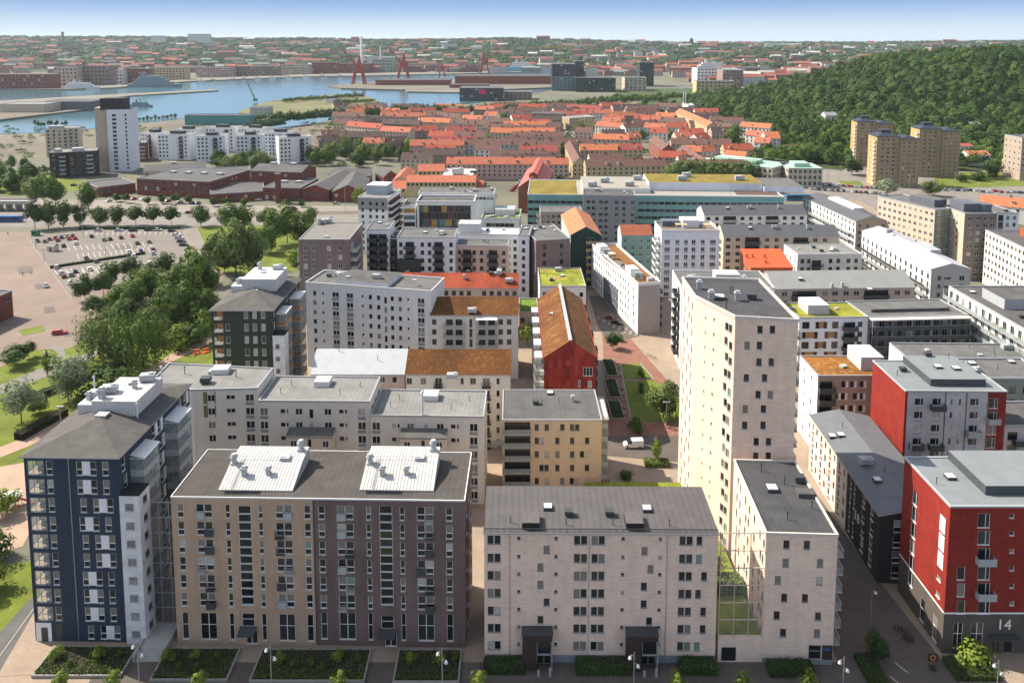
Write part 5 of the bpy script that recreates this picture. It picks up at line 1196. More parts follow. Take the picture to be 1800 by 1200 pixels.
sheet('street_paving', [(52, 112.5), (70, 112.5), (68, 137), (66, 200), (57, 200), (54, 137)], .05, PAVD, world=True)
sheet('pavement', [(-66, 113.6), (66, 113.6), (66, 118.4), (-66, 118.4)], .06, PAVD, world=True)
for k in range(7): sheet('road_marking', [(-92 + k * 5.2, 112.2), (-90 + k * 5.2, 112.2), (-90 + k * 5.2, 112.4), (-92 + k * 5.2, 112.4)], .07, LINE, world=True)
for x, y in ((60.5, 113.5), (62.6, 116.3)): sheet('road_marking', [(x, y), (x + .15, y), (x - .9, y + 2), (x - 1.05, y + 2)], .08, LINE, world=True)
# left: plaza, car park, park
sheet('plaza', [(-60, 408), (255, 408), (330, 405), (420, 420), (400, 480), (330, 560), (180, 600), (60, 650), (-60, 690)], .03, PLAZA)
sheet('car_park', [(50, 418), (120, 402), (320, 402), (336, 440), (310, 480), (180, 505), (128, 525)], .06, CARPARK)
sheet('park_road', [(320, 400), (345, 400), (372, 455), (378, 475), (355, 480), (350, 440)], .07, ASPH2)
sheet('lawn', [(-90, 690), (60, 615), (120, 612), (180, 575), (330, 560), (380, 620), (372, 660), (290, 700), (230, 740), (120, 800), (-90, 860)], .05, LAWN)
sheet('lawn', [(-80, 1000), (60, 985), (72, 1046), (-60, 1215)], .05, LAWN)
sheet('lawn', [(330, 405), (420, 385), (560, 400), (545, 470), (450, 490), (380, 475)], .045, LAWN)
sheet('lawn', [(32, 580), (75, 572), (80, 582), (40, 590)], .06, LAWN)
sheet('park_path', [(-60, 700), (70, 648), (110, 640), (110, 652), (75, 664), (-60, 716)], .09, ASPH2)
sheet('park_path', [(90, 600), (112, 612), (118, 640), (108, 642), (102, 622), (85, 606)], .095, ASPH2)
sheet('park_path', [(100, 640), (190, 605), (200, 610), (112, 652)], .1, ASPH2)
sheet('promenade', [(-60, 808), (40, 770), (150, 715), (240, 662), (300, 622), (372, 590), (372, 602), (310, 632), (245, 675), (160, 728), (50, 784), (-60, 828)], .1, mat('promenade paving', (.34, .235, .18), .92, .1, .2))
sheet('playground', [(-60, 830), (45, 812), (58, 925), (40, 960), (-60, 985)], .06, mat('play sand', (.34, .25, .18), .95, .12, .15))
sheet('sidewalk', [(-60, 1190), (72, 1048), (66, 1135), (240, 1178)], .055, PAVE)
# car park bays
def line(a, c, w, z, m_=LINE, name='bay_line'):
    A, B = at(*a), at(*c); d = (B - A).xy.normalized(); n = Vector((-d.y, d.x)) * w / 2
    return sheet(name, [(A.x - n.x, A.y - n.y), (B.x - n.x, B.y - n.y), (B.x + n.x, B.y + n.y), (A.x + n.x, A.y + n.y)], z, m_, world=True)
for k in range(15):
    x = 135 + k * 9.6; line((x, 446 - k * .9), (x + 4, 455 - k * .9), .16, .075)
    if k < 13: line((x - 40, 474 - k * .8), (x - 34, 483 - k * .8), .16, .075)
for k in range(14): x = 108 + k * 12; line((x, 478 - k * 1.4), (x + 6, 488 - k * 1.4), .16, .075)
for k in range(17): x = 150 + k * 9.4; line((x, 414 - k * .1), (x + 2.5, 408 - k * .1), .16, .075)
for k in range(14): x = 118 + k * 11; line((x, 432 - k * .5), (x + 5, 441 - k * .5), .16, .075)
for a, c in (((47, 416), (127, 528)), ((127, 528), (182, 506)), ((320, 402), (337, 440)), ((337, 440), (312, 481)), ((0, 610), (75, 578)), ((75, 578), (120, 560)), ((122, 612), (182, 577)), ((345, 400), (380, 470)), ((318, 400), (350, 445)), ((-60, 398), (330, 397)), ((330, 397), (700, 391)), ((-60, 371), (330, 376)), ((330, 375), (700, 370)), ((75, 1048), (-30, 1195))): line(a, c, .22, .12, KERB, 'kerb')
for a, c in (((-60, 384), (330, 388)), ((330, 388), (700, 382)), ((-60, 360), (230, 361)), ((230, 361), (700, 366)), ((1400, 318), (1560, 330)), ((1560, 330), (1800, 338)), ((1420, 308), (1500, 305))): line(a, c, .25, .11, LINE, 'lane_line')
for dy in (0, 1.3, 2.6, 3.9): line((335, 378 + dy), (700, 371 + dy * .8), .12, .13, DARKMETAL, 'rail')
for k, (px, py, w_, h_) in enumerate(((30, 470, 26, 10), (75, 540, 20, 9), (200, 432, 40, 5), (60, 500, 16, 7), (260, 452, 30, 5), (110, 585, 18, 5))): sheet('asphalt_patch', [(px, py), (px + w_, py - 2), (px + w_ + 3, py + h_), (px + 4, py + h_ + 2)], .062 + k * .001, mat('patched asphalt', (.125, .105, .095), .95, .12, .2))
# central square
sheet('square_paving', [(1058, 585), (1100, 585), (1192, 690), (1192, 784), (1072, 784)], .05, PAVR)
sheet('drive', [(1060, 765), (1200, 765), (1200, 812), (1060, 800)], .06, PAVD)
for q in ([(1090, 640), (1125, 638), (1147, 664), (1098, 666)], [(1098, 670), (1150, 668), (1194, 700), (1194, 742), (1110, 740)]): sheet('lawn', q, .08, LAWN)
for a, c in (((1090, 640), (1110, 742)), ((1098, 668), (1150, 667)), ((1125, 638), (1148, 665))): line(a, c, .35, .11, KERB, 'kerb')
sheet('side_street', [(1035, 520), (1062, 520), (1125, 590), (1070, 605), (1050, 570)], .056, PAVD)
for k in range(6):
    for j in range(3): line((1050 + k * 9 + j * 10, 560 + k * 5 + j * 2), (1055 + k * 9 + j * 10, 559 + k * 5 + j * 2), .25, .07)
# middle distance roads and railway
sheet('main_road', [(-80, 372), (330, 378), (700, 372), (700, 392), (330, 398), (-80, 400)], .05, ASPH2)
sheet('main_road', [(-80, 350), (230, 352), (420, 362), (700, 362), (700, 370), (330, 374), (-80, 368)], .06, mat('pale road', (.215, .19, .165), .95, .12, .05))
sheet('tram_reserve', [(330, 376), (700, 370), (700, 375), (330, 382)], .09, mat('ballast', (.15, .12, .10), .95, .3, .3))
sheet('junction', [(1375, 305), (1480, 296), (1800, 318), (1860, 372), (1560, 372), (1400, 338)], .05, ASPH2)
sheet('avenue', [(988, 215), (1003, 215), (1028, 305), (1003, 305)], .05, ASPH2)
sheet('lawn', [(1640, 305), (1800, 300), (1860, 325), (1650, 332)], .08, LAWN); sheet('lawn', [(1475, 318), (1510, 318), (1520, 326), (1480, 328)], .08, LAWN); sheet('lawn', [(1395, 340), (1415, 338), (1420, 346), (1400, 347)], .08, LAWN)
sheet('green_bank', [(-80, 290), (170, 320), (230, 320), (60, 345), (-80, 340)], .04, LAWN)
sheet('field', [(870, 186), (1180, 172), (1230, 178), (1180, 190), (1000, 192)], .1, mat('dry grass', (.13, .135, .05), .95, .2, .02))
sheet('highway', [(880, 190), (1000, 180), (1180, 176), (1180, 179), (1000, 184), (880, 195)], .16, ASPH2)
# harbour
WATER = mat('river water', (.06, .135, .165), .12, .18, .003, spec=.3)
wn = WATER.node_tree; wb = wn.nodes.new('ShaderNodeBump'); wb.inputs['Strength'].default_value = .25; wb.inputs['Distance'].default_value = .5
wx = wn.nodes.new('ShaderNodeTexNoise'); wx.inputs['Scale'].default_value = .12; wx.inputs['Detail'].default_value = 4
wc = wn.nodes.new('ShaderNodeTexCoord'); wn.links.new(wc.outputs['Object'], wx.inputs['Vector']); wn.links.new(wx.outputs['Fac'], wb.inputs['Height']); wn.links.new(wb.outputs[0], wn.nodes['Principled BSDF'].inputs['Normal'])
sheet('harbour_land', [(-200, 246), (100, 238), (240, 222), (350, 210), (430, 214), (480, 230), (560, 219), (640, 200), (830, 185), (900, 178), (900, 200), (560, 240), (240, 262), (-200, 300)], .08, GRAV)
sheet('river', [(-300, 154), (110, 157), (200, 154), (330, 143), (400, 140), (520, 135), (640, 133), (760, 130), (870, 128), (1010, 124), (1010, 150), (900, 172), (830, 182), (640, 197), (560, 216), (480, 227), (430, 211), (350, 206), (240, 217), (100, 233), (-300, 242)], .3, WATER)
def quay(name, px, z1, m_): 
    P = [at(*p, z1) for p in px]; P = [(p.x, p.y) for p in P]; a = sum(P[i - 1][0] * P[i][1] - P[i][0] * P[i - 1][1] for i in range(len(P)))
    if a < 0: P = P[::-1]
    b = MB(); b.prism(P, 0, z1); return b.build(name, m_, kind='structure')
quay('pier', [(-100, 205), (120, 190), (165, 186), (165, 191), (60, 203), (-100, 222)], 2.5, GRAV)
quay('pier', [(-80, 182), (160, 168), (380, 157), (384, 159), (230, 168), (160, 176), (-80, 192)], 2.0, mat('concrete quay', (.17, .155, .13), .9, .1, .02))
quay('island', [(420, 196), (470, 178), (540, 170), (610, 165), (655, 172), (667, 178), (640, 187), (560, 194), (500, 206), (450, 212)], 2.2, mat('island scrub', (.13, .13, .06), .95, .35, .02))
quay('pier', [(577, 151), (640, 145), (700, 143), (1000, 140), (1010, 152), (860, 158), (720, 158), (600, 155)], 2.5, mat('yard ground', (.14, .125, .10), .95, .2, .01))
quay('pier', [(712, 157), (800, 158), (860, 160), (860, 163), (715, 161)], 2.3, mat('concrete quay', (.4, .36, .31)))
quay('quay', [(-300, 150), (110, 153), (200, 150), (330, 139), (400, 136), (520, 131), (640, 129), (760, 126), (870, 124), (1010, 121), (1010, 124.5), (870, 128), (640, 133), (520, 135), (400, 140), (330, 143), (200, 154), (110, 157), (-300, 154)], 2.4, mat('concrete quay', (.4, .36, .31)))

# ---- far hills (terrain) and the wooded hill on the right
def smooth(a, c, x): t = max(0, min(1, (x - a) / (c - a))); return t * t * (3 - 2 * t)
def hn(x, y, s): return math.sin(x / s + 1.3) * .5 + math.sin(y / s * 1.3 + x / s * .6 + 2.1) * .3 + math.sin(x / s * 2.7 + y / s * .8) * .2
def far_h(x, y):
    side = smooth(-2600, 2600, x); ridge = 90 * (1 - side) + 56 * side
    t = smooth(2350, 5000, y + 250 * hn(x, y, 900))
    return max(0, t * (ridge + 13 * hn(x, y, 470)) * (1 - .5 * smooth(5600, 8200, y)) + 5 * hn(x, y, 260) * t)
def ram_h(x, y):
    """wooded hill right of the old town"""
    u = smooth(215, 620, x + 30 * hn(x, y, 120)); v = smooth(690, 985, y - .10 * (x - 300) + 25 * hn(x, y, 90)); w = 1 - smooth(1150, 1500, y)
    v2 = smooth(1500, 300, x) if x > 1500 else 1
    return 71 * (u ** .85) * v * w + 3.5 * hn(x, y, 60) * u * v
def terrain(name, x0, x1, y0, y1, nx, ny, f, m_):
    xs = np.linspace(x0, x1, nx); ys_ = np.linspace(y0, y1, ny); V = [(x, y, f(x, y)) for y in ys_ for x in xs]
    F = [(j * nx + i, j * nx + i + 1, (j + 1) * nx + i + 1, (j + 1) * nx + i) for j in range(ny - 1) for i in range(nx - 1)]
    me = D.meshes.new(name); me.from_pydata(V, [], F); me.materials.append(m_); me.polygons.foreach_set('use_smooth', [True] * len(F)); me.update()
    return obj(name, me, kind='structure')
terrain('hills', -5200, 5200, 2330, 8600, 120, 70, lambda x, y: far_h(x, y) + .5, mat('hill ground', (.035, .05, .022), .98, .35, .006))
terrain('wooded_hill', 190, 1500, 640, 1560, 70, 60, lambda x, y: ram_h(x, y) + .12, mat('forest floor', (.05, .07, .02), .98, .3, .05))
def march(px, py, f, y0, y1, n=300):
    r = ray(px, py)
    for k in range(n):
        Y = y0 + (y1 - y0) * k / n; t = Y / r.y; z = CAMH + r.z * t
        if z <= f(r.x * t, Y): return Vector((r.x * t, Y, f(r.x * t, Y)))
    return None

# ================================================================== trees
def leafmat(name, c, c2, tr=.25):
    if name in MATS: return MATS[name]
    m = D.materials.new(name); m.use_nodes = True; n = m.node_tree; L = n.links.new; p = n.nodes['Principled BSDF']; p.inputs['Roughness'].default_value = .7; p.inputs['Specular IOR Level'].default_value = .2
    tc = n.nodes.new('ShaderNodeTexCoord'); g = n.nodes.new('ShaderNodeNewGeometry'); oi = n.nodes.new('ShaderNodeObjectInfo')
    a = n.nodes.new('ShaderNodeMath'); a.operation = 'MULTIPLY_ADD'; a.inputs[1].default_value = .55; L(g.outputs['Random Per Island'], a.inputs[0])
    b2 = n.nodes.new('ShaderNodeMath'); b2.operation = 'MULTIPLY'; b2.inputs[1].default_value = .45; L(oi.outputs['Random'], b2.inputs[0]); L(b2.outputs[0], a.inputs[2])
    mx = n.nodes.new('ShaderNodeMix'); mx.data_type = 'RGBA'; mx.inputs[6].default_value = (*c, 1); mx.inputs[7].default_value = (*c2, 1); L(a.outputs[0], mx.inputs[0]); L(mx.outputs[2], p.inputs['Base Color'])
    t = n.nodes.new('ShaderNodeBsdfTranslucent'); L(mx.outputs[2], t.inputs['Color']); ms = n.nodes.new('ShaderNodeMixShader'); ms.inputs[0].default_value = tr
    L(p.outputs[0], ms.inputs[1]); L(t.outputs[0], ms.inputs[2]); L(ms.outputs[0], n.nodes['Material Output'].inputs['Surface']); MATS[name] = m; return m
LM = dict(mid=leafmat('leaves mid green', (.04, .078, .016), (.095, .145, .03), .12), green=leafmat('leaves green', (.05, .095, .016), (.13, .19, .032)), deep=leafmat('leaves deep green', (.03, .065, .013), (.078, .13, .024)), silver=leafmat('leaves silver willow', (.16, .20, .11), (.27, .31, .19)), light=leafmat('leaves yellow green', (.12, .18, .025), (.21, .27, .045)), purple=leafmat('leaves copper', (.035, .016, .014), (.065, .03, .022)), grey=leafmat('leaves olive', (.075, .12, .03), (.14, .185, .055)), pine=leafmat('leaves forest', (.022, .05, .013), (.06, .105, .024), .15))
BARK = mat('bark', (.07, .052, .038), .95, .25, 3)
nrng = np.random.RandomState(5)
def leaf_arr(centres, normals, size, rs):
    n = len(centres); a = rs.normal(size=(n, 3)); u = np.cross(normals, a); u /= np.linalg.norm(u, axis=1)[:, None] + 1e-9; w = np.cross(normals, u)
    s1 = (size * rs.uniform(.6, 1.3, n))[:, None]; s2 = s1 * rs.uniform(.55, .9, n)[:, None]
    v = np.stack([centres - u * s1, centres - w * s2, centres + u * s1, centres + w * s2], 1)
    return v.reshape(-1, 3)
def crown_pts(rs, n, shape, clumps):
    """leaf centres and normals of a crown, unit height 1, unit width 1"""
    C = []; 
    while len(C) < clumps:
        p = rs.uniform(-1, 1, 3)
        if np.dot(p, p) < 1 and np.dot(p, p) > .12: C.append(p)
    C = np.array(C); r = rs.uniform(.26, .44, clumps); k = rs.randint(0, clumps, n); d = rs.normal(size=(n, 3)); d /= np.linalg.norm(d, axis=1)[:, None]
    rad = r[k] * rs.uniform(.72, 1.05, n); P = C[k] * .72 + d * rad[:, None]
    N = d * .8 + C[k] * 1.1 + rs.normal(size=(n, 3)) * .32; N /= np.linalg.norm(N, axis=1)[:, None]
    z0, zc, zr = {'broad': (.2, .55, .46), 'round': (.3, .56, .45), 'tall': (.1, .53, .48), 'low': (.0, .45, .5), 'shrub': (0, .42, .56)}[shape]
    P = P * np.array([.5, .5, zr]) + np.array([0, 0, zc])
    if shape == 'tall': P[:, :2] *= (1.15 - .75 * np.clip((P[:, 2] - .45) / .55, 0, 1))[:, None]
    return P, N
def np_mesh(name, V, mats):
    n = len(V) // 4; me = D.meshes.new(name); me.vertices.add(len(V)); me.vertices.foreach_set('co', V.astype(np.float32).ravel())
    me.loops.add(len(V)); me.loops.foreach_set('vertex_index', np.arange(len(V), dtype=np.int32)); me.polygons.add(n); me.polygons.foreach_set('loop_start', np.arange(0, len(V), 4, dtype=np.int32))
    me.materials.append(mats); me.update(calc_edges=True); return me
def crown(seed, shape, n, leaf, clumps, m_, asp):
    rs = np.random.RandomState(seed); P, N = crown_pts(rs, n, shape, clumps); S = np.array([asp, asp, 1.0])       # asp = width / height
    V = leaf_arr(P * S, N, leaf, rs); V = V / S
    return np_mesh('crown', V, m_)
def willow(seed, m_):
    rs = np.random.RandomState(seed); P, N = crown_pts(rs, 700, 'broad', 14); Vs = [leaf_arr(P * [.8, .8, 1], N, .022, rs) / np.array([.8, .8, 1])]
    for k in range(260):
        a = rs.uniform(0, 6.283); r = .5 * rs.uniform(.55, 1.0); z = rs.uniform(.45, .85); L_ = rs.uniform(.2, .5); m = int(L_ / .03); c = np.stack([np.cos(a) * r + rs.normal(size=m) * .012, np.sin(a) * r + rs.normal(size=m) * .012, np.maximum(.06, z - np.arange(m) * .03)], 1)
        N2 = np.tile([math.cos(a), math.sin(a), .2], (m, 1)) + rs.normal(size=(m, 3)) * .4; N2 /= np.linalg.norm(N2, axis=1)[:, None]; Vs.append(leaf_arr(c * [.8, .8, 1], N2, .02, rs) / np.array([.8, .8, 1]))
    return np_mesh('crown', np.concatenate(Vs), m_)
def trunk(seed, lo):
    rng = random.Random(seed); m = MB(); m.tube((0, 0, 0), (.01, .01, lo + .12), .03, .02, 7)
    for k in range(5):
        a = k * 1.26 + rng.uniform(-.3, .3); z = lo + rng.uniform(-.05, .12); m.tube((0, 0, z), (math.cos(a) * .26, math.sin(a) * .26, z + rng.uniform(.18, .32)), .014, .006, 5)
    m.tube((.01, .01, lo + .1), (0, .02, .85), .018, .006, 5); return m.mesh('trunk', BARK)
TREES = {}
def tree_proto(kind):
    if kind in TREES: return TREES[kind]
    sh, mt, asp, n, lf = dict(broad=('broad', 'green', .9, 2600, .030), round=('round', 'deep', .8, 2200, .031), tall=('tall', 'green', .55, 1300, .026), silver=('broad', 'silver', .85, 2400, .026), light=('round', 'light', .8, 1200, .034), purple=('shrub', 'purple', 1.5, 900, .045), shrub=('shrub', 'green', 1.3, 700, .06), lightshrub=('shrub', 'light', 1.3, 700, .06), olive=('broad', 'grey', .85, 2400, .029), far=('low', 'pine', .9, 600, .046), fardeep=('low', 'deep', .8, 600, .046), farlight=('low', 'green', .8, 600, .046), poplar=('tall', 'deep', .45, 700, .035), deepbush=('shrub', 'deep', 1.3, 900, .055), willow=('', 'grey', 0, 0, 0)).get(kind)
    if kind == 'willow': L_ = [(trunk(k, .3), willow(40 + k, LM['grey'] if k else LM['green'])) for k in range(2)]
    else: L_ = [(trunk(k, .28 if sh in ('broad', 'round') else .12), crown(k * 7 + len(sh), sh, n, lf, 17 if n > 600 else 12, LM[mt], asp)) for k in range(3)]
    TREES[kind] = L_; return L_
def tree(px, py, h, w, kind, label, group=None, name='tree', cat='tree', z=0.0, pos=None):
    p = Vector(pos) if pos is not None else at(px, py, z); tm, cm = random.choice(tree_proto(kind))
    if group and name == 'tree':
        adj = dict(round='dark round', broad='broad green', olive='grey green', light='pale green', deepbush='low dark', lightshrub='low bright', fardeep='deep green', farlight='fresh green', far='mid green', poplar='narrow', willow='', silver='', tall='slim').get(kind, '')
        sz = 'very tall' if h > 19 else 'tall' if h > 14.5 else 'small' if h < 9 else 'medium'
        if adj: label = sz + ' ' + adj + ' tree ' + label.split(' tree ', 1)[-1] if ' tree ' in label else label; group = group + ', ' + sz + ' ' + adj
    r = thing(name, label, cat, p, random.uniform(0, 6.28), group)
    w *= 1.15; t = obj('trunk', tm, r); c = obj('crown', cm, r); ts = min(w, h * .5); t.scale = (ts * .8, ts * .8, h); c.scale = (w, w, h); return r
PK = 'trees in the park beside the apartment blocks'
for (x, y, h, w, k, lab) in (
    (183, 634, 18, 14, 'willow', 'big weeping willow on the park lawn'), (252, 646, 19, 14, 'willow', 'big weeping willow on the park lawn'),
    (27, 642, 6.5, 9.5, 'round', 'umbrella shaped small tree on the open lawn by the plaza'), (51, 628, 5.5, 4.5, 'round', 'small round tree behind the umbrella shaped tree'),
    (83, 662, 9, 3.2, 'tall', 'slim young tree on the lawn beside the curved path'), (96, 661, 7.5, 5.5, 'light', 'light green young tree on the lawn beside the curved path'),
    (120, 703, 14, 10.5, 'silver', 'silvery willow by the promenade behind the blue block'), (137, 697, 13, 9, 'silver', 'silvery willow by the promenade behind the blue block'), (38, 744, 13, 11, 'silver', 'silvery willow standing alone left of the blue block'),
    (185, 700, 10, 16, 'deepbush', 'wide dark spreading tree behind the blue block'), (70, 725, 5, 6, 'olive', 'grey green bush between the silvery willows')):
    tree(x, y, h, w, k, lab, PK if lab.count('willow') else None)
G2 = 'trees between the car park and the park'
for (x, y, h, w, k) in ((150, 527, 11, 9, 'round'), (182, 524, 11, 9, 'round'), (197, 502, 11, 9, 'round'), (230, 494, 11, 9.5, 'round'), (262, 510, 12, 10, 'round'), (290, 492, 13, 9, 'round'), (250, 545, 15, 13, 'broad'), (222, 560, 14, 12, 'broad'), (205, 545, 9, 8, 'light'), (232, 575, 11, 9, 'round'),
        (340, 535, 23, 16, 'broad'), (315, 545, 19, 14, 'broad'), (300, 580, 18, 11, 'olive'), (345, 575, 10, 10, 'broad'), (328, 600, 7, 12, 'deepbush'), (285, 560, 12, 10, 'broad'), (365, 560, 12, 9, 'broad'), (355, 500, 15, 12, 'olive'), (240, 530, 13, 12, 'broad'), (275, 530, 14, 12, 'broad'), (210, 585, 12, 11, 'round'), (330, 565, 16, 13, 'broad'), (365, 530, 16, 12, 'broad'), (270, 600, 13, 11, 'olive'), (310, 615, 9, 9, 'lightshrub'), (345, 605, 8, 10, 'deepbush'), (170, 560, 9, 9, 'round'), (205, 620, 9, 9, 'deepbush'), (358, 585, 9, 9, 'lightshrub')):
    tree(x, y, h, w, k, 'leafy green tree in the belt between car park and park', G2)
G3 = 'round trees lining the top of the car park'
for x, y in ((62, 404), (85, 402), (112, 400), (141, 397), (175, 398), (206, 398), (239, 397), (270, 397), (302, 397), (353, 398)): tree(x, y, random.uniform(11.5, 13.5) if x > 130 else 16, random.uniform(9, 10.5), 'round', 'round crowned tree in the row along the car park hedge', G3)
for x, y, h, w in ((78, 366, 22, 19), (98, 364, 17, 13), (155, 370, 18, 13)): tree(x, y, h, w, 'broad', 'large spreading tree by the road behind the car park', 'large trees by the road')
G4 = 'tall trees between the car park and the mauve block'
for (x, y, h, w, k) in ((380, 460, 14, 12, 'round'), (415, 487, 27, 18, 'olive'), (445, 480, 20, 15, 'olive'), (428, 405, 15, 11, 'broad'), (405, 412, 17, 13, 'broad'), (470, 400, 12, 12, 'olive'), (505, 428, 21, 14, 'broad'), (485, 432, 18, 13, 'broad'), (528, 430, 17, 12, 'broad'), (470, 445, 14, 13, 'broad'), (545, 402, 13, 10, 'olive'), (395, 480, 12, 10, 'round'), (518, 465, 8, 9, 'lightshrub'), (450, 500, 5, 12, 'lightshrub')): tree(x, y, h, w, k, 'tall leafy tree in the grove left of the mauve corner block', G4)
for x, y, h, w in ((632, 372, 16, 7),): tree(x, y, h, w, 'light', 'bright green tree against the white corner tower', None)
for k, (x, y) in enumerate(((205, 355), (222, 357), (260, 360), (285, 358), (310, 358), (332, 358), (375, 363), (400, 360), (430, 362), (505, 365), (530, 364))): tree(x, y, random.uniform(5, 7), random.uniform(4.5, 6.5), 'round', 'small street tree in front of the red brick works', 'street trees before the brick works')
tree(1166, 738, 11.5, 9.5, 'olive', 'feathery lawn tree beside the pale tower in the square'); tree(1153.5, 813, 6.2, 3.0, 'light', 'slim young tree standing in a clipped hedge in the square'); tree(1077, 614, 6.5, 5, 'round', 'small round tree at the corner of the red gable house'); tree(1118, 760, 4.4, 4.6, 'deepbush', 'dark round bush beside the white van'); tree(927, 606, 8, 6.5, 'light', 'light green courtyard tree beside the red gable house')
tree(1127, 690, 3.6, 2.4, 'deepbush', 'small dark shrub on the shaded lawn', 'shrubs on the square lawn', 'shrub', 'shrub'); tree(1127, 664, 3.6, 2.4, 'deepbush', 'small dark shrub on the shaded lawn', 'shrubs on the square lawn', 'shrub', 'shrub')
tree(1100, 842, 2.6, 3.6, 'deepbush', 'dark bush beside the beige stone block', None, 'shrub', 'shrub'); tree(1538, 1160, 5.5, 4.0, 'round', 'street tree in the planting bed beside the stone wing'); tree(1708, 1168, 4.2, 6.5, 'lightshrub', 'bright leafy bush at the foot of the red block', None, 'shrub', 'shrub'); tree(1090, 600, 2.5, 3, 'deepbush', 'low bush by the side street corner', None, 'shrub', 'shrub')
tree(0, 0, 6, 5, 'olive', 'small tree growing in the raised court behind the clear screen', pos=(35.6, 133, 3.9)); hedge_later = True
tree(-14, 985, 6.5, 8, 'deepbush', 'dense green tree at the playground edge'); tree(5, 905, 6, 7, 'light', 'light green bush tree at the playground'); tree(-20, 1040, 6, 7, 'broad', 'broad tree shading the left lawn')
for x in (108, 200, 350, 598, 842, 1190, 1305, 1420): tree(x, 1222, 4.4, 2.8, 'light', 'young kerbside tree along the front street', 'young trees along the front street')
# front planting beds
SHG = 'clipped shrubs in the front beds'
def bed(x0, x1, y0, y1, lab, shrubs):
    r = thing('planting_bed', lab, 'planting bed', (x0, y0, .06)); w, d = x1 - x0, y1 - y0; m = MB()
    m.box(0, 0, 0, w, .25, .45).box(0, d - .25, 0, w, d, .45).box(0, .25, 0, .25, d - .25, .45).box(w - .25, .25, 0, w, d - .25, .45); m.build('kerb', KERB, r)
    m = MB(); m.poly([(.25, .25, .36), (w - .25, .25, .36), (w - .25, d - .25, .36), (.25, d - .25, .36)]); m.build('soil', SOIL, r)
    rs = np.random.RandomState(int(x0 * 10) % 1000); n = int(w * d * 20); yy = rs.uniform(0, 1, n) ** 1.7 * (d - .6) + .3; P = np.stack([rs.uniform(.3, w - .3, n), yy, .36 + rs.uniform(0, .5, n) * np.where(yy < 1.8, 1.2, .6)], 1); N = rs.normal(size=(n, 3)); N /= np.linalg.norm(N, axis=1)[:, None]
    obj('ground_cover', np_mesh('ground_cover', leaf_arr(P, N, .15, rs), LM['mid']), r, kind='stuff')
    for f, dd, s in shrubs: tree(0, 0, s, s * 1.15, 'shrub' if s < 1.6 else 'lightshrub', 'clipped round shrub in the front planting beds', SHG, 'shrub', 'shrub', pos=(x0 + f * w, y0 + dd, .4))
bed(-75.5, -61.5, 115.2, 121.4, 'planting bed with shrubs before the blue block', ((.15, 3.6, 2.4), (.62, 3.6, 2.4), (.35, 2.2, 1.1), (.85, 4, 1.2)))
bed(-56.6, -44.5, 114.4, 121.0, 'planting bed with shrubs before the left part of the tan facade', ((.12, 4, 2.2), (.45, 4.4, 1.7), (.3, 2.4, 1.1), (.75, 4.6, 1.2), (.55, 2.2, 1.2)))
bed(-41.0, -23.0, 114.2, 120.8, 'planting bed with shrubs where tan and purple brick meet', ((.2, 4, 2.0), (.72, 4.2, 2.0), (.35, 3, 1.3), (.5, 3.2, 1.4), (.6, 2.4, 1.2), (.9, 4, 1.2)))
bed(-18.6, -8.2, 114.0, 120.7, 'planting bed with shrubs before the right part of the purple facade', ((.22, 4, 2.0), (.68, 3.8, 2.2), (.9, 4.6, 1.5)))
def hedge(x0, x1, y0, y1, h, lab, rz=0, mat_=None, z=0.05):
    rs = np.random.RandomState(int(abs(x0) * 7 + y0) % 999); w, d = x1 - x0, y1 - y0; n = int((w * d * 2 + 2 * (w + d) * h) * 16) + 60
    P = rs.uniform(0, 1, (n, 3)) * [w, d, h]; f = rs.randint(0, 5, n); e = rs.normal(size=n) * .06
    P[f == 0, 0] = e[f == 0]; P[f == 1, 0] = w + e[f == 1]; P[f == 2, 1] = e[f == 2]; P[f == 3, 1] = d + e[f == 3]; P[f == 4, 2] = h + e[f == 4]; N = rs.normal(size=(n, 3)) * .5 + np.array([[-1, 0, 0], [1, 0, 0], [0, -1, 0], [0, 1, 0], [0, 0, 1]])[f]; N /= np.linalg.norm(N, axis=1)[:, None]
    r = thing('hedge', lab, 'hedge', (x0, y0, z), rz); obj('foliage', np_mesh('foliage', leaf_arr(P, N, .17, rs), mat_ or LM['deep']), r); m = MB(); m.box(.1, .1, 0, w - .1, d - .1, h - .1); m.build('branches', mat('hedge inside', (.02, .03, .01), .95), r)
hedge(-4.4, 1.9, 115.8, 118.0, 1.5, 'dark clipped hedge left of the first brown porch'); hedge(10.2, 18.8, 115.6, 117.9, 1.5, 'dark clipped hedge between the two brown porches'); hedge(26.6, 32.4, 115.6, 117.9, 1.5, 'dark clipped hedge right of the second brown porch'); hedge(40.6, 47.5, 115.2, 117.6, 1.4, 'dark clipped hedge before the tower wing')
hedge(55.5, 58.5, 113.5, 119.5, .8, 'low dark planting in the street bed beside the wing'); hedge(69.5, 76.5, 114.5, 118.8, .9, 'low planting before the red block entrance')
hedge(33.4, 40.0, 128.5, 131.5, 2.4, 'bushy planting at the back of the raised court', 0, LM['light'], 3.9)
p = at(1135, 822); hedge(p.x, p.x + 5.6, p.y, p.y + 2.8, 1.0, 'oval clipped hedge around the slim young tree', 0, LM['light'])
a = at(89, 472); c_ = at(255, 447); hedge(a.x, a.x + (c_ - a).length, a.y, a.y + 1.2, 1.0, 'hedge dividing the car park in the middle', math.atan2(c_.y - a.y, c_.x - a.x))
a = at(138, 404); c_ = at(315, 403); hedge(a.x, a.x + (c_ - a).length, a.y, a.y + 1.2, 1.1, 'long hedge along the top of the car park', math.atan2(c_.y - a.y, c_.x - a.x))
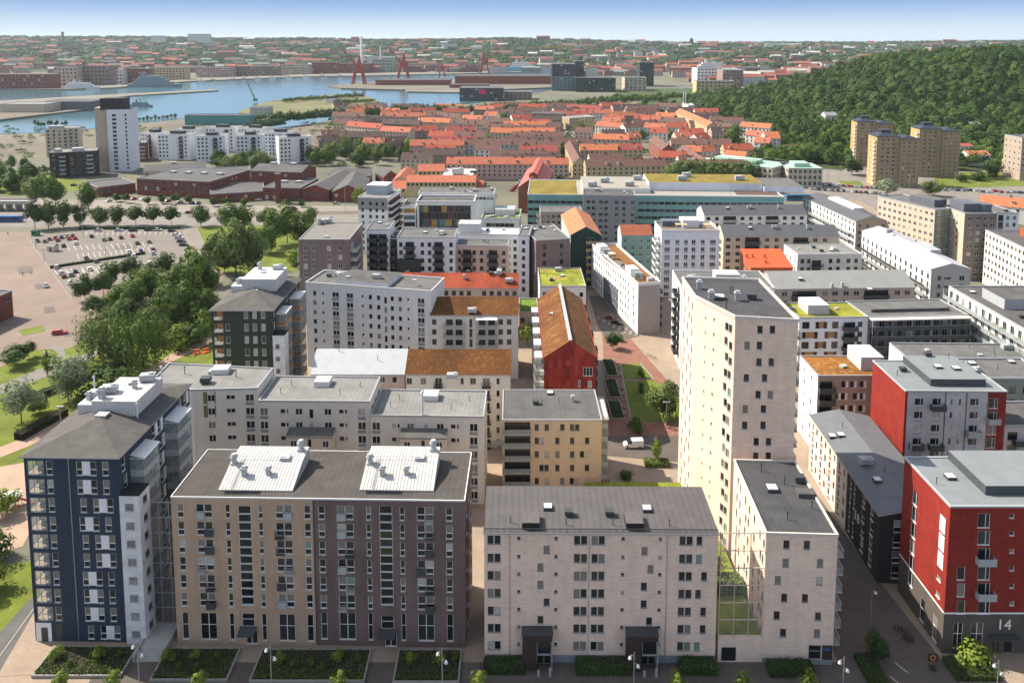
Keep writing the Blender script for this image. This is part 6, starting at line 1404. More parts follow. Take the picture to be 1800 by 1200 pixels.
a = at(40, 775); c_ = at(120, 730); hedge(a.x, a.x + (c_ - a).length, a.y, a.y + 2.6, 1.8, 'copper leaved hedge along the promenade', math.atan2(c_.y - a.y, c_.x - a.x), LM['purple'])
a = at(60, 705); c_ = at(230, 640); hedge(a.x, a.x + (c_ - a).length, a.y, a.y + 2.4, 1.6, 'dark green hedge between lawn and promenade', math.atan2(c_.y - a.y, c_.x - a.x))
for k, (x0, y0, x1, y1) in enumerate(((1066, 633, 1086, 662), (1070, 668, 1090, 700), (1075, 706, 1096, 738))):
    a = at(x0, y1); c_ = at(x1, y0); bed(a.x, a.x + 3.6, a.y, c_.y, ('far', 'middle', 'near')[k] + ' of three raised beds beside the shaded square path', ((.5, 1.5, 1.0), (.5, 3.6, 1.2)))
sheet('scrub_ground', [(1330, 232), (1480, 225), (1830, 205), (1830, 300), (1650, 300), (1560, 262), (1480, 300), (1400, 290)], .06, mat('rough grass', (.035, .05, .014), .98, .3, .05))
# ---- wooded hill, woods across the river
HT = 'trees on the wooded hill'
def join_trees(name, label, cat, pts, kinds, group=None, n=90, leaf=.085):
    """many crowns as one mass of leaf clumps; pts = (x, y, z, height, width)"""
    protos = []
    for q in range(5):
        rs = np.random.RandomState(q + 60); d = rs.normal(size=(n, 3)); d[:, 2] = np.abs(d[:, 2]) * .9 + d[:, 2] * .35; d /= np.linalg.norm(d, axis=1)[:, None]
        K = rs.normal(size=(7, 3)); K /= np.linalg.norm(K, axis=1)[:, None]; lump = np.max(d @ K.T, axis=1); rr = .5 * (.62 + .42 * lump ** 3 * rs.uniform(.85, 1.1, n)); P = d * rr[:, None] * [1, 1, 1.1] + [0, 0, .45]
        N = d + K[np.argmax(d @ K.T, axis=1)] * .5 + rs.normal(size=(n, 3)) * .22; N /= np.linalg.norm(N, axis=1)[:, None]; protos.append(leaf_arr(P * [.85, .85, 1], N, leaf, rs) / np.array([.85, .85, 1]))
    Vs = [protos[i % 5] * [p[4], p[4], p[3]] + np.array(p[:3]) for i, p in enumerate(pts)]
    o = obj(name, np_mesh(name, np.concatenate(Vs), kinds), kind='stuff'); return tag(o, label, cat)
rs = np.random.RandomState(3); pts = []; seen = set()
for _ in range(60000):
    x = rs.uniform(205, 1250); y = rs.uniform(650, 1330); h = ram_h(x, y)
    if x / y > .74 or x / y < .12: continue
    if h < 3 and not (x > 260 and y > 690): continue
    g = (int(x / 9.5), int(y / 9.5))
    if g in seen: continue
    if y < 760 and x < 330: continue
    seen.add(g); pts.append((x, y, h - 1.0, rs.uniform(9, 19), rs.uniform(11, 17)))
pts.sort(key=lambda p: p[1] - p[2] * 2.0); near, rest = [], pts
for (x, y, z, h, w) in near: tree(0, 0, h, w, random.choice(('far', 'fardeep', 'farlight', 'far')), 'leafy tree on the lower slope of the wooded hill', HT, pos=(x, y, z))
rest = [p for p in rest if p[1] < 1180]; q1 = rest[::3]; q2 = rest[1::3]; q3 = rest[2::3]
join_trees('forest', 'mid green woodland covering the hill on the right', 'woodland', q1, LM['pine'], n=210, leaf=.075); join_trees('forest', 'dark green woodland covering the hill on the right', 'woodland', q2, LM['deep'], n=210, leaf=.075); join_trees('forest', 'fresh green woodland covering the hill on the right', 'woodland', q3, LM['mid'], n=210, leaf=.075)
ft = []; ft2 = []
def hill_or_ground(x, y): return max(0, ram_h(x, y))
for _ in range(1300):
    px, py = rs.uniform(1330, 1830), rs.uniform(205, 300)
    if py > 290 and px < 1640: continue
    if px < 1370 and py > 240 and rs.uniform() < .6: continue
    if px > 1640 and py > 255 and rs.uniform() < .45: continue
    p = march(px, py, hill_or_ground, 500, 1100) or at(px, py); (ft if rs.uniform() < .5 else ft2).append((p.x, p.y, max(0, ram_h(p.x, p.y)) - .3, rs.uniform(7, 15), rs.uniform(8, 14)))
join_trees('hillside_trees', 'dark leafy trees spilling from the wood around the villas', 'trees', ft, LM['deep'], n=330, leaf=.055); join_trees('hillside_trees', 'fresh green trees spilling from the wood around the villas', 'trees', ft2, LM['green'], n=330, leaf=.055)
sc_ = []
for _ in range(420):
    px, py = rs.uniform(-20, 560), rs.uniform(205, 300)
    if py < 240 - px * .05 and px < 430: py = 225 + rs.uniform(0, 30)
    if 60 < px < 560 and py > 240: continue
    p = at(px, py); sc_.append((p.x, p.y, 0, rs.uniform(1.5, 5), rs.uniform(4, 9)))
join_trees('harbour_scrub', 'low scrub and bushes on the bare harbour ground', 'scrub', sc_, LM['grey'], n=120, leaf=.08)
fp = []
for _ in range(9000):
    px, py = rs.uniform(-30, 1830), rs.uniform(62, 128); q = march(px, py, far_h, 2340, 8000, 160)
    if q is None or far_h(q.x, q.y) < 1.5: continue
    fp.append((q.x, q.y, q.z - 3, rs.uniform(12, 20), rs.uniform(22, 46)))
xs_ = np.linspace(-3600, 3600, 420)
for x in xs_:      # wooded crest of the far ridge
    for y in (4700, 5000, 5300): fp.append((x + rs.uniform(-8, 8), y + rs.uniform(-120, 120), far_h(x, y) - 4, rs.uniform(14, 22), rs.uniform(26, 50)))
join_trees('distant_woodland', 'woods and parks covering the far hills behind the city', 'woodland', fp, LM['pine'], n=44, leaf=.15)
# poplar belts along the near river bank
belt = []
for (xa, ya, xb, yb, n, hh) in ((430, 236, 500, 226, 14, 12), (478, 224, 640, 210, 26, 17), (640, 212, 800, 205, 24, 17), (800, 207, 870, 200, 12, 15), (870, 203, 960, 196, 12, 14), (400, 219, 470, 214, 9, 9), (500, 182, 640, 172, 22, 9), (590, 185, 660, 182, 9, 9)):
    for k in range(n * 2):
        f = (k / 2 + random.uniform(-.3, .3)) / n; q = at(xa + (xb - xa) * f, ya + (yb - ya) * f + random.uniform(-1, 1)); belt.append((q.x, q.y, q.z, hh * random.uniform(.8, 1.1), random.uniform(8, 11)))
join_trees('tree_belt', 'dense belt of leafy trees along the near river bank and island', 'tree belt', belt, LM['deep'], n=260, leaf=.055)
for k in range(46):
    f = k / 45; tree(930 + 270 * f, 190 - 18 * f + random.uniform(-1, 3), random.uniform(11, 15), random.uniform(10, 13), 'farlight', 'street tree in the avenue before the dark glass offices', 'avenue trees before the glass offices')
for k in range(34): tree(random.uniform(1060, 1260), random.uniform(172, 188), random.uniform(9, 13), random.uniform(9, 13), 'far', 'leafy tree among the roads left of the wooded hill', 'trees left of the wooded hill')
for k in range(30): tree(random.uniform(545, 720), random.uniform(262, 296), random.uniform(11, 17), random.uniform(10, 15), random.choice(('broad', 'olive', 'far', 'light')), 'leafy tree between the white blocks and the brick works', 'trees behind the brick works')
for x, y in ((835, 272), (860, 274), (885, 275), (915, 275), (940, 275), (965, 275), (988, 276), (1000, 280)): tree(x, y, 14, 12, 'broad', 'street tree before the green grey brown roofed row', 'street trees in the old town')
for k in range(18): tree(1185 + k * 8 + random.uniform(-3, 3), 330 + random.uniform(-4, 2), random.uniform(17, 21), random.uniform(13, 17), 'olive', 'big bushy tree beside the turquoise office roof', 'bushy trees behind the turquoise office')
for x, y, h, w, k in ((1290, 262, 24, 20, 'broad'), (1127, 250, 13, 12, 'broad'), (1180, 248, 12, 10, 'broad'), (1093, 240, 12, 11, 'broad'), (1165, 206, 14, 12, 'fardeep'), (1135, 200, 13, 11, 'far'), (1300, 292, 10, 9, 'broad'), (1345, 300, 9, 7, 'broad'), (883, 214, 16, 18, 'farlight'), (985, 330, 9, 8, 'round'), (1010, 298, 8, 8, 'round'), (1030, 208, 10, 10, 'far'),
        (1497, 308, 15, 15, 'round'), (1560, 346, 12, 14, 'silver'), (1638, 345, 11, 14, 'olive'), (1462, 270, 24, 22, 'broad'), (1425, 255, 20, 18, 'fardeep'), (1458, 290, 9, 9, 'round'), (1500, 252, 14, 13, 'far'), (1745, 310, 15, 14, 'deepbush'), (1720, 318, 8, 12, 'deepbush'), (1775, 300, 9, 10, 'round'), (1690, 320, 7, 9, 'deepbush'), (1735, 275, 12, 12, 'far'), (1780, 262, 13, 12, 'far'), (1790, 225, 14, 14, 'farlight'), (1400, 250, 16, 15, 'fardeep'), (1360, 262, 14, 13, 'far'), (1385, 280, 12, 11, 'far'), (1650, 250, 10, 11, 'fardeep'), (1480, 240, 14, 12, 'farlight')): tree(x, y, h, w, k, 'leafy tree among the old town houses and yellow towers', 'trees in the old town')
for k in range(26): tree(random.uniform(-20, 80), random.uniform(296, 345), random.uniform(7, 15), random.uniform(6, 12), random.choice(('far', 'poplar', 'farlight', 'broad')), 'leafy tree on the green bank left of the dark brick blocks', 'trees on the green bank')
for k in range(22): tree(random.uniform(380, 470), random.uniform(285, 305) , random.uniform(9, 15), random.uniform(8, 12), random.choice(('far', 'broad', 'olive')), 'leafy tree before the white apartment blocks', 'trees before the white blocks')
for k in range(10): tree(60 + k * 6 + random.uniform(-2, 2), 222 + random.uniform(-2, 2), random.uniform(5, 8), 4, 'poplar', 'thin poplar on the harbour bank', 'poplars on the harbour bank')
for k in range(10): tree(245 + k * 7, 212 - k * .6, random.uniform(4, 7), random.uniform(4, 6), 'fardeep', 'small dark tree on the sandy river bank', 'small trees on the sandy bank')
# ================================================================== old town with red roofs
RC = {'o': TILE('roof tile orange', (.42, .14, .065)), 'c': TILE('roof tile coral', (.37, .115, .068)), 'r': TILE('roof tile red', (.32, .075, .045)), 'b': TILE('roof tile brown', (.14, .075, .06)), 'd': TILE('roof tile dark brown', (.085, .055, .05)), 'm': TILE('roof tile crimson', (.27, .065, .055)), 'g': mat('grey felt far', (.22, .22, .22), .9, .1, .1)}
WC = {'p': render_mat('pink render far', (.45, .32, .28)), 'y': render_mat('ochre render far', (.46, .37, .22)), 'w': render_mat('white render far', (.62, .60, .56)), 'g': render_mat('sage render far', (.32, .36, .31)), 'e': render_mat('beige render far', (.46, .39, .31)), 'k': mat('red brick far', (.24, .085, .055), .9, .15, .3), 'n': render_mat('brown render far', (.25, .18, .15))}
WN = dict(p='pink', y='ochre', w='white', g='sage green', e='beige', k='red brick', n='brown'); RN = dict(o='orange', c='coral', r='red', b='brown', d='dark brown', m='crimson', g='grey')
def far_row(x0, y0, x1, y1, rc, wc, h=11.5, dp=11, rise=4.2, nf=3, wins=True, where='in the old town', name='row_house', axis='x', grp=None, seed=0):
    fr = 'white' if wc != 'w' else 'grey'
    b = Bld(name, '%s rendered row with %s tile roof %s' % (WN[wc], RN[rc], where) if wc != 'k' else 'red brick row with %s tile roof %s' % (RN[rc], where), (x0, y0), (x1, y1), h, dp, wall=WC[wc], frame=fr, group='%s rows with %s roofs %s' % (WN[wc], RN[rc], where), reveal=.2, wt=dict(dark=5, dim=3))
    n = max(2, int(b.L / 3.6))
    if wins:
        for k in range(nf): b.gridm(0, n, [h - 2.7 - 3 * k], 1.4, 1.6, 'plain')
        b.gridm(3, 3, [h - 2.7 - 3 * k for k in range(2)], 1.3, 1.6)
    b.slope(rise, 'x', RC[rc], .3, trim=LGREY if rc in 'bd' else mat('tile trim', (.3, .10, .06)))
    rng = random.Random(int(x0 * 3 + y0))
    for k in range(max(1, int(b.L / 14))):
        x = rng.uniform(2, b.L - 2); m = MB(); m.box(x - .5, dp / 2 - .4, h + rise - .6, x + .5, dp / 2 + .4, h + rise + 1.3); m.build('chimney', mat('chimney brick', (.20, .10, .075), .9), b.root)
        if rng.random() < .7:
            x = rng.uniform(2, b.L - 2); y = dp * .2; z = h + rise * .4; m = MB(); m.box(x - .8, y - .9, z - .6, x + .8, y + 2, z + .9, 0); m.box(x - .95, y - 1.1, z + .9, x + .95, y + 2, z + 1.02, 1); m.build('dormer', [WC['w'], RC[rc]], b.root)
            place_window(b.root, (x, y - .93, z - .2), 0, 1.0, .9, 'plain', 'white', False, dict(dark=1))
    b.finish(); return b
ROWS_ = [(784, 288, 1000, 289, 'c', 'p'), (720, 256, 816, 255, 'c', 'p'), (817, 254, 942, 254, 'b', 'g'), (675, 252, 719, 248, 'd', 'n'), (637, 252, 675, 252, 'c', 'e'), (600, 241, 675, 240, 'd', 'n'), (607, 221, 666, 226, 'r', 'e'), (667, 230, 719, 233, 'c', 'e'), (720, 231, 770, 229, 'r', 'n'), (670, 217, 736, 219, 'd', 'n'), (737, 214, 789, 216, 'o', 'e'), (790, 217, 862, 219, 'b', 'e'), (752, 239, 796, 240, 'r', 'e'), (797, 240, 852, 241, 'b', 'p'), (784, 231, 837, 230, 'm', 'e'), (862, 233, 975, 234, 'o', 'e'), (885, 221, 970, 221, 'o', 'e'), (900, 241, 990, 241, 'b', 'p'), (945, 258, 985, 258, 'b', 'p'), (850, 203, 872, 204, 'c', 'w'), (901, 209, 932, 208, 'r', 'w'), (936, 211, 988, 211, 'd', 'n'), (992, 205, 1035, 205, 'm', 'n'),
    (1030, 293, 1172, 291, 'b', 'y'), (1020, 264, 1086, 264, 'o', 'y'), (1042, 244, 1105, 246, 'o', 'e'), (1087, 263, 1130, 263, 'm', 'y'), (1046, 221, 1098, 225, 'c', 'w'), (1100, 226, 1129, 224, 'b', 'w'), (1131, 224, 1168, 226, 'c', 'w'), (1142, 233, 1172, 234, 'r', 'w'), (1107, 242, 1128, 241, 'c', 'y'), (1173, 224, 1211, 224, 'r', 'w'), (1064, 209, 1098, 209, 'c', 'e'), (1102, 199, 1156, 197, 'b', 'e'), (1114, 208, 1150, 209, 'r', 'e'), (1189, 241, 1226, 240, 'c', 'e'), (1228, 245, 1250, 242, 'r', 'w'), (1180, 253, 1287, 254, 'b', 'p'), (1203, 266, 1234, 267, 'o', 'e'), (1235, 267, 1259, 265, 'c', 'w'), (1272, 275, 1309, 278, 'o', 'e'), (1211, 293, 1336, 293, 'b', 'e'), (1248, 213, 1308, 214, 'b', 'w'), (1258, 224, 1284, 226, 'b', 'k'), (1300, 222, 1353, 226, 'o', 'w'), (995, 190, 1058, 192, 'm', 'n'), (1058, 187, 1100, 186, 'r', 'e'), (1103, 192, 1161, 191, 'b', 'n'), (1222, 197, 1264, 197, 'r', 'e'), (560, 249, 600, 246, 'd', 'n'), (566, 238, 600, 236, 'b', 'n'), (1310, 237, 1340, 240, 'c', 'w'), (1325, 250, 1352, 252, 'c', 'w'), (1128, 212, 1160, 213, 'c', 'e'), (1165, 213, 1200, 215, 'b', 'e'), (960, 222, 985, 223, 'd', 'n'), (1010, 232, 1040, 233, 'b', 'e'), (810, 209, 845, 211, 'c', 'e'), (765, 205, 805, 207, 'b', 'e')]
RECT = []
def rect_of(b): c, q = math.cos(b.ang), math.sin(b.ang); return [(b.o.x + x * c - y * q, b.o.y + x * q + y * c) for x in np.linspace(-2, b.L + 2, 9) for y in (-3, b.pts[2][1] / 2, b.pts[2][1] + 3)]
for q in ROWS_: RECT.append(far_row(*q, wins=True))
OCC = [rect_of(b) for b in BLDS]
rng = random.Random(15); nfill = 0
for _ in range(2600):       # the other rows of the dense old town, packed between the rows read from the photograph
    px, py = rng.uniform(575, 1335), rng.uniform(186, 292)
    if px < 700 and py > 255: continue
    if 980 < px < 1035 and py > 205: continue
    p = at(px, py, 11); L_ = rng.uniform(20, 46); e = at(px + 1, py, 11); sc_ = (e - p).length; a_ = (px, py); c_ = (px + L_ / sc_, py + rng.uniform(-1.5, 1.5))
    if c_[0] > 1350 or (990 < c_[0] < 1030 and py > 205): continue
    A, B = at(*a_, 11), at(*c_, 11); t = [(A.x + (B.x - A.x) * f, A.y + (B.y - A.y) * f + d) for f in (0, .25, .5, .75, 1) for d in (0, 5, 10)]
    if ram_h(B.x, B.y) > .5 or any(min((x - u) ** 2 + (y - v) ** 2 for u, v in R_) < 42 for R_ in OCC for x, y in t if abs(R_[0][0] - x) < 130 and abs(R_[0][1] - y) < 130): continue
    b = far_row(*a_, *c_, rng.choice('ocrbbbddm'), rng.choice('ewypn'), 10.5, 10, 4.2, 2, True, 'packed into the old town'); OCC.append(rect_of(b)); nfill += 1
    if nfill > 90: break
cp = []
for _ in range(420):
    px, py = rng.uniform(575, 1340), rng.uniform(190, 300); p = at(px, py)
    if ram_h(p.x, p.y) > 1 or any(min((p.x - u) ** 2 + (p.y - v) ** 2 for u, v in R_) < 18 for R_ in OCC if abs(R_[0][0] - p.x) < 130 and abs(R_[0][1] - p.y) < 130): continue
    cp.append((p.x, p.y, 0, rng.uniform(5, 10), rng.uniform(6, 11)))
join_trees('courtyard_trees', 'trees filling the courtyards of the old town', 'trees', cp, LM['green'], n=220, leaf=.06)
# streets seen end on: gables toward the camera, sunlit left walls
for (lab, x0, y0, x1, h, dp, wc, rc) in (('beige row with brown roof running away along the avenue', 1008, 287, 1029, 12, 95, 'y', 'b'), ('cream row with orange roof running away beside the wooded hill', 1243, 222, 1262, 15, 150, 'y', 'o'), ('cream row with brown roof running down to the bushy trees', 1226, 288, 1250, 12, 70, 'e', 'b'), ('pink row with brown roof at the old town crossing', 1164, 263, 1186, 13, 60, 'k', 'b')):
    b = Bld('row_house', lab, (x0, y0), (x1, y0), h, dp, wall=WC[wc], reveal=.2, wt=dict(dark=5, dim=3))
    for k in range(4): b.gridm(3, int(dp / 4), [h - 2.7 - 3 * k] if h - 2.7 - 3 * k > .4 else [], 1.4, 1.6); b.gridm(0, 3, [h - 2.7 - 3 * k] if h - 2.7 - 3 * k > .4 else [], 1.4, 1.6)
    b.slope(4, 'y', RC[rc], .3); b.finish()
# red gabled factory hall and the market hall
b = Bld('factory_hall', 'long red brick hall with bright red metal roof and raised ridge', (911, 329), (961, 330), 15, 62, wall=WC['k'], frame='white', cat='hall')
for k in range(3): b.gridm(3, 15, [3 + 4 * k], 1.6, 2.4); 
b.slope(6, 'y', mat('coral red sheet', (.50, .10, .075), .6, .06, .3, 'seam', size=(.7, 0)), .4)
m = MB(); W = b.L; m.prism([(W * .36, 3), (W * .64, 3), (W * .64, 60), (W * .36, 60)], 18.5, 22, 0, False); m.poly([(W * .33, 2.5, 22), (W * .5, 2.5, 23.5), (W * .5, 60.5, 23.5), (W * .33, 60.5, 22)][::-1], 1); m.poly([(W * .5, 2.5, 23.5), (W * .67, 2.5, 22), (W * .67, 60.5, 22), (W * .5, 60.5, 23.5)][::-1], 1); m.poly([(W * .36, 3, 22), (W * .64, 3, 22), (W * .5, 3, 23.4)]); m.build('ridge_lantern', [WC['k'], mat('coral red sheet', (.5, .1, .075))], b.root); b.finish()
for (lab, x0, y0, x1, y1, h, dp, rise) in (('low front wing of the red roofed market hall', 690, 331, 850, 330, 6, 14, 3.5), ('clerestory front of the red roofed market hall', 714, 320, 836, 320, 11, 14, 3.0), ('rear wing of the red roofed market hall', 735, 301, 782, 300, 10, 14, 3.5), ('left wing of the red roofed market hall', 690, 318, 716, 318, 9, 40, 3)):
    b = Bld('market_hall', lab, (x0, y0), (x1, y1), h, dp, wall=WC['y'], frame='black', cat='hall'); b.gridm(0, int(b.L / 2.6), [h - 2.3], 1.5, 1.5, 'plain', wt=dict(dark=1)); b.slope(rise, 'x' if b.L > dp else 'y', RC['c'], .5); b.finish()
b = Bld('market_hall', 'cream sheet roofed hall attached to the market hall', (776, 312), (830, 312), 9, 34, wall=WC['w'], cat='hall'); b.flat(mat('cream sheet', (.66, .60, .50), .6, .08, .2), WHITE, .2); b.kit('ahu', 10, 12, 0, None, 3); b.kit('skylight', 20, 20, 0, None, 3); b.finish()
# ================================================================== red brick works on the left
BRK = mat('works red brick', (.20, .062, .045), .9, .14, .15, 'brick', (.16, .05, .038), size=(.5, .15)); ROOFG = mat('works grey roof', (.085, .083, .085), .9, .16, .06)
def works(lab, x0, y0, x1, y1, h, dp, roof='flat', nf=1, rise=3, col=None, sky=0, axis='x', near=False):
    b = Bld('brick_works', lab, (x0, y0), (x1, y1), h, dp, wall=col or BRK, frame='grey', cat='building', wt=dict(dark=4, dim=3))
    for i in (0, 3, 1):
        n = max(2, int(b.wallf(i)[3] / 4.2))
        for k in range(nf): b.gridm(i, n, [h - 3.2 - 4.0 * k] if h - 3.2 - 4 * k > .3 else [], 2.0, 1.8 if k == 0 else 2.6, 'double', wt=dict(dark=4, dim=3, curtain=.6))
    if roof == 'flat': b.flat(ROOFG, LGREY, .4)
    else: b.slope(rise, axis, ROOFG, .4)
    for k in range(sky): b.kit('hatch', b.L * (k + .7) / (sky + .5), dp * .55, 0, None, 3)
    b.finish(); return b
works('long two storey red brick works with shop fronts facing the road', 240, 314, 368, 320, 10.5, 46, 'flat', 2, sky=4)
works('red brick works extension with white lettered canopy', 369, 342, 466, 336, 5.5, 34, 'flat', 1)
works('red brick workshop with hipped grey roof beside the canopy block', 462, 330, 528, 331, 8, 34, 'flat', 2, sky=2)
works('red brick workshop with low grey gable roof', 530, 333, 578, 334, 7, 60, 'g', 1, 3, sky=0, axis='y'); works('red brick workshop with wide grey gable roof at the yard', 584, 337, 640, 336, 6.5, 60, 'g', 1, 4, axis='y')
works('tall red brick hall with white roof lanterns behind the works', 441, 300, 530, 303, 13, 22, 'g', 1, 3, sky=2); works('grey roofed shed wing behind the brick works', 330, 306, 440, 300, 8, 20, 'flat', 1)
works('low dark roofed depot building behind the brick works', 252, 302, 362, 296, 6, 24, 'g', 1, 3, sky=1, col=WC['y']); works('small brick house with grey roof near the market hall', 577, 306, 613, 308, 7, 22, 'g', 1, 3); works('small brick house with grey slate roof beside the market hall', 614, 310, 652, 309, 8, 22, 'g', 2, 3); works('small brick gabled house next to the market hall', 675, 311, 700, 309, 7, 20, 'g', 1, 4, axis='y')
works('shop with grey canopy roof at the end of the brick works', 172, 330, 238, 322, 6, 26, 'flat', 1, col=mat('maroon brick', (.16, .045, .045), .9, .1)); works('tall brick flue block rising from the brick works', 483, 306, 490, 306, 18, 4, 'flat', 0)
works('red brick depot with grey flat roof at the plaza edge', -70, 550, 21, 511.5, 9.3, 55, 'flat', 1, col=BRK)
# ================================================================== white blocks, white tower, dark blocks
for k, (x0, y0, x1, y1) in enumerate(((244.5, 233, 274, 235), (276, 236.5, 333, 237), (303, 228, 345, 228.5), (344, 240, 395, 239), (360, 225, 413, 225), (414, 239, 462, 238), (418, 225, 460, 227), (464, 233, 508, 234), (490, 243, 547, 240))):
    b = Bld('apartment_building', 'white apartment block ' + ('beside the maroon block', 'with sunlit end wall behind the low depot', 'behind the block with the sunlit end wall', 'behind the trees with a plain four window end', 'between the turquoise boarded site and the trees', 'in front of the river tree belt with wide end wall', 'touching the river tree belt', 'joined behind the block near the brown roofed rows', 'nearest the brown roofed rows of the old town')[k], (x0, y0), (x1, y1), 21, 16, wall=BLW if k % 2 else PW_, frame='grey', wt=dict(dark=5, dim=2), reveal=.2); b.matw[3] = PW_
    for f in range(6): v = 21 - 3 - 3.1 * f; b.gridm(0, [2, 5, 8] + ([b.L - 3.5] if b.L > 20 else []), [v], 1.5, 1.6); b.balcony(0, b.L - 7.5, v - .7, 4.5, 1.6, 'blackbars'); b.win(0, b.L - 7.5, v - .6, 3.2, 2.2, 'triple'); b.gridm(3, 4, [v], 1.5, 1.6)
    b.flat(PALE, WHITE, .3); b.box('plant_room', b.L * .3, 5, b.L * .7, 11, 2.4, DARKMETAL); b.finish()
b = Bld('residential_tower', 'lone tall white tower with black top storey at the harbour edge', (187, 193.5), (228.5, 193), 46.5, 17, wall=BLW, frame='grey', cat='tower', wt=dict(dark=5, dim=2), reveal=.2); b.matw[3] = PW_
for f in range(14): v = 46.5 - 5 - 3.05 * f; b.win(0, 5, v, 2.8, 1.8, 'double'); b.win(0, 13.2, v, 1.3, 1.8); b.gridm(3, [3, 8.5, 14], [v], 1.3, 1.8)
b.flat(BITUMEN, WHITE, .3); b.box('penthouse', -5, 2, 12, 15, 8.5, mat('black penthouse', (.028, .026, .03), .7), z=46.4); m = MB(); m.prism([(-9.5, 3), (-.05, 3), (-.05, 17), (-9.5, 17)], 0, 48); m.build('side_slab', mat('plain tan slab', (.42, .34, .28), .85), b.root); b.finish()  # side slab in one even tan
for (lab, x0, y0, x1, y1, h, dp, wm) in (('dark brown brick block left of the lone white tower', 86, 269, 117, 268, 18, 18, 'd'), ('dark brown brick block with orange balconies beside the white tower', 119, 267.5, 170, 265, 18.5, 16, 'd'), ('beige block with brown balconies behind the dark brick blocks', 79, 227, 138, 225, 24, 18, 'e'), ('maroon block right of the lone white tower', 231, 252, 256, 251, 15, 16, 'm')):
    b = Bld('apartment_building', lab, (x0, y0), (x1, y1), h, dp, wall={'d': mat('dark brown brick', (.055, .042, .042), .9, .15), 'e': WC['e'], 'm': mat('maroon brick', (.16, .045, .045))}[wm], frame='grey', reveal=.2)
    for f in range(int(h / 3.1)):
        b.gridm(0, max(2, int(b.L / 4)), [h - 3 - 3.05 * f] if h - 3 - 3.05 * f > .3 else [], 1.6, 1.7, wt=dict(dark=3, dim=2, blind=1.5)); b.balcony(0, b.L * .75, h - 3.6 - 3.05 * f, 4, 1.4, 'solid')
    b.flat(PALE, LGREY, .3); b.box('plant_room', 2, 4, b.L * .5, 10, 2, LGREY); b.finish()
# ================================================================== yellow towers, offices with green roofs, villas
YB = mat('yellow brick', (.42, .295, .13), .9, .08, .3); YB_SHADE = mat('brown yellow brick', (.30, .225, .135), .9, .1, .3); DBL = mat('dark blue sheet', (.03, .036, .055), .5, .1)  # browner copy of the yellow brick carries the shade of the sunless walls
for (lab, x0, y0, x1, h, d0) in (('front yellow brick point tower with dark blue roof', 1542, 240, 1582, 34, 22), ('left rear yellow brick point tower with dark blue roof', 1507, 214, 1540, 35, 22), ('right yellow brick point tower with dark blue roof', 1617, 226.5, 1656, 35, 22)):
    b = Bld('residential_tower', lab, (x0, y0), (x1, y0 + .5), h, 17, wall=YB_SHADE, frame='white', cat='tower', reveal=.2); b.matw[3] = YB
    for f in range(11):
        v = h - 3.2 - 2.85 * f; b.gridm(0, [4, 7.5, 11], [v], 1.5, 1.5); b.gridm(3, [5, 12], [v], 1.3, 1.5); b.balcony(3, 14.5, v - .7, 3.5, 1.2, 'white'); b.balcony(0, b.L - 1.6, v - .7, 2.2, 1.2, 'bars')
    W = b.L; b2 = Bld('x', 'joined', None, None, h - 1.5, 14, wall=YB_SHADE, frame='white', world=((b.o.x + W + .1, b.o.y - 2.5), (b.o.x + W + 13, b.o.y - 2.5)), share=b, reveal=.2); b2.matw[3] = YB
    for f in range(11): b2.gridm(0, [2.5, 6.3, 10], [h - 4.7 - 2.85 * f], 1.3, 1.3); b2.gridm(3, [9], [h - 4.7 - 2.85 * f], 1.2, 1.3)
    b2.hip(2.2, 4, DBL, .6, DBL); b2.finish(); b.hip(2.6, 5, DBL, .6, DBL); b.box('plant_room', W * .3, 5, W * .7, 12, 3.4, DBL, z=h + .5); b.finish()
GRF = mat('verdigris roof', (.30, .47, .38), .6, .08, .3, 'seam', size=(.7, 0))
for (lab, x0, y0, x1, y1, h, dp, nf) in (('long stone office with pale green copper roof along the side street', 1358, 296, 1388, 287, 13, 62, 3), ('corner stone office with green roof and columned front', 1386, 296, 1446, 296.5, 13, 24, 3)):
    b = Bld('office_building', lab, (x0, y0), (x1, y1), h, dp, wall=WC['e'], frame='white', cat='office'); 
    for k in range(nf): b.gridm(0, max(3, int(b.L / 3)), [h - 3.4 - 4 * k], 2.0, 2.6, 'double', wt=dict(dark=3, dim=3)); b.gridm(3, int(dp / 3.4), [h - 3.4 - 4 * k], 1.8, 2.4, wt=dict(dark=3, dim=3))
    b.flat(GRF, LGREY, .3); b.box('attic', b.L * .25, dp * .25, b.L * .7, dp * .75, 2.6, GRF); b.finish()
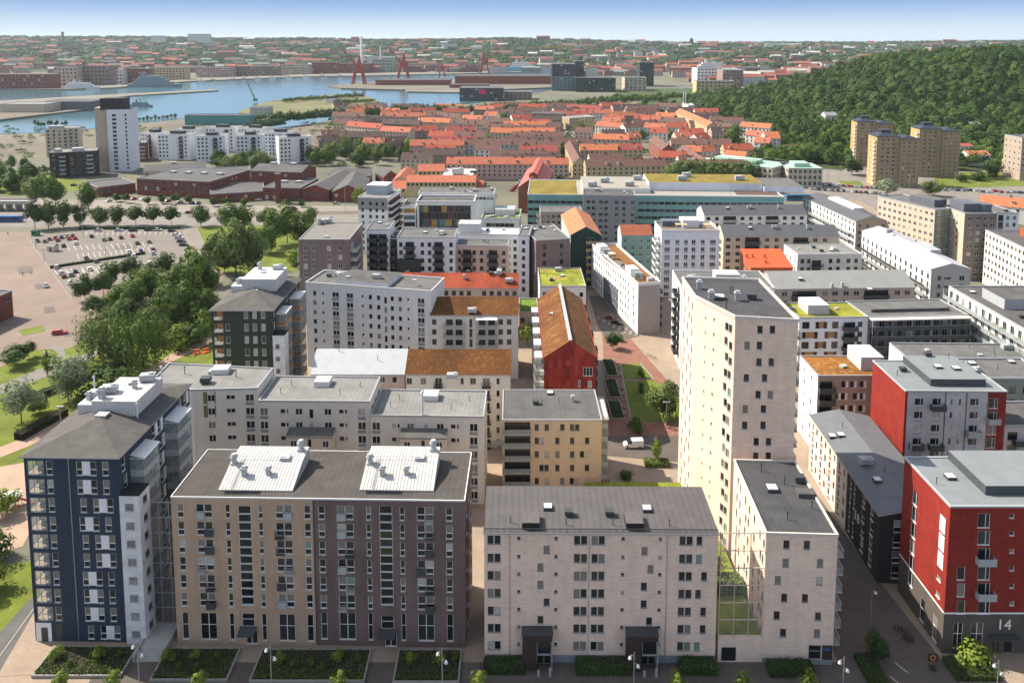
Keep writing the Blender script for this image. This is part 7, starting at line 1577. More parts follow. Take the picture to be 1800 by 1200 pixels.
for (lab, x0, y0, x1, h, dp, wc, rm, rise) in (('white villa on the slope beside the yellow towers', 1709, 223, 1727, 9, 12, 'w', 'g', 4), ('white house with flat orange roof near the car park', 1703, 272, 1742, 9, 16, 'w', 'o', 2), ('small yellow house with green roof under the slope', 1774, 283, 1796, 6, 9, 'y', 'v', 3), ('white tower villa at the edge of the wood', 1451, 203, 1472, 12, 12, 'w', 'g', 3), ('pink house with red hipped roof at the wood edge', 1757, 188, 1780, 7, 12, 'e', 'o', 3.5), ('brown roofed villa in the trees', 1605, 204, 1640, 6, 12, 'e', 'b', 3), ('white house with red pyramid roof among old town trees', 1346, 243, 1372, 14, 14, 'w', 'o', 5), ('lilac roofed low hall beside the pyramid roofed house', 1383, 263, 1418, 6, 16, 'n', 'm', 3), ('pale office with violet roof beside the right yellow tower', 1682, 257, 1711, 11, 14, 'w', 'm', 1.5), ('blue grey roofed villa high in the wood', 1660, 206, 1680, 7, 10, 'w', 'g', 3)):
    z0 = 0
    if y0 < 230 and x0 > 1440: q = march(x0, y0 + 12, lambda x, y: ram_h(x, y), 640, 1200); z0 = max(0, q.z - 1.0) if q else 0
    b = Bld('villa', lab, (x0, y0), (x1, y0), h, dp, wall=WC[wc], frame='grey', cat='house', z0=z0); b.gridm(0, 4, [h - 2.6, h - 5.6] if h > 6.5 else [h - 2.6], 1.3, 1.5); b.gridm(3, 3, [h - 2.6], 1.2, 1.4)
    b.slope(rise, 'x', GRF if rm == 'v' else RC[rm], .4); b.finish()
b = Bld('residential_tower', 'tan brick tower cut by the right edge of the picture', (1797, 243), (1830, 243), 30, 20, wall=TAB, cat='tower'); b.gridm(0, 4, [26, 22, 18, 14, 10, 6], 1.4, 1.5); b.gridm(3, 4, [26, 22, 18, 14, 10, 6], 1.4, 1.5); b.flat(); b.finish()
far_row(1722, 358, 1860, 372, 'o', 'w', 9, 14, 4, 2, True, 'beside the railway at the right', seed=3)
# modern old-town flat roofs
for (lab, x0, y0, x1, y1, h, dp, wm, rm) in (('ochre school with flat roof among red roofs', 1001, 208, 1045, 205, 13, 18, 'y', 'g'), ('brown apartment house with dormered attic near the river', 935, 199, 990, 200, 15, 16, 'n', 'd'), ('white domed sports hall at the foot of the wooded hill', 1210, 186, 1248, 186, 7, 40, 'w', 'g')):
    b = Bld('building', lab, (x0, y0), (x1, y1), h, dp, wall=WC[wm], frame='white'); b.gridm(0, 8, [h - 3, h - 6] if h > 8 else [h - 3], 2.2, 1.6); b.flat(RC[rm], WHITE, .4)
    if 'domed' in lab:
        m = MB()
        for k in range(12):
            for j in range(4):
                P = []
                for a, e in ((k, j), (k + 1, j), (k + 1, j + 1), (k, j + 1)): t = a / 12 * 6.283; f = e / 4 * 1.57; P.append((math.cos(t) * math.cos(f) * 13, math.sin(t) * math.cos(f) * 13, math.sin(f) * 5))
                m.poly(P)
        m.build('dome', LGREY, b.root, (b.L * .6, 20, 7))
    b.finish()
# ================================================================== harbour: glass offices, sheds, cranes, chimneys, ships
NAVY = mat('navy glass facade', (.028, .045, .065), .2, .15, .03, spec=.5); GGL = mat('grey blue glass', (.13, .19, .22), .2, .15, .04, spec=.5); DGG = mat('dark green glass', (.035, .055, .05), .25, .15, .04)
FRF0 = [mat('quay roof %d' % k, c, .9, .12, .05) for k, c in enumerate(((.24, .10, .07), (.15, .14, .135), (.19, .085, .065)))]
def slab(name, lab, x0, x1, ybase, ytop, dp, m_, m2=None, cat='office', rows=0, frame='white', z0=0, roof=None):
    A = at(x0, ybase, z0); B = at(x1, ybase, z0); top = atY(x0, ytop, A.y).z - z0
    b = Bld(name, lab, None, None, top, dp, wall=m_, world=((A.x, A.y), (B.x, A.y)), cat=cat, z0=z0, frame=frame, reveal=.3)
    if m2: b.bands[0] = [(0, top * .55, m2)]
    if rows:
        fh = top / rows
        for k in range(rows): b.gridm(0, max(3, int(b.L / 7)), [k * fh + fh * .3], 4.0, fh * .45, 'plain', wt=dict(dark=3, dim=3, curtain=.6))
    b.flat(roof or BITUMEN2, LGREY, .6); b.finish(); return b
b = slab('office_tower', 'navy glass office tower with pale lower half by the harbour', 970, 1010, 160, 113, 60, NAVY, GGL, rows=10); slab('office_tower', 'darker navy glass slab joined behind the harbour office tower', 1010.5, 1026, 158, 108, 40, NAVY, rows=10)
slab('office_building', 'long dark green glass office beside the navy tower', 1012, 1082, 162, 137, 60, DGG, rows=7); slab('office_building', 'grey stone office with brown corner beside the dark glass office', 1098, 1136, 160, 137, 40, WC['e'], rows=6); slab('office_tower', 'slim dark green glass tower behind the avenue', 1124, 1149, 152, 110, 40, DGG, rows=9)
slab('office_building', 'dark harbour office with magenta screen by the river', 808, 885, 178, 155, 45, mat('dark banded glass', (.05, .055, .06), .3, .2, .05), rows=4); q = atY(842, 166, at(808, 178).y - .6); m = MB(); m.box(0, 0, 0, 11, .3, 8); o = m.build('screen', mat('magenta screen', (.6, .03, .14), .5), loc=q); tag(o, 'magenta advertising screen on the dark harbour office', 'screen')
slab('office_building', 'grey low office beside the harbour office with magenta screen', 886, 935, 176, 162, 40, WC['n'], rows=3); slab('hotel', 'white ribbed conference block beyond the avenue', 1225, 1268, 148, 120, 50, PW_, rows=5); slab('office_building', 'brown banded office block beyond the avenue', 1270, 1306, 152, 124, 50, WC['n'], rows=5); slab('office_building', 'ochre brick office at the edge of the wooded hill', 1224, 1290, 166, 143, 30, WC['y'], rows=4)
for (lab, x0, x1, yb, yt, dp, m_) in (('grey quay warehouse with pale roof on the left pier', 0, 78, 201, 184, 40, WC['e']), ('dark grey quay warehouse on the left pier', 78, 160, 196, 179, 40, mat('dark shed', (.12, .12, .13), .8)), ('red brown dock shed on the crane pier', 660, 790, 152, 141, 60, WC['k']), ('long red dock shed beside the crane pier', 800, 975, 150, 134, 70, WC['k']), ('turquoise boarded site on the near bank', 325, 440, 220, 203, 16, mat('turquoise boards', (.08, .24, .24), .7, .1)), ('blue grey shed on the near bank', 440, 470, 209, 190, 25, WC['g']), ('white roofed boat hall on the island', 573, 606, 183, 176, 20, WC['w']), ('red dock hall near the river office', 790, 860, 157, 149, 30, WC['k'])): slab('warehouse', lab, x0, x1, yb, yt, dp, m_, cat='warehouse', roof=PALE if 'pale' in lab or 'white' in lab else ROOFG)
for k, (x0, x1, yb, yt, mk, rows_, lab) in enumerate(((-30, 92, 160, 131, 'k', 4, 'long red brick warehouse on the far left quay'), (96, 137, 154, 119, 'e', 5, 'tan brick quay house across the river'), (146, 193, 153, 116, 'n', 5, 'dark brown gabled warehouse across the river'), (198, 216, 150, 124, 'w', 4, 'small pale quay house across the river'), (219, 261, 149, 121, 'k', 5, 'brick red office on the far quay'), (263, 326, 144, 119, 'y', 5, 'pale stone customs house with green roof on the far quay'), (345, 409, 138, 119, 'p', 4, 'pinkish terminal on the far quay'), (411, 489, 137, 117, 'n', 4, 'brown quay warehouse row behind the moored boats'), (492, 545, 134, 114, 'e', 4, 'tan quay warehouse behind the moored boats'), (548, 592, 133, 110, 'k', 4, 'gabled brick warehouse near the harbour cranes'), (595, 652, 131, 112, 'k', 5, 'red brick silo block behind the first harbour crane'), (655, 690, 130, 105, 'g', 4, 'blue grey power station block'), (692, 745, 129, 112, 'y', 4, 'ochre warehouse behind the second harbour crane'), (750, 800, 128, 113, 'e', 4, 'beige quay block behind the harbour cranes'), (803, 845, 127, 114, 'k', 3, 'low brick quay block near the small crane'))):
    slab('quay_building', lab, x0, x1, yb - 2.2, yt, 30, WC[mk], None, 'building', rows_, z0=0, roof=mat('quay copper roof', (.22, .33, .27), .7) if 'green roof' in lab else FRF0[k % 3])
CRN = mat('crane red orange', (.34, .07, .045), .7, .1)
def harbour_crane(px, yb, yt, lab, lean):
    A = at(px, yb, 2.4); s = atY(px, yt, A.y).z - 2.4; r = thing('harbour_crane', lab, 'crane', A, 0, None); w = s * .17
    for sx in (-1, 1):
        for sy in (-1, 1): m = MB(); m.tube((sx * w, sy * w, 0), (sx * w * .6, sy * w * .6, s * .36), s * .03, s * .026, 6); m.build('leg', CRN, r)
    m = MB(); m.box(-w * .75, -w * .75, s * .36, w * .75, w * .75, s * .40); m.box(-w * .5, -w * .5, s * .4, w * .9, w * .5, s * .56); m.build('machine_house', CRN, r)
    m = MB(); m.tube((w * .3, 0, s * .5), (w * .15 * lean, 0, s * .8), s * .042, s * .03, 5); m.tube((-w * .4, 0, s * .5), (w * .15 * lean, 0, s * .8), s * .036, s * .03, 5); m.build('mast', CRN, r)
    m = MB(); tip = (-lean * w * 2.6, 0, s)
    for o_ in (-.25, .25): m.tube((-lean * w * .3, o_ * w, s * .5), (tip[0], o_ * w * .4, tip[2]), s * .022, s * .014, 5)
    for k in range(7): f = k / 7; m.tube((-lean * w * (.3 + 2.3 * f), -.25 * w * (1 - f * .6), s * (.5 + .5 * f)), (-lean * w * (.3 + 2.3 * (f + .1)), .25 * w * (1 - f * .6), s * (.5 + .5 * (f + .1))), s * .011, s * .011, 4)
    m.build('jib', CRN, r); m = MB(); m.tube((w * .15 * lean, 0, s * .8), tip, s * .011, s * .011, 4); m.build('stay', CRN, r)
harbour_crane(631, 148, 86, 'red harbour crane with raised jib at the pier tip', 1); harbour_crane(709, 140, 83, 'red harbour crane in the middle of the pier', 1); harbour_crane(851, 131, 82, 'red harbour crane with low jib near the ferry', -1.6); harbour_crane(777, 136, 104, 'small dark red harbour crane beside the dock shed', .6)
def chimney_(px, yb, yt, Y, rad, lab, m_): A = at(px, yb); A = atY(px, yb, Y); t = atY(px, yt, Y).z; m = MB(); m.tube((0, 0, 0), (0, 0, t - max(0, far_h(A.x, Y))), rad, rad * .72, 12); m.tube((0, 0, t - max(0, far_h(A.x, Y))), (0, 0, t - max(0, far_h(A.x, Y)) + 2), rad * .8, rad * .8, 12); tag(m.build('chimney', m_, loc=(A.x, Y, max(0, far_h(A.x, Y)))), lab, 'chimney')
chimney_(636, 113, 66, 2360, 5, 'tall white power station chimney across the river', PW_); chimney_(669, 105, 82, 2420, 2.5, 'slim white chimney beside the tall chimney', PW_); chimney_(111, 80, 57, 4200, 9, 'dark brick chimney on the far hill', WC['n'])
# church on the hill
q = Vector((900, 4300, far_h(980, 4300))); A = atY(1215, 88, 4300); r = thing('church', 'brick church with tall pointed tower on the far hill', 'church', (A.x, 4300, far_h(A.x, 4300))); t = atY(1215, 66, 4300).z - far_h(A.x, 4300)
m = MB(); m.box(-9, -9, 0, 9, 9, t * .72); m.build('tower', mat('church brick', (.14, .065, .05), .9), r); m = MB(); m.tube((0, 0, t * .72), (0, 0, t), 11, .5, 4); m.build('spire', mat('spire copper', (.06, .05, .05), .8), r); m = MB(); m.box(9.1, -14, 0, 60, 14, t * .35); m.build('nave', mat('church brick', (.14, .065, .05)), r)
# construction crane
A = at(985, 150); t = atY(985, 78, A.y).z; r = thing('tower_crane', 'orange construction tower crane beside the navy office tower', 'crane', A); OC = mat('crane orange', (.50, .26, .06), .7)
m = MB()
for sx in (-1.2, 1.2):
    for sy in (-1.2, 1.2): m.tube((sx, sy, 0), (sx, sy, t), .3, .3, 4)
for k in range(int(t / 5)): m.tube((-1.2, -1.2, k * 5), (1.2, -1.2, k * 5 + 5), .2, .2, 4); m.tube((1.2, 1.2, k * 5), (-1.2, 1.2, k * 5 + 5), .2, .2, 4)
m.build('mast', OC, r); m = MB(); m.box(-62, -1, t - 8, 24, 1, t - 6.5); m.tube((-62, 0, t - 6.5), (0, 0, t), .25, .25, 4); m.tube((24, 0, t - 6.5), (0, 0, t), .25, .25, 4); m.build('jib', OC, r); m = MB(); m.box(17, -1.5, t - 11, 23, 1.5, t - 8); m.build('counterweight', CONC, r)
# pylon of the funicular-like mast pair near the sports hall
A = at(1203, 190); r = thing('floodlight_mast', 'white twin mast beside the domed sports hall', 'mast', A); 
for x in (-1.6, 1.6): m = MB(); m.tube((x, 0, 0), (x, 0, 30), .8, .6, 8); m.build('pole', WHITE, r)
m = MB(); m.box(-4.5, -1, 27, 4.5, 1, 29.5); m.build('platform', WHITE, r)
def ship(lab, x0, x1, yb, hull, sup, decks, m1_, m2_, funnel=None):
    A = at(x0, yb, .3); B = at(x1, yb, .3); L_ = B.x - A.x; w = L_ * .07; r = thing('ship', lab, 'ship', (A.x, A.y + 12, .3)); m = MB()
    H = [(0, -w), (L_ * .88, -w), (L_, 0), (L_ * .88, w), (0, w)]; m.prism(H, 0, hull); m.build('hull', m1_, r)
    for k in range(decks): m = MB(); f = .05 * k; m.box(L_ * (.08 + f), -w * .8, hull + k * sup, L_ * (.82 - f * 1.6), w * .8, hull + (k + 1) * sup - .01); m.build('deckhouse', m2_, r)
    z = hull + decks * sup; m = MB(); m.tube((L_ * .45, 0, z), (L_ * .45, 0, z + sup * 3), .8, .4, 6); m.box(L_ * .35, -.2, z + sup, L_ * .55, .2, z + sup * 1.2); m.build('mast', m2_, r)
    m = MB(); m.box(L_ * .25, -w * .3, z, L_ * .32, w * .3, z + sup * 1.8); m.build('funnel', funnel or m2_, r)
NAVG = mat('naval grey', (.20, .24, .27), .6, .1)
ship('grey naval museum ship moored across the river', 222, 316, 154, 7, 4, 4, NAVG, NAVG); ship('white passenger ship moored left of the naval ship', 107, 170, 158, 6, 3.2, 2, WHITE, WHITE); ship('blue grey patrol ship behind the lone white tower', 222, 262, 189, 3, 2, 2, NAVG, NAVG); ship('white and blue ferry at the far terminal', 892, 948, 127, 14, 5, 3, mat('ferry blue', (.16, .38, .55), .5), WHITE); ship('long pale ferry behind the conference block', 1222, 1296, 128, 14, 5, 3, mat('ferry pale blue', (.35, .48, .58), .5), WHITE)
for k, (x, y) in enumerate(((400, 141), (420, 140), (445, 140), (470, 139), (500, 138), (530, 137), (560, 136), (590, 135), (345, 145), (365, 143))): ship('small white boat moored along the far quay', x, x + 12, y, 2.4, 2, 1, WHITE, WHITE)
for o in list(COL.objects):
    if o.get('label') == 'small white boat moored along the far quay': o['group'] = 'boats along the far quay'
# slanting green crane arm on the island
A = at(449, 178, 2); r = thing('dredging_crane', 'slanting green crane arm standing on the near bank', 'crane', A); m = MB(); T = atY(433, 141, A.y); m.tube((0, 0, 2), (T.x - A.x, 0, T.z - 2), 1.2, .6, 5); m.build('arm', mat('crane green', (.06, .22, .10), .6), r); m = MB(); m.box(-3, -2, 0, 3, 2, 4); m.build('cab', mat('crane green', (.06, .22, .10)), r)
# ================================================================== far city on the hills across the river
rng = random.Random(77); cells = set(); far_n = 0; extra = []
FW = [render_mat('far wall %d' % k, c) for k, c in enumerate(((.22, .12, .10), (.30, .17, .14), (.42, .36, .30), (.55, .53, .50), (.34, .22, .18), (.28, .25, .24), (.46, .40, .30)))]
FRF = [mat('far roof %d' % k, c, .9, .12, .05) for k, c in enumerate(((.26, .085, .06), (.31, .10, .065), (.19, .075, .058), (.12, .11, .11), (.40, .39, .37), (.19, .25, .22), (.23, .12, .10)))]
FWN = ['dark red', 'brick red', 'beige', 'white', 'brown', 'grey', 'ochre']; FRN = ['red', 'orange red', 'brown red', 'dark grey', 'white', 'pale green', 'pinkish']
def pickcol(px):
    if px < 420: w = rng.choices(range(7), (5, 5, 3, 2, 3, 1.5, 1.5))[0]; r_ = rng.choices(range(7), (4, 3, 4, 2, 1.5, 1, 1.5))[0]
    elif px < 1150: w = rng.choices(range(7), (3, 3, 4, 4, 2, 3, 2))[0]; r_ = rng.choices(range(7), (3, 3, 2, 3, 2, 1, 1))[0]
    else: w = rng.choices(range(7), (3, 3, 4, 5, 2, 2, 2))[0]; r_ = rng.choices(range(7), (4, 4, 3, 2, 2, 1, 2))[0]
    return w, r_
tries = 0
while tries < 22000:
    tries += 1; px = rng.uniform(-40, 1840); py = rng.choice((rng.uniform(72, 108), rng.uniform(96, 150)))
    q = march(px, py, far_h, 1300, 6200, 170)
    if q is None:
        continue
    if q.y < 2230 and q.x < 120: continue
    if q.y < 2060 and q.x < 420: continue              # river and piers
    if q.y < 1480: continue
    if ram_h(q.x, q.y) > 1 or (q.x > 200 and q.y < 1250): continue
    if q.y < 2060 and q.x < 900 and py > 126 and px < 1020: continue
    sp = 22 + (q.y - 1500) * .010; g = (int(q.x / (sp * 1.35)), int(q.y / (sp * 1.5)))
    if g in cells: continue
    cells.add(g); w_, r_ = pickcol(px); L_ = rng.uniform(22, 60) * (1 + (q.y - 1500) / 9000); dp = rng.uniform(12, 18); h = rng.uniform(9, 19) if q.y < 4000 else rng.uniform(8, 15)
    if rng.random() < .05: h *= 1.9
    extra.append((q, L_, dp, h, rng.uniform(-.35, .35), w_, r_, rng.random() < .62))
extra.sort(key=lambda e: e[0].y); 
def far_mesh(L_, dp, h, gable, m0, m1_, w_, r_):
    m = MB(); m.prism([(-L_ / 2, 0), (L_ / 2, 0), (L_ / 2, dp), (-L_ / 2, dp)], -8, h, 0, False); r2 = MB()
    if gable:
        rs_ = dp * .34; r2.poly([(-L_ / 2 - .4, -.4, h), (L_ / 2 + .4, -.4, h), (L_ / 2 + .4, dp / 2, h + rs_), (-L_ / 2 - .4, dp / 2, h + rs_)]); r2.poly([(L_ / 2 + .4, dp + .4, h), (-L_ / 2 - .4, dp + .4, h), (-L_ / 2 - .4, dp / 2, h + rs_), (L_ / 2 + .4, dp / 2, h + rs_)])
        for sx in (-1, 1): m.poly([(sx * L_ / 2, 0, h), (sx * L_ / 2, dp, h), (sx * L_ / 2, dp / 2, h + rs_)])
    else: r2.prism([(-L_ / 2 - .3, -.3), (L_ / 2 + .3, -.3), (L_ / 2 + .3, dp + .3), (-L_ / 2 - .3, dp + .3)], h, h + .8); r2.box(-L_ * .2, dp * .3, h + .8, L_ * .1, dp * .7, h + 3)
    return m, r2
winm = {}
def far_windows(m, L_, h, mi):
    nf = int(h / 3.6); n = int(L_ / 5.5)
    for k in range(nf):
        for j in range(n): x = -L_ / 2 + (j + .5) * L_ / n; z = h - 2.8 - 3.5 * k; m.poly([(x - 1.1, -.12, z), (x + 1.1, -.12, z), (x + 1.1, -.12, z + 1.7), (x - 1.1, -.12, z + 1.7)], mi); m.poly([(x - 1.1, -.12, z + 1.7), (x + 1.1, -.12, z + 1.7), (x + 1.1, -.01, z + 1.7), (x - 1.1, -.01, z + 1.7)], mi)
AV, AF = {}, {}
stuffs = {}
for i, (q, L_, dp, h, a, w_, r_, gb) in enumerate(extra):
    if i < 250:
        r = thing('city_building', '%s block with %s roof in the city across the river' % (FWN[w_], FRN[r_]), 'building', (q.x, q.y, q.z), a, '%s blocks with %s roofs across the river' % (FWN[w_], FRN[r_]))
        m, r2 = far_mesh(L_, dp, h, gb, 0, 0, w_, r_); m.build('wall', FW[w_], r); r2.build('roof', FRF[r_], r)
        wm_ = MB(); far_windows(wm_, L_, h, 0)
        if wm_.v: o = wm_.build('windows', G['dim'], r, kind='stuff')
    else:
        m, r2 = far_mesh(L_, dp, h, gb, 0, 0, w_, r_); c, s = math.cos(a), math.sin(a)
        for key, mm in ((('w', w_), m), (('r', r_), r2)):
            t = stuffs.setdefault(key, MB())
            for f in mm.f: t.poly([(mm.v[j][0] * c - mm.v[j][1] * s + q.x, mm.v[j][0] * s + mm.v[j][1] * c + q.y, mm.v[j][2] + q.z) for j in f])
big = MB(); mats_ = []
for key, t in stuffs.items():
    mi = len(mats_); mats_.append(FW[key[1]] if key[0] == 'w' else FRF[key[1]])
    for f in t.f: big.poly([t.v[j] for j in f], mi)
o = big.build('distant_city', mats_, kind='stuff'); tag(o, 'mass of distant city blocks and roofs on the far hills', 'city')
# high slabs on the far hill seen beyond the navy tower
for k, (x, yb, yt, w) in enumerate(((1003, 108, 98, 10), (1050, 112, 102, 12), (1062, 106, 94, 11), (1085, 105, 92, 12), (1098, 112, 100, 14), (1115, 100, 90, 14), (1137, 108, 96, 12), (1150, 103, 92, 11), (1012, 112, 104, 10), (1030, 105, 97, 12), (265, 73, 63, 25), (330, 70, 60, 40), (468, 122, 104, 50), (520, 118, 102, 26))):
    Y = 2600 + 20 * k if x < 1000 and yb > 100 else 2900 + 25 * k
    if yb < 80: Y = 4300
    A = atY(x, yb, Y); B = atY(x + w, yb, Y); t = atY(x, yt, Y).z; z0 = far_h(A.x, Y) - 2
    b = Bld('slab_block', 'pale high slab block on the far hill', None, None, max(8, t - z0), 14, wall=FW[3] if k % 3 else FW[2], world=((A.x, Y), (B.x, Y)), z0=z0, group='pale slab blocks on the far hill', reveal=.3); b.flat(BITUMEN2, LGREY); b.finish()
# ================================================================== vehicles, lamps and small things
TYRE = mat('tyre rubber', (.02, .02, .02), .9); RIM = mat('alloy rim', (.35, .35, .36), .4, metal=.5); CGL = glass('car glass', (.02, .025, .03))
PAINT = {k: mat('car paint ' + k, c, .3, .04, spec=.6) for k, c in dict(silver=(.42, .43, .45), white=(.75, .75, .74), black=(.015, .015, .018), grey=(.14, .145, .15), red=(.38, .02, .025), blue=(.03, .07, .18), darkred=(.16, .015, .02), green=(.03, .20, .06)).items()}
def prof(mb, pts, y0, y1, mi, taper=0.0, zt=99):
    """extrude a side profile (x, z) across y; points above zt lean in by taper"""
    def P(p, y, s): return (p[0], y + (s * taper if p[1] > zt else 0), p[1])
    n = len(pts); A = [P(p, y0, 1) for p in pts]; B = [P(p, y1, -1) for p in pts]
    mb.poly(A, mi); mb.poly(B[::-1], mi)
    for i in range(n): j = (i + 1) % n; mb.poly([A[j], A[i], B[i], B[j]], mi)
def wheel_mesh(r=.33):
    def f():
        m = MB(); m.tube((0, -.1, 0), (0, .1, 0), r, r, 14, 0); m.tube((0, -.115, 0), (0, .115, 0), r * .6, r * .6, 10, 1); return m.mesh('wheel', [TYRE, RIM])
    return cached(('wheel', r), f)
def car(pos, rz, col, label, group, kind='hatch'):
    S = dict(hatch=(4.2, .88, [(-2.1, .28), (2.05, .28), (2.1, .62), (1.95, .8), (1.1, .92), (.2, 1.0), (-1.85, 1.0), (-2.1, .85)], [(1.12, .90), (.35, 1.45), (-1.35, 1.47), (-1.95, .98)]), sedan=(4.6, .9, [(-2.3, .28), (2.25, .28), (2.3, .62), (2.1, .8), (1.1, .9), (.2, .96), (-1.4, .97), (-2.25, .92)], [(1.1, .88), (.35, 1.4), (-.9, 1.42), (-1.65, .95)]), wagon=(4.7, .9, [(-2.35, .28), (2.3, .28), (2.35, .62), (2.15, .8), (1.2, .92), (.3, 1.0), (-2.2, 1.0), (-2.35, .85)], [(1.2, .9), (.45, 1.48), (-1.9, 1.5), (-2.25, .98)]), van=(4.8, .98, [(-2.4, .3), (2.35, .3), (2.4, .75), (2.1, 1.05), (1.5, 1.15), (-2.4, 1.15)], [(1.55, 1.12), (.75, 1.88), (-2.35, 1.92), (-2.4, 1.1)]))[kind]
    L_, hw, body, cab = S; r = thing('parked_car' if kind != 'van' else 'van', label, 'car' if kind != 'van' else 'van', pos, rz, group)
    def bm():
        m = MB(); prof(m, body, -hw, hw, 0, .06, .7); 
        if kind == 'van': prof(m, [(.55, 1.14), (.45, 1.95), (-2.38, 1.97), (-2.4, 1.14)], -hw + .04, hw - .04, 0, .08, 1.5)
        else: m.box(cab[2][0] + .15, -hw + .16, cab[1][1] - .01, cab[1][0] - .12, hw - .16, cab[1][1] + .045)
        for sy in (-1, 1): m.box(.75, sy * (hw + .02) - .06, .95, .95, sy * (hw + .02) + .06, 1.1)
        return m.mesh('body', PAINT[col])
    obj('body', cached(('cb', kind, col), bm), r)
    def gm(): m = MB(); prof(m, cab, -hw + .07, hw - .07, 0, .12, 1.2); return m.mesh('windows', CGL)
    obj('cabin_glass', cached(('cg', kind), gm), r)
    for sx in (-1, 1):
        for sy in (-1, 1): obj('wheel', wheel_mesh(), r, (sx * L_ * .31, sy * (hw - .08), .33))
    def lm(): m = MB(); m.box(-.02, -.16, 0, .02, .16, .12); return m.mesh('headlight', mat('lamp lens', (.7, .7, .66), .2))
    def tm(): m = MB(); m.box(-.02, -.14, 0, .02, .14, .14); return m.mesh('tail_light', mat('red lens', (.35, .01, .01), .3))
    for sy in (-1, 1): obj('headlight', cached('hl', lm), r, (L_ / 2 + (.0 if kind != 'van' else .0), sy * hw * .7, .62)); obj('tail_light', cached('tl', tm), r, (-L_ / 2 - .01, sy * hw * .72, .72))
    return r
CARC = 'silver white black grey red blue silver white black grey'.split()
def lot(px, py, rz, col=None, where='in the car park', kind=None, z=.07):
    col = col or random.choice(CARC); kind = kind or random.choice(('hatch', 'hatch', 'sedan', 'wagon')); kn = dict(hatch='hatchback', sedan='saloon', wagon='estate car')[kind]
    return car(at(px, py, z), rz, col, '%s %s parked %s' % ({'darkred': 'dark red'}.get(col, col), kn, where), '%s %ss %s' % (col, kn, where))
CP = [(262, 500, 'black'), (315, 503, 'grey'), (348, 487, 'grey'), (390, 480, 'darkred'), (405, 495, 'red'), (432, 475, 'blue'), (470, 465, 'silver'), (485, 485, 'red'), (512, 465, 'darkred'), (527, 482, 'red'), (530, 517, 'white'), (447, 535, 'black'), (643, 467, 'black'), (732, 492, 'green'), (773, 487, 'black'), (850, 477, 'darkred'), (930, 465, 'red'), (965, 517, 'black'), (1047, 507, 'grey'), (990, 570, 'blue'), (1075, 560, 'darkred'), (905, 577, 'white'), (940, 605, 'white'), (1075, 588, 'silver'), (605, 620, 'grey'), (675, 643, 'grey'), (1050, 657, 'white'), (397, 685, 'silver'), (432, 727, 'silver'), (450, 750, 'darkred'), (500, 740, 'grey'), (530, 715, 'black'), (630, 700, 'white'), (495, 793, 'white'), (510, 815, 'grey'), (1225, 670, 'silver')]
for x, y, c in CP: lot(x / 4, 300 + y / 4, 2.15, c)
for x, y, c in ((695, 425, 'silver'), (835, 425, 'silver'), (935, 427, 'black'), (1045, 423, 'black'), (1110, 423, 'silver')): lot(x / 4, 300 + y / 4, .15, c, 'along the top hedge of the car park')
for x, y, c in ((1210, 430, 'black'), (1240, 455, 'white'), (1260, 480, 'silver'), (1275, 503, 'black'), (1292, 528, 'black')): lot(x / 4, 300 + y / 4, .1, c, 'in the end row of the car park')
car(at(80, 504, .05), 2.3, 'silver', 'silver car driving across the empty plaza', None, 'sedan'); car(at(105, 587, .05), .3, 'red', 'dark pink red estate car on the plaza road', None, 'wagon')
for x, y, c in ((765, 218, 'white'), (820, 195, 'silver'), (845, 193, 'white'), (870, 195, 'grey'), (905, 200, 'silver'), (940, 203, 'red'), (1005, 207, 'white'), (1180, 218, 'black'), (1265, 225, 'silver'), (1355, 233, 'blue'), (1390, 233, 'blue')): lot(x / 4, 300 + y / 4, 1.2, c, 'before the red brick works')
for x, y, c in ((332, 375, 'darkred'), (392, 370, 'white'), (455, 352, 'white'), (480, 371, 'black'), (591, 359, 'silver'), (300, 372, 'green'), (130, 327, 'black'), (45, 330, 'grey'), (28, 329, 'black')): lot(x, y, .05, c, 'on the main road')
rng = random.Random(9)
for k in range(34): lot(1424 + (k % 17) * 8.2 + rng.uniform(-1.5, 1.5), 324 + (k // 17) * 9 + (k % 17) * .55, rng.choice((1.3, 1.5)), None, 'in the lot below the yellow towers')
for k in range(16): lot(1640 + k * 11, 334 + k * .4 + rng.uniform(-1, 1), .1, None, 'along the street below the yellow towers')
for k in range(10): lot(rng.uniform(1350, 1385), rng.uniform(298, 318), 1.4, None, 'in the side street by the green roofed offices')
for k in range(6): lot(900 + k * 3.5, 336 - k * 3.6, .9, 'red' if k < 3 else 'silver', 'beside the red roofed factory hall')
car(at(1072, 561, .08), 2.4, 'darkred', 'dark red hatchback in the shaded side street', None, 'hatch'); car(at(1084, 569, .08), 2.4, 'black', 'black saloon in the shaded side street', None, 'sedan'); lot(1560, 338, 1.0, 'red', 'beside the silvery tree by the junction')
car(at(1113, 785, .08), math.pi + .05, 'white', 'white delivery van parked in the square', None, 'van'); car(at(867, 784, .05), math.pi, 'silver', 'silver white minivan beside the white rendered block', None, 'van')
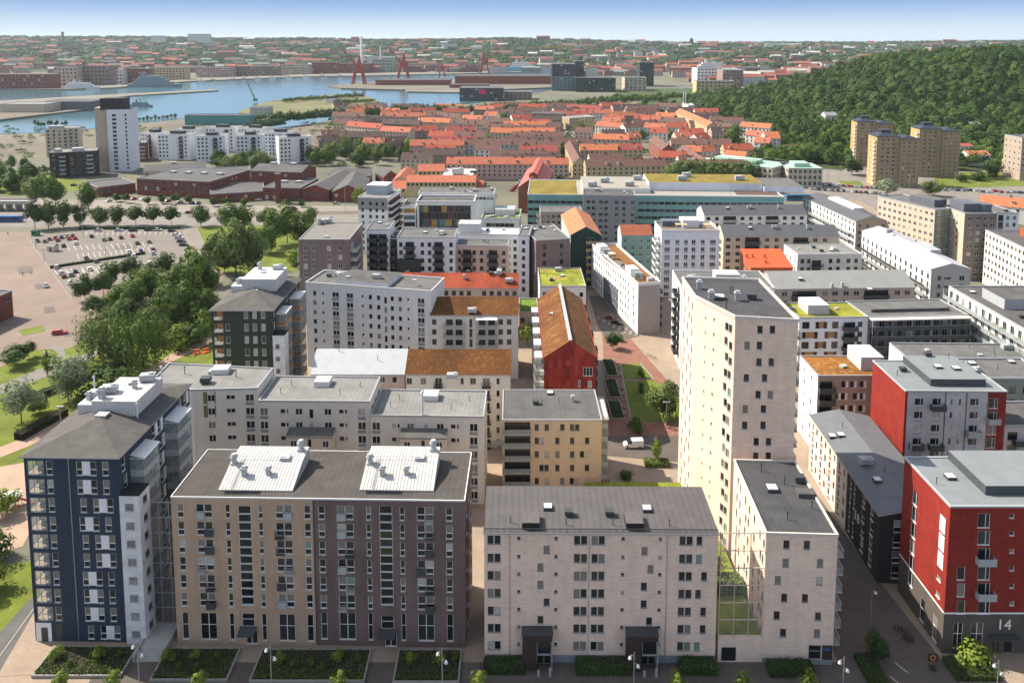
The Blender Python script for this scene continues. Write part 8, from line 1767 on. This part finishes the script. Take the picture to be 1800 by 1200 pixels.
# bus and tram
def longcar(pos, rz, L_, h, m_, lab, name, cat):
    r = thing(name, lab, cat, pos, rz); m = MB(); m.box(-L_ / 2, -1.25, .35, L_ / 2, 1.25, h); m.box(-L_ / 2 + .5, -1.0, h, L_ / 2 - .5, 1.0, h + .25); m.build('body', m_, r)
    n = int(L_ / 1.6)
    for s_ in (-1, 1):
        for k in range(n): q = MB(); x = -L_ / 2 + .5 + k * (L_ - 1) / n; q.box(x, s_ * 1.26 - .02, 1.3, x + (L_ - 1) / n - .15, s_ * 1.26 + .02, h - .4); q.build('window', CGL, r)
    for x in (-L_ * .36, L_ * .28, L_ * .38):
        for s_ in (-1, 1): obj('wheel', wheel_mesh(.48), r, (x, s_ * 1.15, .48))
longcar(at(10, 390, .06), .02, 18, 3.1, mat('bus blue', (.03, .10, .32), .35), 'blue articulated bus at the stop beside the plaza', 'bus', 'bus'); longcar(at(1402, 352, .06), .05, 15, 3.4, mat('tram blue', (.05, .16, .34), .35), 'blue and white tram beside the turquoise office', 'tram', 'tram'); longcar(at(1358, 340, .06), .05, 15, 3.4, mat('tram blue', (.05, .16, .34), .35), 'second blue tram partly behind the turquoise office', 'tram', 'tram')
# lamps
def lamp(base, h, lab, grp, two=True):
    r = thing('street_lamp', lab, 'street lamp', base, 0, grp); m = MB(); m.tube((0, 0, 0), (0, 0, h), .09, .06, 7); m.build('pole', RAIL, r)
    for sx, z in ((-1, h - .9), (1, h - 2.3)) if two else ((1, h - .3),):
        m = MB(); m.tube((0, 0, z + .2), (sx * .35, 0, z + .45), .035, .035, 5); m.tube((sx * .35, 0, z + .45), (sx * .6, 0, z + .25), .035, .035, 5); m.build('bracket', RAIL, r)
        m = MB(); m.tube((sx * .62, 0, z - .15), (sx * .62, 0, z + .12), .30, .20, 10); m.tube((sx * .62, 0, z + .12), (sx * .62, 0, z + .3), .2, .05, 10); m.build('lamp_head', WHITE, r)
for px, py in ((241, 1127), (475, 1133), (777, 1139), (1115, 1146), (1484, 1154), (1756, 1160)):
    t = atY(px, py, 111.9); lamp((t.x, 111.9, .05), t.z, 'double headed white street lamp along the front street', 'double lamps along the front street')
t = at(1530, 1096); lamp((t.x, t.y, .05), 6, 'single headed lamp in the shaded street beside the wing', None, False)
def mast(px, yb, yt, lab, grp):
    A = at(px, yb); t = atY(px, yt, A.y).z; r = thing('lamp_mast', lab, 'mast', A, 0, grp); m = MB(); m.tube((0, 0, 0), (0, 0, t), .16, .09, 7); m.build('pole', RAIL, r); m = MB(); m.box(-.9, -.25, t, .9, .25, t + .22); m.build('lamp_head', LGREY, r)
for a in ((186, 451, 407), (250, 480, 452), (146, 417, 374), (78, 459, 437), (63, 438, 425), (127, 520, 505)): mast(*a, 'tall lamp mast in the car park', 'lamp masts in the car park')
for a in ((1171, 747, 707), (237, 640, 620), (84, 660, 620), (107, 750, 715)): mast(*a, 'slim park lamp beside a path', 'park lamps')
for a in ((1597, 346, 308), (1677, 352, 305), (1720, 356, 322), (1757, 346, 320), (1327, 330, 303), (1546, 338, 312), (1476, 318, 292), (1455, 330, 300), (607, 371, 325), (1372, 337, 320), (1500, 345, 318)): mast(*a, 'tall grey overhead line mast by the tramway', 'line masts by the tramway')
# bicycles
def bike(pos, rz, lab, grp):
    r = thing('bicycle', lab, 'bicycle', pos, rz, grp)
    def wm():
        m = MB()
        for k in range(12): a, c = k / 12 * 6.283, (k + 1) / 12 * 6.283; m.tube((.33 * math.cos(a), 0, .33 * math.sin(a)), (.33 * math.cos(c), 0, .33 * math.sin(c)), .03, .03, 4, 0, False)
        return m.mesh('wheel', TYRE)
    for x in (-.52, .52): obj('wheel', cached('bw', wm), r, (x, 0, .35))
    def fm():
        m = MB(); 
        for a, c in (((-.52, 0, .35), (-.1, 0, .32)), ((-.1, 0, .32), (.35, 0, .75)), ((-.2, 0, .78), (.36, 0, .78)), ((-.1, 0, .32), (-.22, 0, .9)), ((-.52, 0, .35), (-.2, 0, .78)), ((.52, 0, .35), (.33, 0, .95)), ((.33, -.25, .97), (.33, .25, .97))): m.tube(a, c, .025, .025, 4)
        return m.mesh('frame', DARKMETAL)
    obj('frame', cached('bf', fm), r); obj('saddle', cached('bs', lambda: MB().box(-.14, -.07, 0, .12, .07, .06).mesh('saddle', TYRE)), r, (-.22, 0, .9))
for px, py in ((1576, 1106), (1582, 1109), (1588, 1112), (1594, 1121), (1598, 1127), (1592, 1124), (1602, 1129)): bike(at(px, py, .07), random.uniform(-.6, .6), 'parked bicycle in the shaded street before the red block', 'bicycles in the shaded street')
for px, py in ((1139, 626), (1145, 628), (1151, 631)): bike(at(px, py, .07), .4, 'parked bicycle on the sunny side of the square', 'bicycles on the square')
for px, py in ((1066, 846), (1070, 850)): bike(at(px, py, .07), 1.2, 'bicycle leaning by the beige stone block', 'bicycles by the beige block')
# red and orange bag seats, picnic table, benches, hut, kiosk
for px, py, lab in ((346, 622, 'orange red bean bag seat on the lawn beside the dark green block'), (362, 620, 'second orange red bean bag seat on the lawn')):
    p = at(px, py, .06); r = thing('bean_bag_seat', lab, 'seat', p, .4); m = MB(); OR = mat('orange canvas', (.55, .10, .03), .7)
    for k in range(10):
        for j in range(5):
            P = []
            for a, e_ in ((k, j), (k + 1, j), (k + 1, j + 1), (k, j + 1)): t = a / 10 * 6.283; f = e_ / 5 * 1.57; P.append((math.cos(t) * math.cos(f) * 1.3, math.sin(t) * math.cos(f) * .9, math.sin(f) * .7))
            m.poly(P)
    m.build('cushion', OR, r); m = MB(); m.box(-.9, .35, .4, .9, .85, 1.25); m.build('backrest', OR, r)
p = at(313, 607, .06); r = thing('boat_deck', 'timber deck with dark outdoor seats by the stream', 'deck', p, .5); m = MB(); m.box(-3.5, -2, 0, 3.5, 2, .3); m.build('deck', WOODM, r)
for x in (-1, .6): m = MB(); m.box(x, -.6, .3, x + 1, .4, .75); m.box(x, .3, .75, x + 1, .42, 1.2); m.build('seat', DARKMETAL, r)
for k, y in enumerate((645, 660, 683, 693, 716, 728)):
    p = at(1088 + (y - 640) * .12, y, .06); r = thing('bench', 'slatted bench along the raised beds in the square', 'bench', p, 1.45, 'benches along the raised beds'); 
    for j in range(3): m = MB(); m.box(-1.0, -.25 + j * .17, .42, 1.0, -.11 + j * .17, .46); m.build('slat', WOODM, r)
    for x in (-.8, .75): m = MB(); m.box(x, -.22, 0, x + .06, .22, .42); m.build('leg', DARKMETAL, r)
p = at(93, 441, .07); r = thing('hut', 'small beige hut with gable roof in the car park', 'hut', p, -.2); m = MB(); m.box(-2, -1.5, 0, 2, 1.5, 2.6); m.build('wall', BEI, r); m = MB(); m.poly([(-2.2, -1.8, 2.5), (2.2, -1.8, 2.5), (2.2, 0, 3.6), (-2.2, 0, 3.6)]); m.poly([(2.2, 1.8, 2.5), (-2.2, 1.8, 2.5), (-2.2, 0, 3.6), (2.2, 0, 3.6)]); m.poly([(2, -1.5, 2.6), (2, 1.5, 2.6), (2, 0, 3.5)]); m.poly([(-2, 1.5, 2.6), (-2, -1.5, 2.6), (-2, 0, 3.5)]); m.build('roof', PALE, r); m = MB(); m.box(-.5, -1.54, 0, .5, -1.5, 2); m.build('door', DARKMETAL, r)
p = at(63, 414, .07); r = thing('kiosk', 'green kiosk beside the trees at the car park corner', 'kiosk', p); m = MB(); m.box(-1.6, -1.2, 0, 1.6, 1.2, 2.6); m.build('wall', mat('kiosk green', (.03, .22, .10), .6), r); m = MB(); m.box(-1.8, -1.4, 2.6, 1.8, 1.4, 2.8); m.build('roof', DARKMETAL, r); m = MB(); m.box(-1, -1.23, 1, 1, -1.2, 2.1); m.build('window', CGL, r)
# works sign on the street
p = at(1639, 1172, .07); r = thing('street_sign', 'dark road sign with orange ring standing among small bushes', 'sign', p, -.1)
for x in (-.55, .5): m = MB(); m.box(x, -.04, 0, x + .07, .04, 1.2); m.build('leg', DARKMETAL, r)
m = MB(); m.box(-.7, -.05, 1.1, .7, .05, 2.3); m.build('board', mat('sign black', (.02, .02, .02), .6), r)
m = MB()
for k in range(16):
    a, c = k / 16 * 6.283, (k + 1) / 16 * 6.283; m.poly([(.28 * math.cos(a), -.055, 1.7 + .28 * math.sin(a)), (.48 * math.cos(a), -.055, 1.7 + .48 * math.sin(a)), (.48 * math.cos(c), -.055, 1.7 + .48 * math.sin(c)), (.28 * math.cos(c), -.055, 1.7 + .28 * math.sin(c))])
m.build('ring', mat('sign orange', (.60, .20, .03), .6), r)
tree(1639, 1176, .8, 1.3, 'deepbush', 'small dark bush at the foot of the road sign', None, 'shrub', 'shrub')
# footbridge on the right
A, B = at(1500, 352, 7), at(1592, 404, 7); r = thing('footbridge', 'curved timber footbridge ramp by the railway', 'bridge', (A.x, A.y, 0), math.atan2(B.y - A.y, B.x - A.x)); L_ = (B - A).xy.length
m = MB(); m.box(0, -1.8, 6.2, L_, 1.8, 6.6); m.build('deck', mat('weathered timber', (.25, .20, .16), .9, .2, .6), r)
for s_ in (-1, 1): m = MB(); m.box(0, s_ * 1.8 - .06, 6.6, L_, s_ * 1.8 + .06, 7.7); m.build('railing', mat('weathered timber', (.25, .2, .16)), r)
for k in range(5): m = MB(); x = 4 + k * (L_ - 8) / 4; m.box(x - .4, -1.2, 0, x + .4, 1.2, 6.2); m.build('pier', CONC, r)
# flyover on the far left
A, B = at(-60, 354, 5), at(58, 354, 5); r = thing('flyover', 'concrete road bridge at the left above the bus stop', 'bridge', (A.x, A.y, 0), math.atan2(B.y - A.y, B.x - A.x)); L_ = (B - A).xy.length
m = MB(); m.box(0, -4, 4, L_, 4, 5); m.build('deck', CONC, r)
for s_ in (-1, 1): m = MB(); m.box(0, s_ * 4 - .1, 5, L_, s_ * 4 + .1, 6); m.build('parapet', CONC, r)
for k in range(7): m = MB(); x = 3 + k * (L_ - 6) / 6; m.box(x - .4, -3, 0, x + .4, 3, 4); m.build('pier', CONC, r)
# people on the plaza
def person_mesh():
    V = [(0, 0, .95), (0, 0, 1.2), (0, 0, 1.42), (0, 0, 1.52), (0, .01, 1.66), (-.1, 0, .9), (-.13, .06, .5), (-.14, 0, .07), (.1, 0, .9), (.13, -.12, .5), (.14, -.2, .07), (-.19, 0, 1.4), (-.26, -.03, 1.15), (-.25, .08, .92), (.19, 0, 1.4), (.27, .04, 1.15), (.25, -.06, .92), (-.14, -.12, .05), (.14, -.3, .05)]
    E = [(0, 1), (1, 2), (2, 3), (3, 4), (0, 5), (5, 6), (6, 7), (0, 8), (8, 9), (9, 10), (2, 11), (11, 12), (12, 13), (2, 14), (14, 15), (15, 16), (7, 17), (10, 18)]
    R = [.14, .15, .16, .055, .1, .1, .065, .05, .1, .065, .05, .07, .05, .04, .07, .05, .04, .04, .04]
    me = D.meshes.new('body'); me.from_pydata(V, E, []); o = D.objects.new('b', me); COL.objects.link(o); sk = o.modifiers.new('s', 'SKIN'); sub = o.modifiers.new('u', 'SUBSURF'); sub.levels = 1
    for i, r_ in enumerate(R): me.skin_vertices[0].data[i].radius = (r_, r_ * .8)
    me.skin_vertices[0].data[0].use_root = True
    bpy.context.view_layer.update(); out = D.meshes.new_from_object(o.evaluated_get(bpy.context.evaluated_depsgraph_get())); D.objects.remove(o)
    out.materials.clear(); out.materials.append(mat('dark clothes', (.03, .032, .04), .9)); out.materials.append(mat('skin', (.45, .28, .2), .6)); out.materials.append(mat('blue jeans', (.05, .07, .12), .9))
    for p_ in out.polygons: c = p_.center; p_.material_index = 1 if c.z > 1.5 or (abs(c.x) > .2 and c.z < 1.0 and c.z > .8) else 2 if c.z < .9 else 0
    return out
try: PMESH = person_mesh()
except Exception: PMESH = None
if PMESH:
    for k, (px, py, lab) in enumerate(((40, 485, 'person in dark clothes walking across the plaza'), (54, 482, 'second person in dark clothes walking on the plaza'), (14, 413, 'person crossing the road near the bus stop'))):
        tag(obj('person', PMESH, None, at(px, py, .05), 1.2 + k), lab, 'person')
# playground
p = at(10, 895, .08); r = thing('play_frame', 'red climbing frame in the sandy playground', 'play equipment', p, .3); RP = mat('play red', (.5, .06, .05), .6)
for x in (0, 2.4):
    for y in (0, 2): m = MB(); m.tube((x, y, 0), (x, y, 2.6), .07, .07, 6); m.build('post', RP, r)
m = MB(); m.box(-.2, -.2, 1.4, 2.6, 2.2, 1.5); m.build('platform', WOODM, r); m = MB(); m.poly([(-.4, -.4, 2.6), (2.8, -.4, 2.6), (1.2, 1, 3.4)]); m.poly([(2.8, -.4, 2.6), (2.8, 2.4, 2.6), (1.2, 1, 3.4)]); m.poly([(2.8, 2.4, 2.6), (-.4, 2.4, 2.6), (1.2, 1, 3.4)]); m.poly([(-.4, 2.4, 2.6), (-.4, -.4, 2.6), (1.2, 1, 3.4)]); m.build('roof', WHITE, r); m = MB(); m.poly([(2.6, .6, 1.45), (2.6, 1.4, 1.45), (5, 1.4, .2), (5, .6, .2)]); m.poly([(2.6, .6, 1.4), (5, .6, .15), (5, 1.4, .15), (2.6, 1.4, 1.4)]); m.build('slide', RP, r)
# ================================================================== haze
m = MB(); m.box(-15000, -900, -1, 15000, 17000, 140)
hz = m.mesh('haze', []); hm = D.materials.new('haze air'); hm.use_nodes = True; n = hm.node_tree; n.nodes.remove(n.nodes['Principled BSDF']); pv = n.nodes.new('ShaderNodeVolumePrincipled')
pv.inputs['Color'].default_value = (.72, .87, 1.0, 1); pv.inputs['Density'].default_value = HAZE; pv.inputs['Anisotropy'].default_value = 0.2
n.links.new(pv.outputs[0], n.nodes['Material Output'].inputs['Volume']); hz.materials.append(hm); obj('haze', hz, kind='stuff')
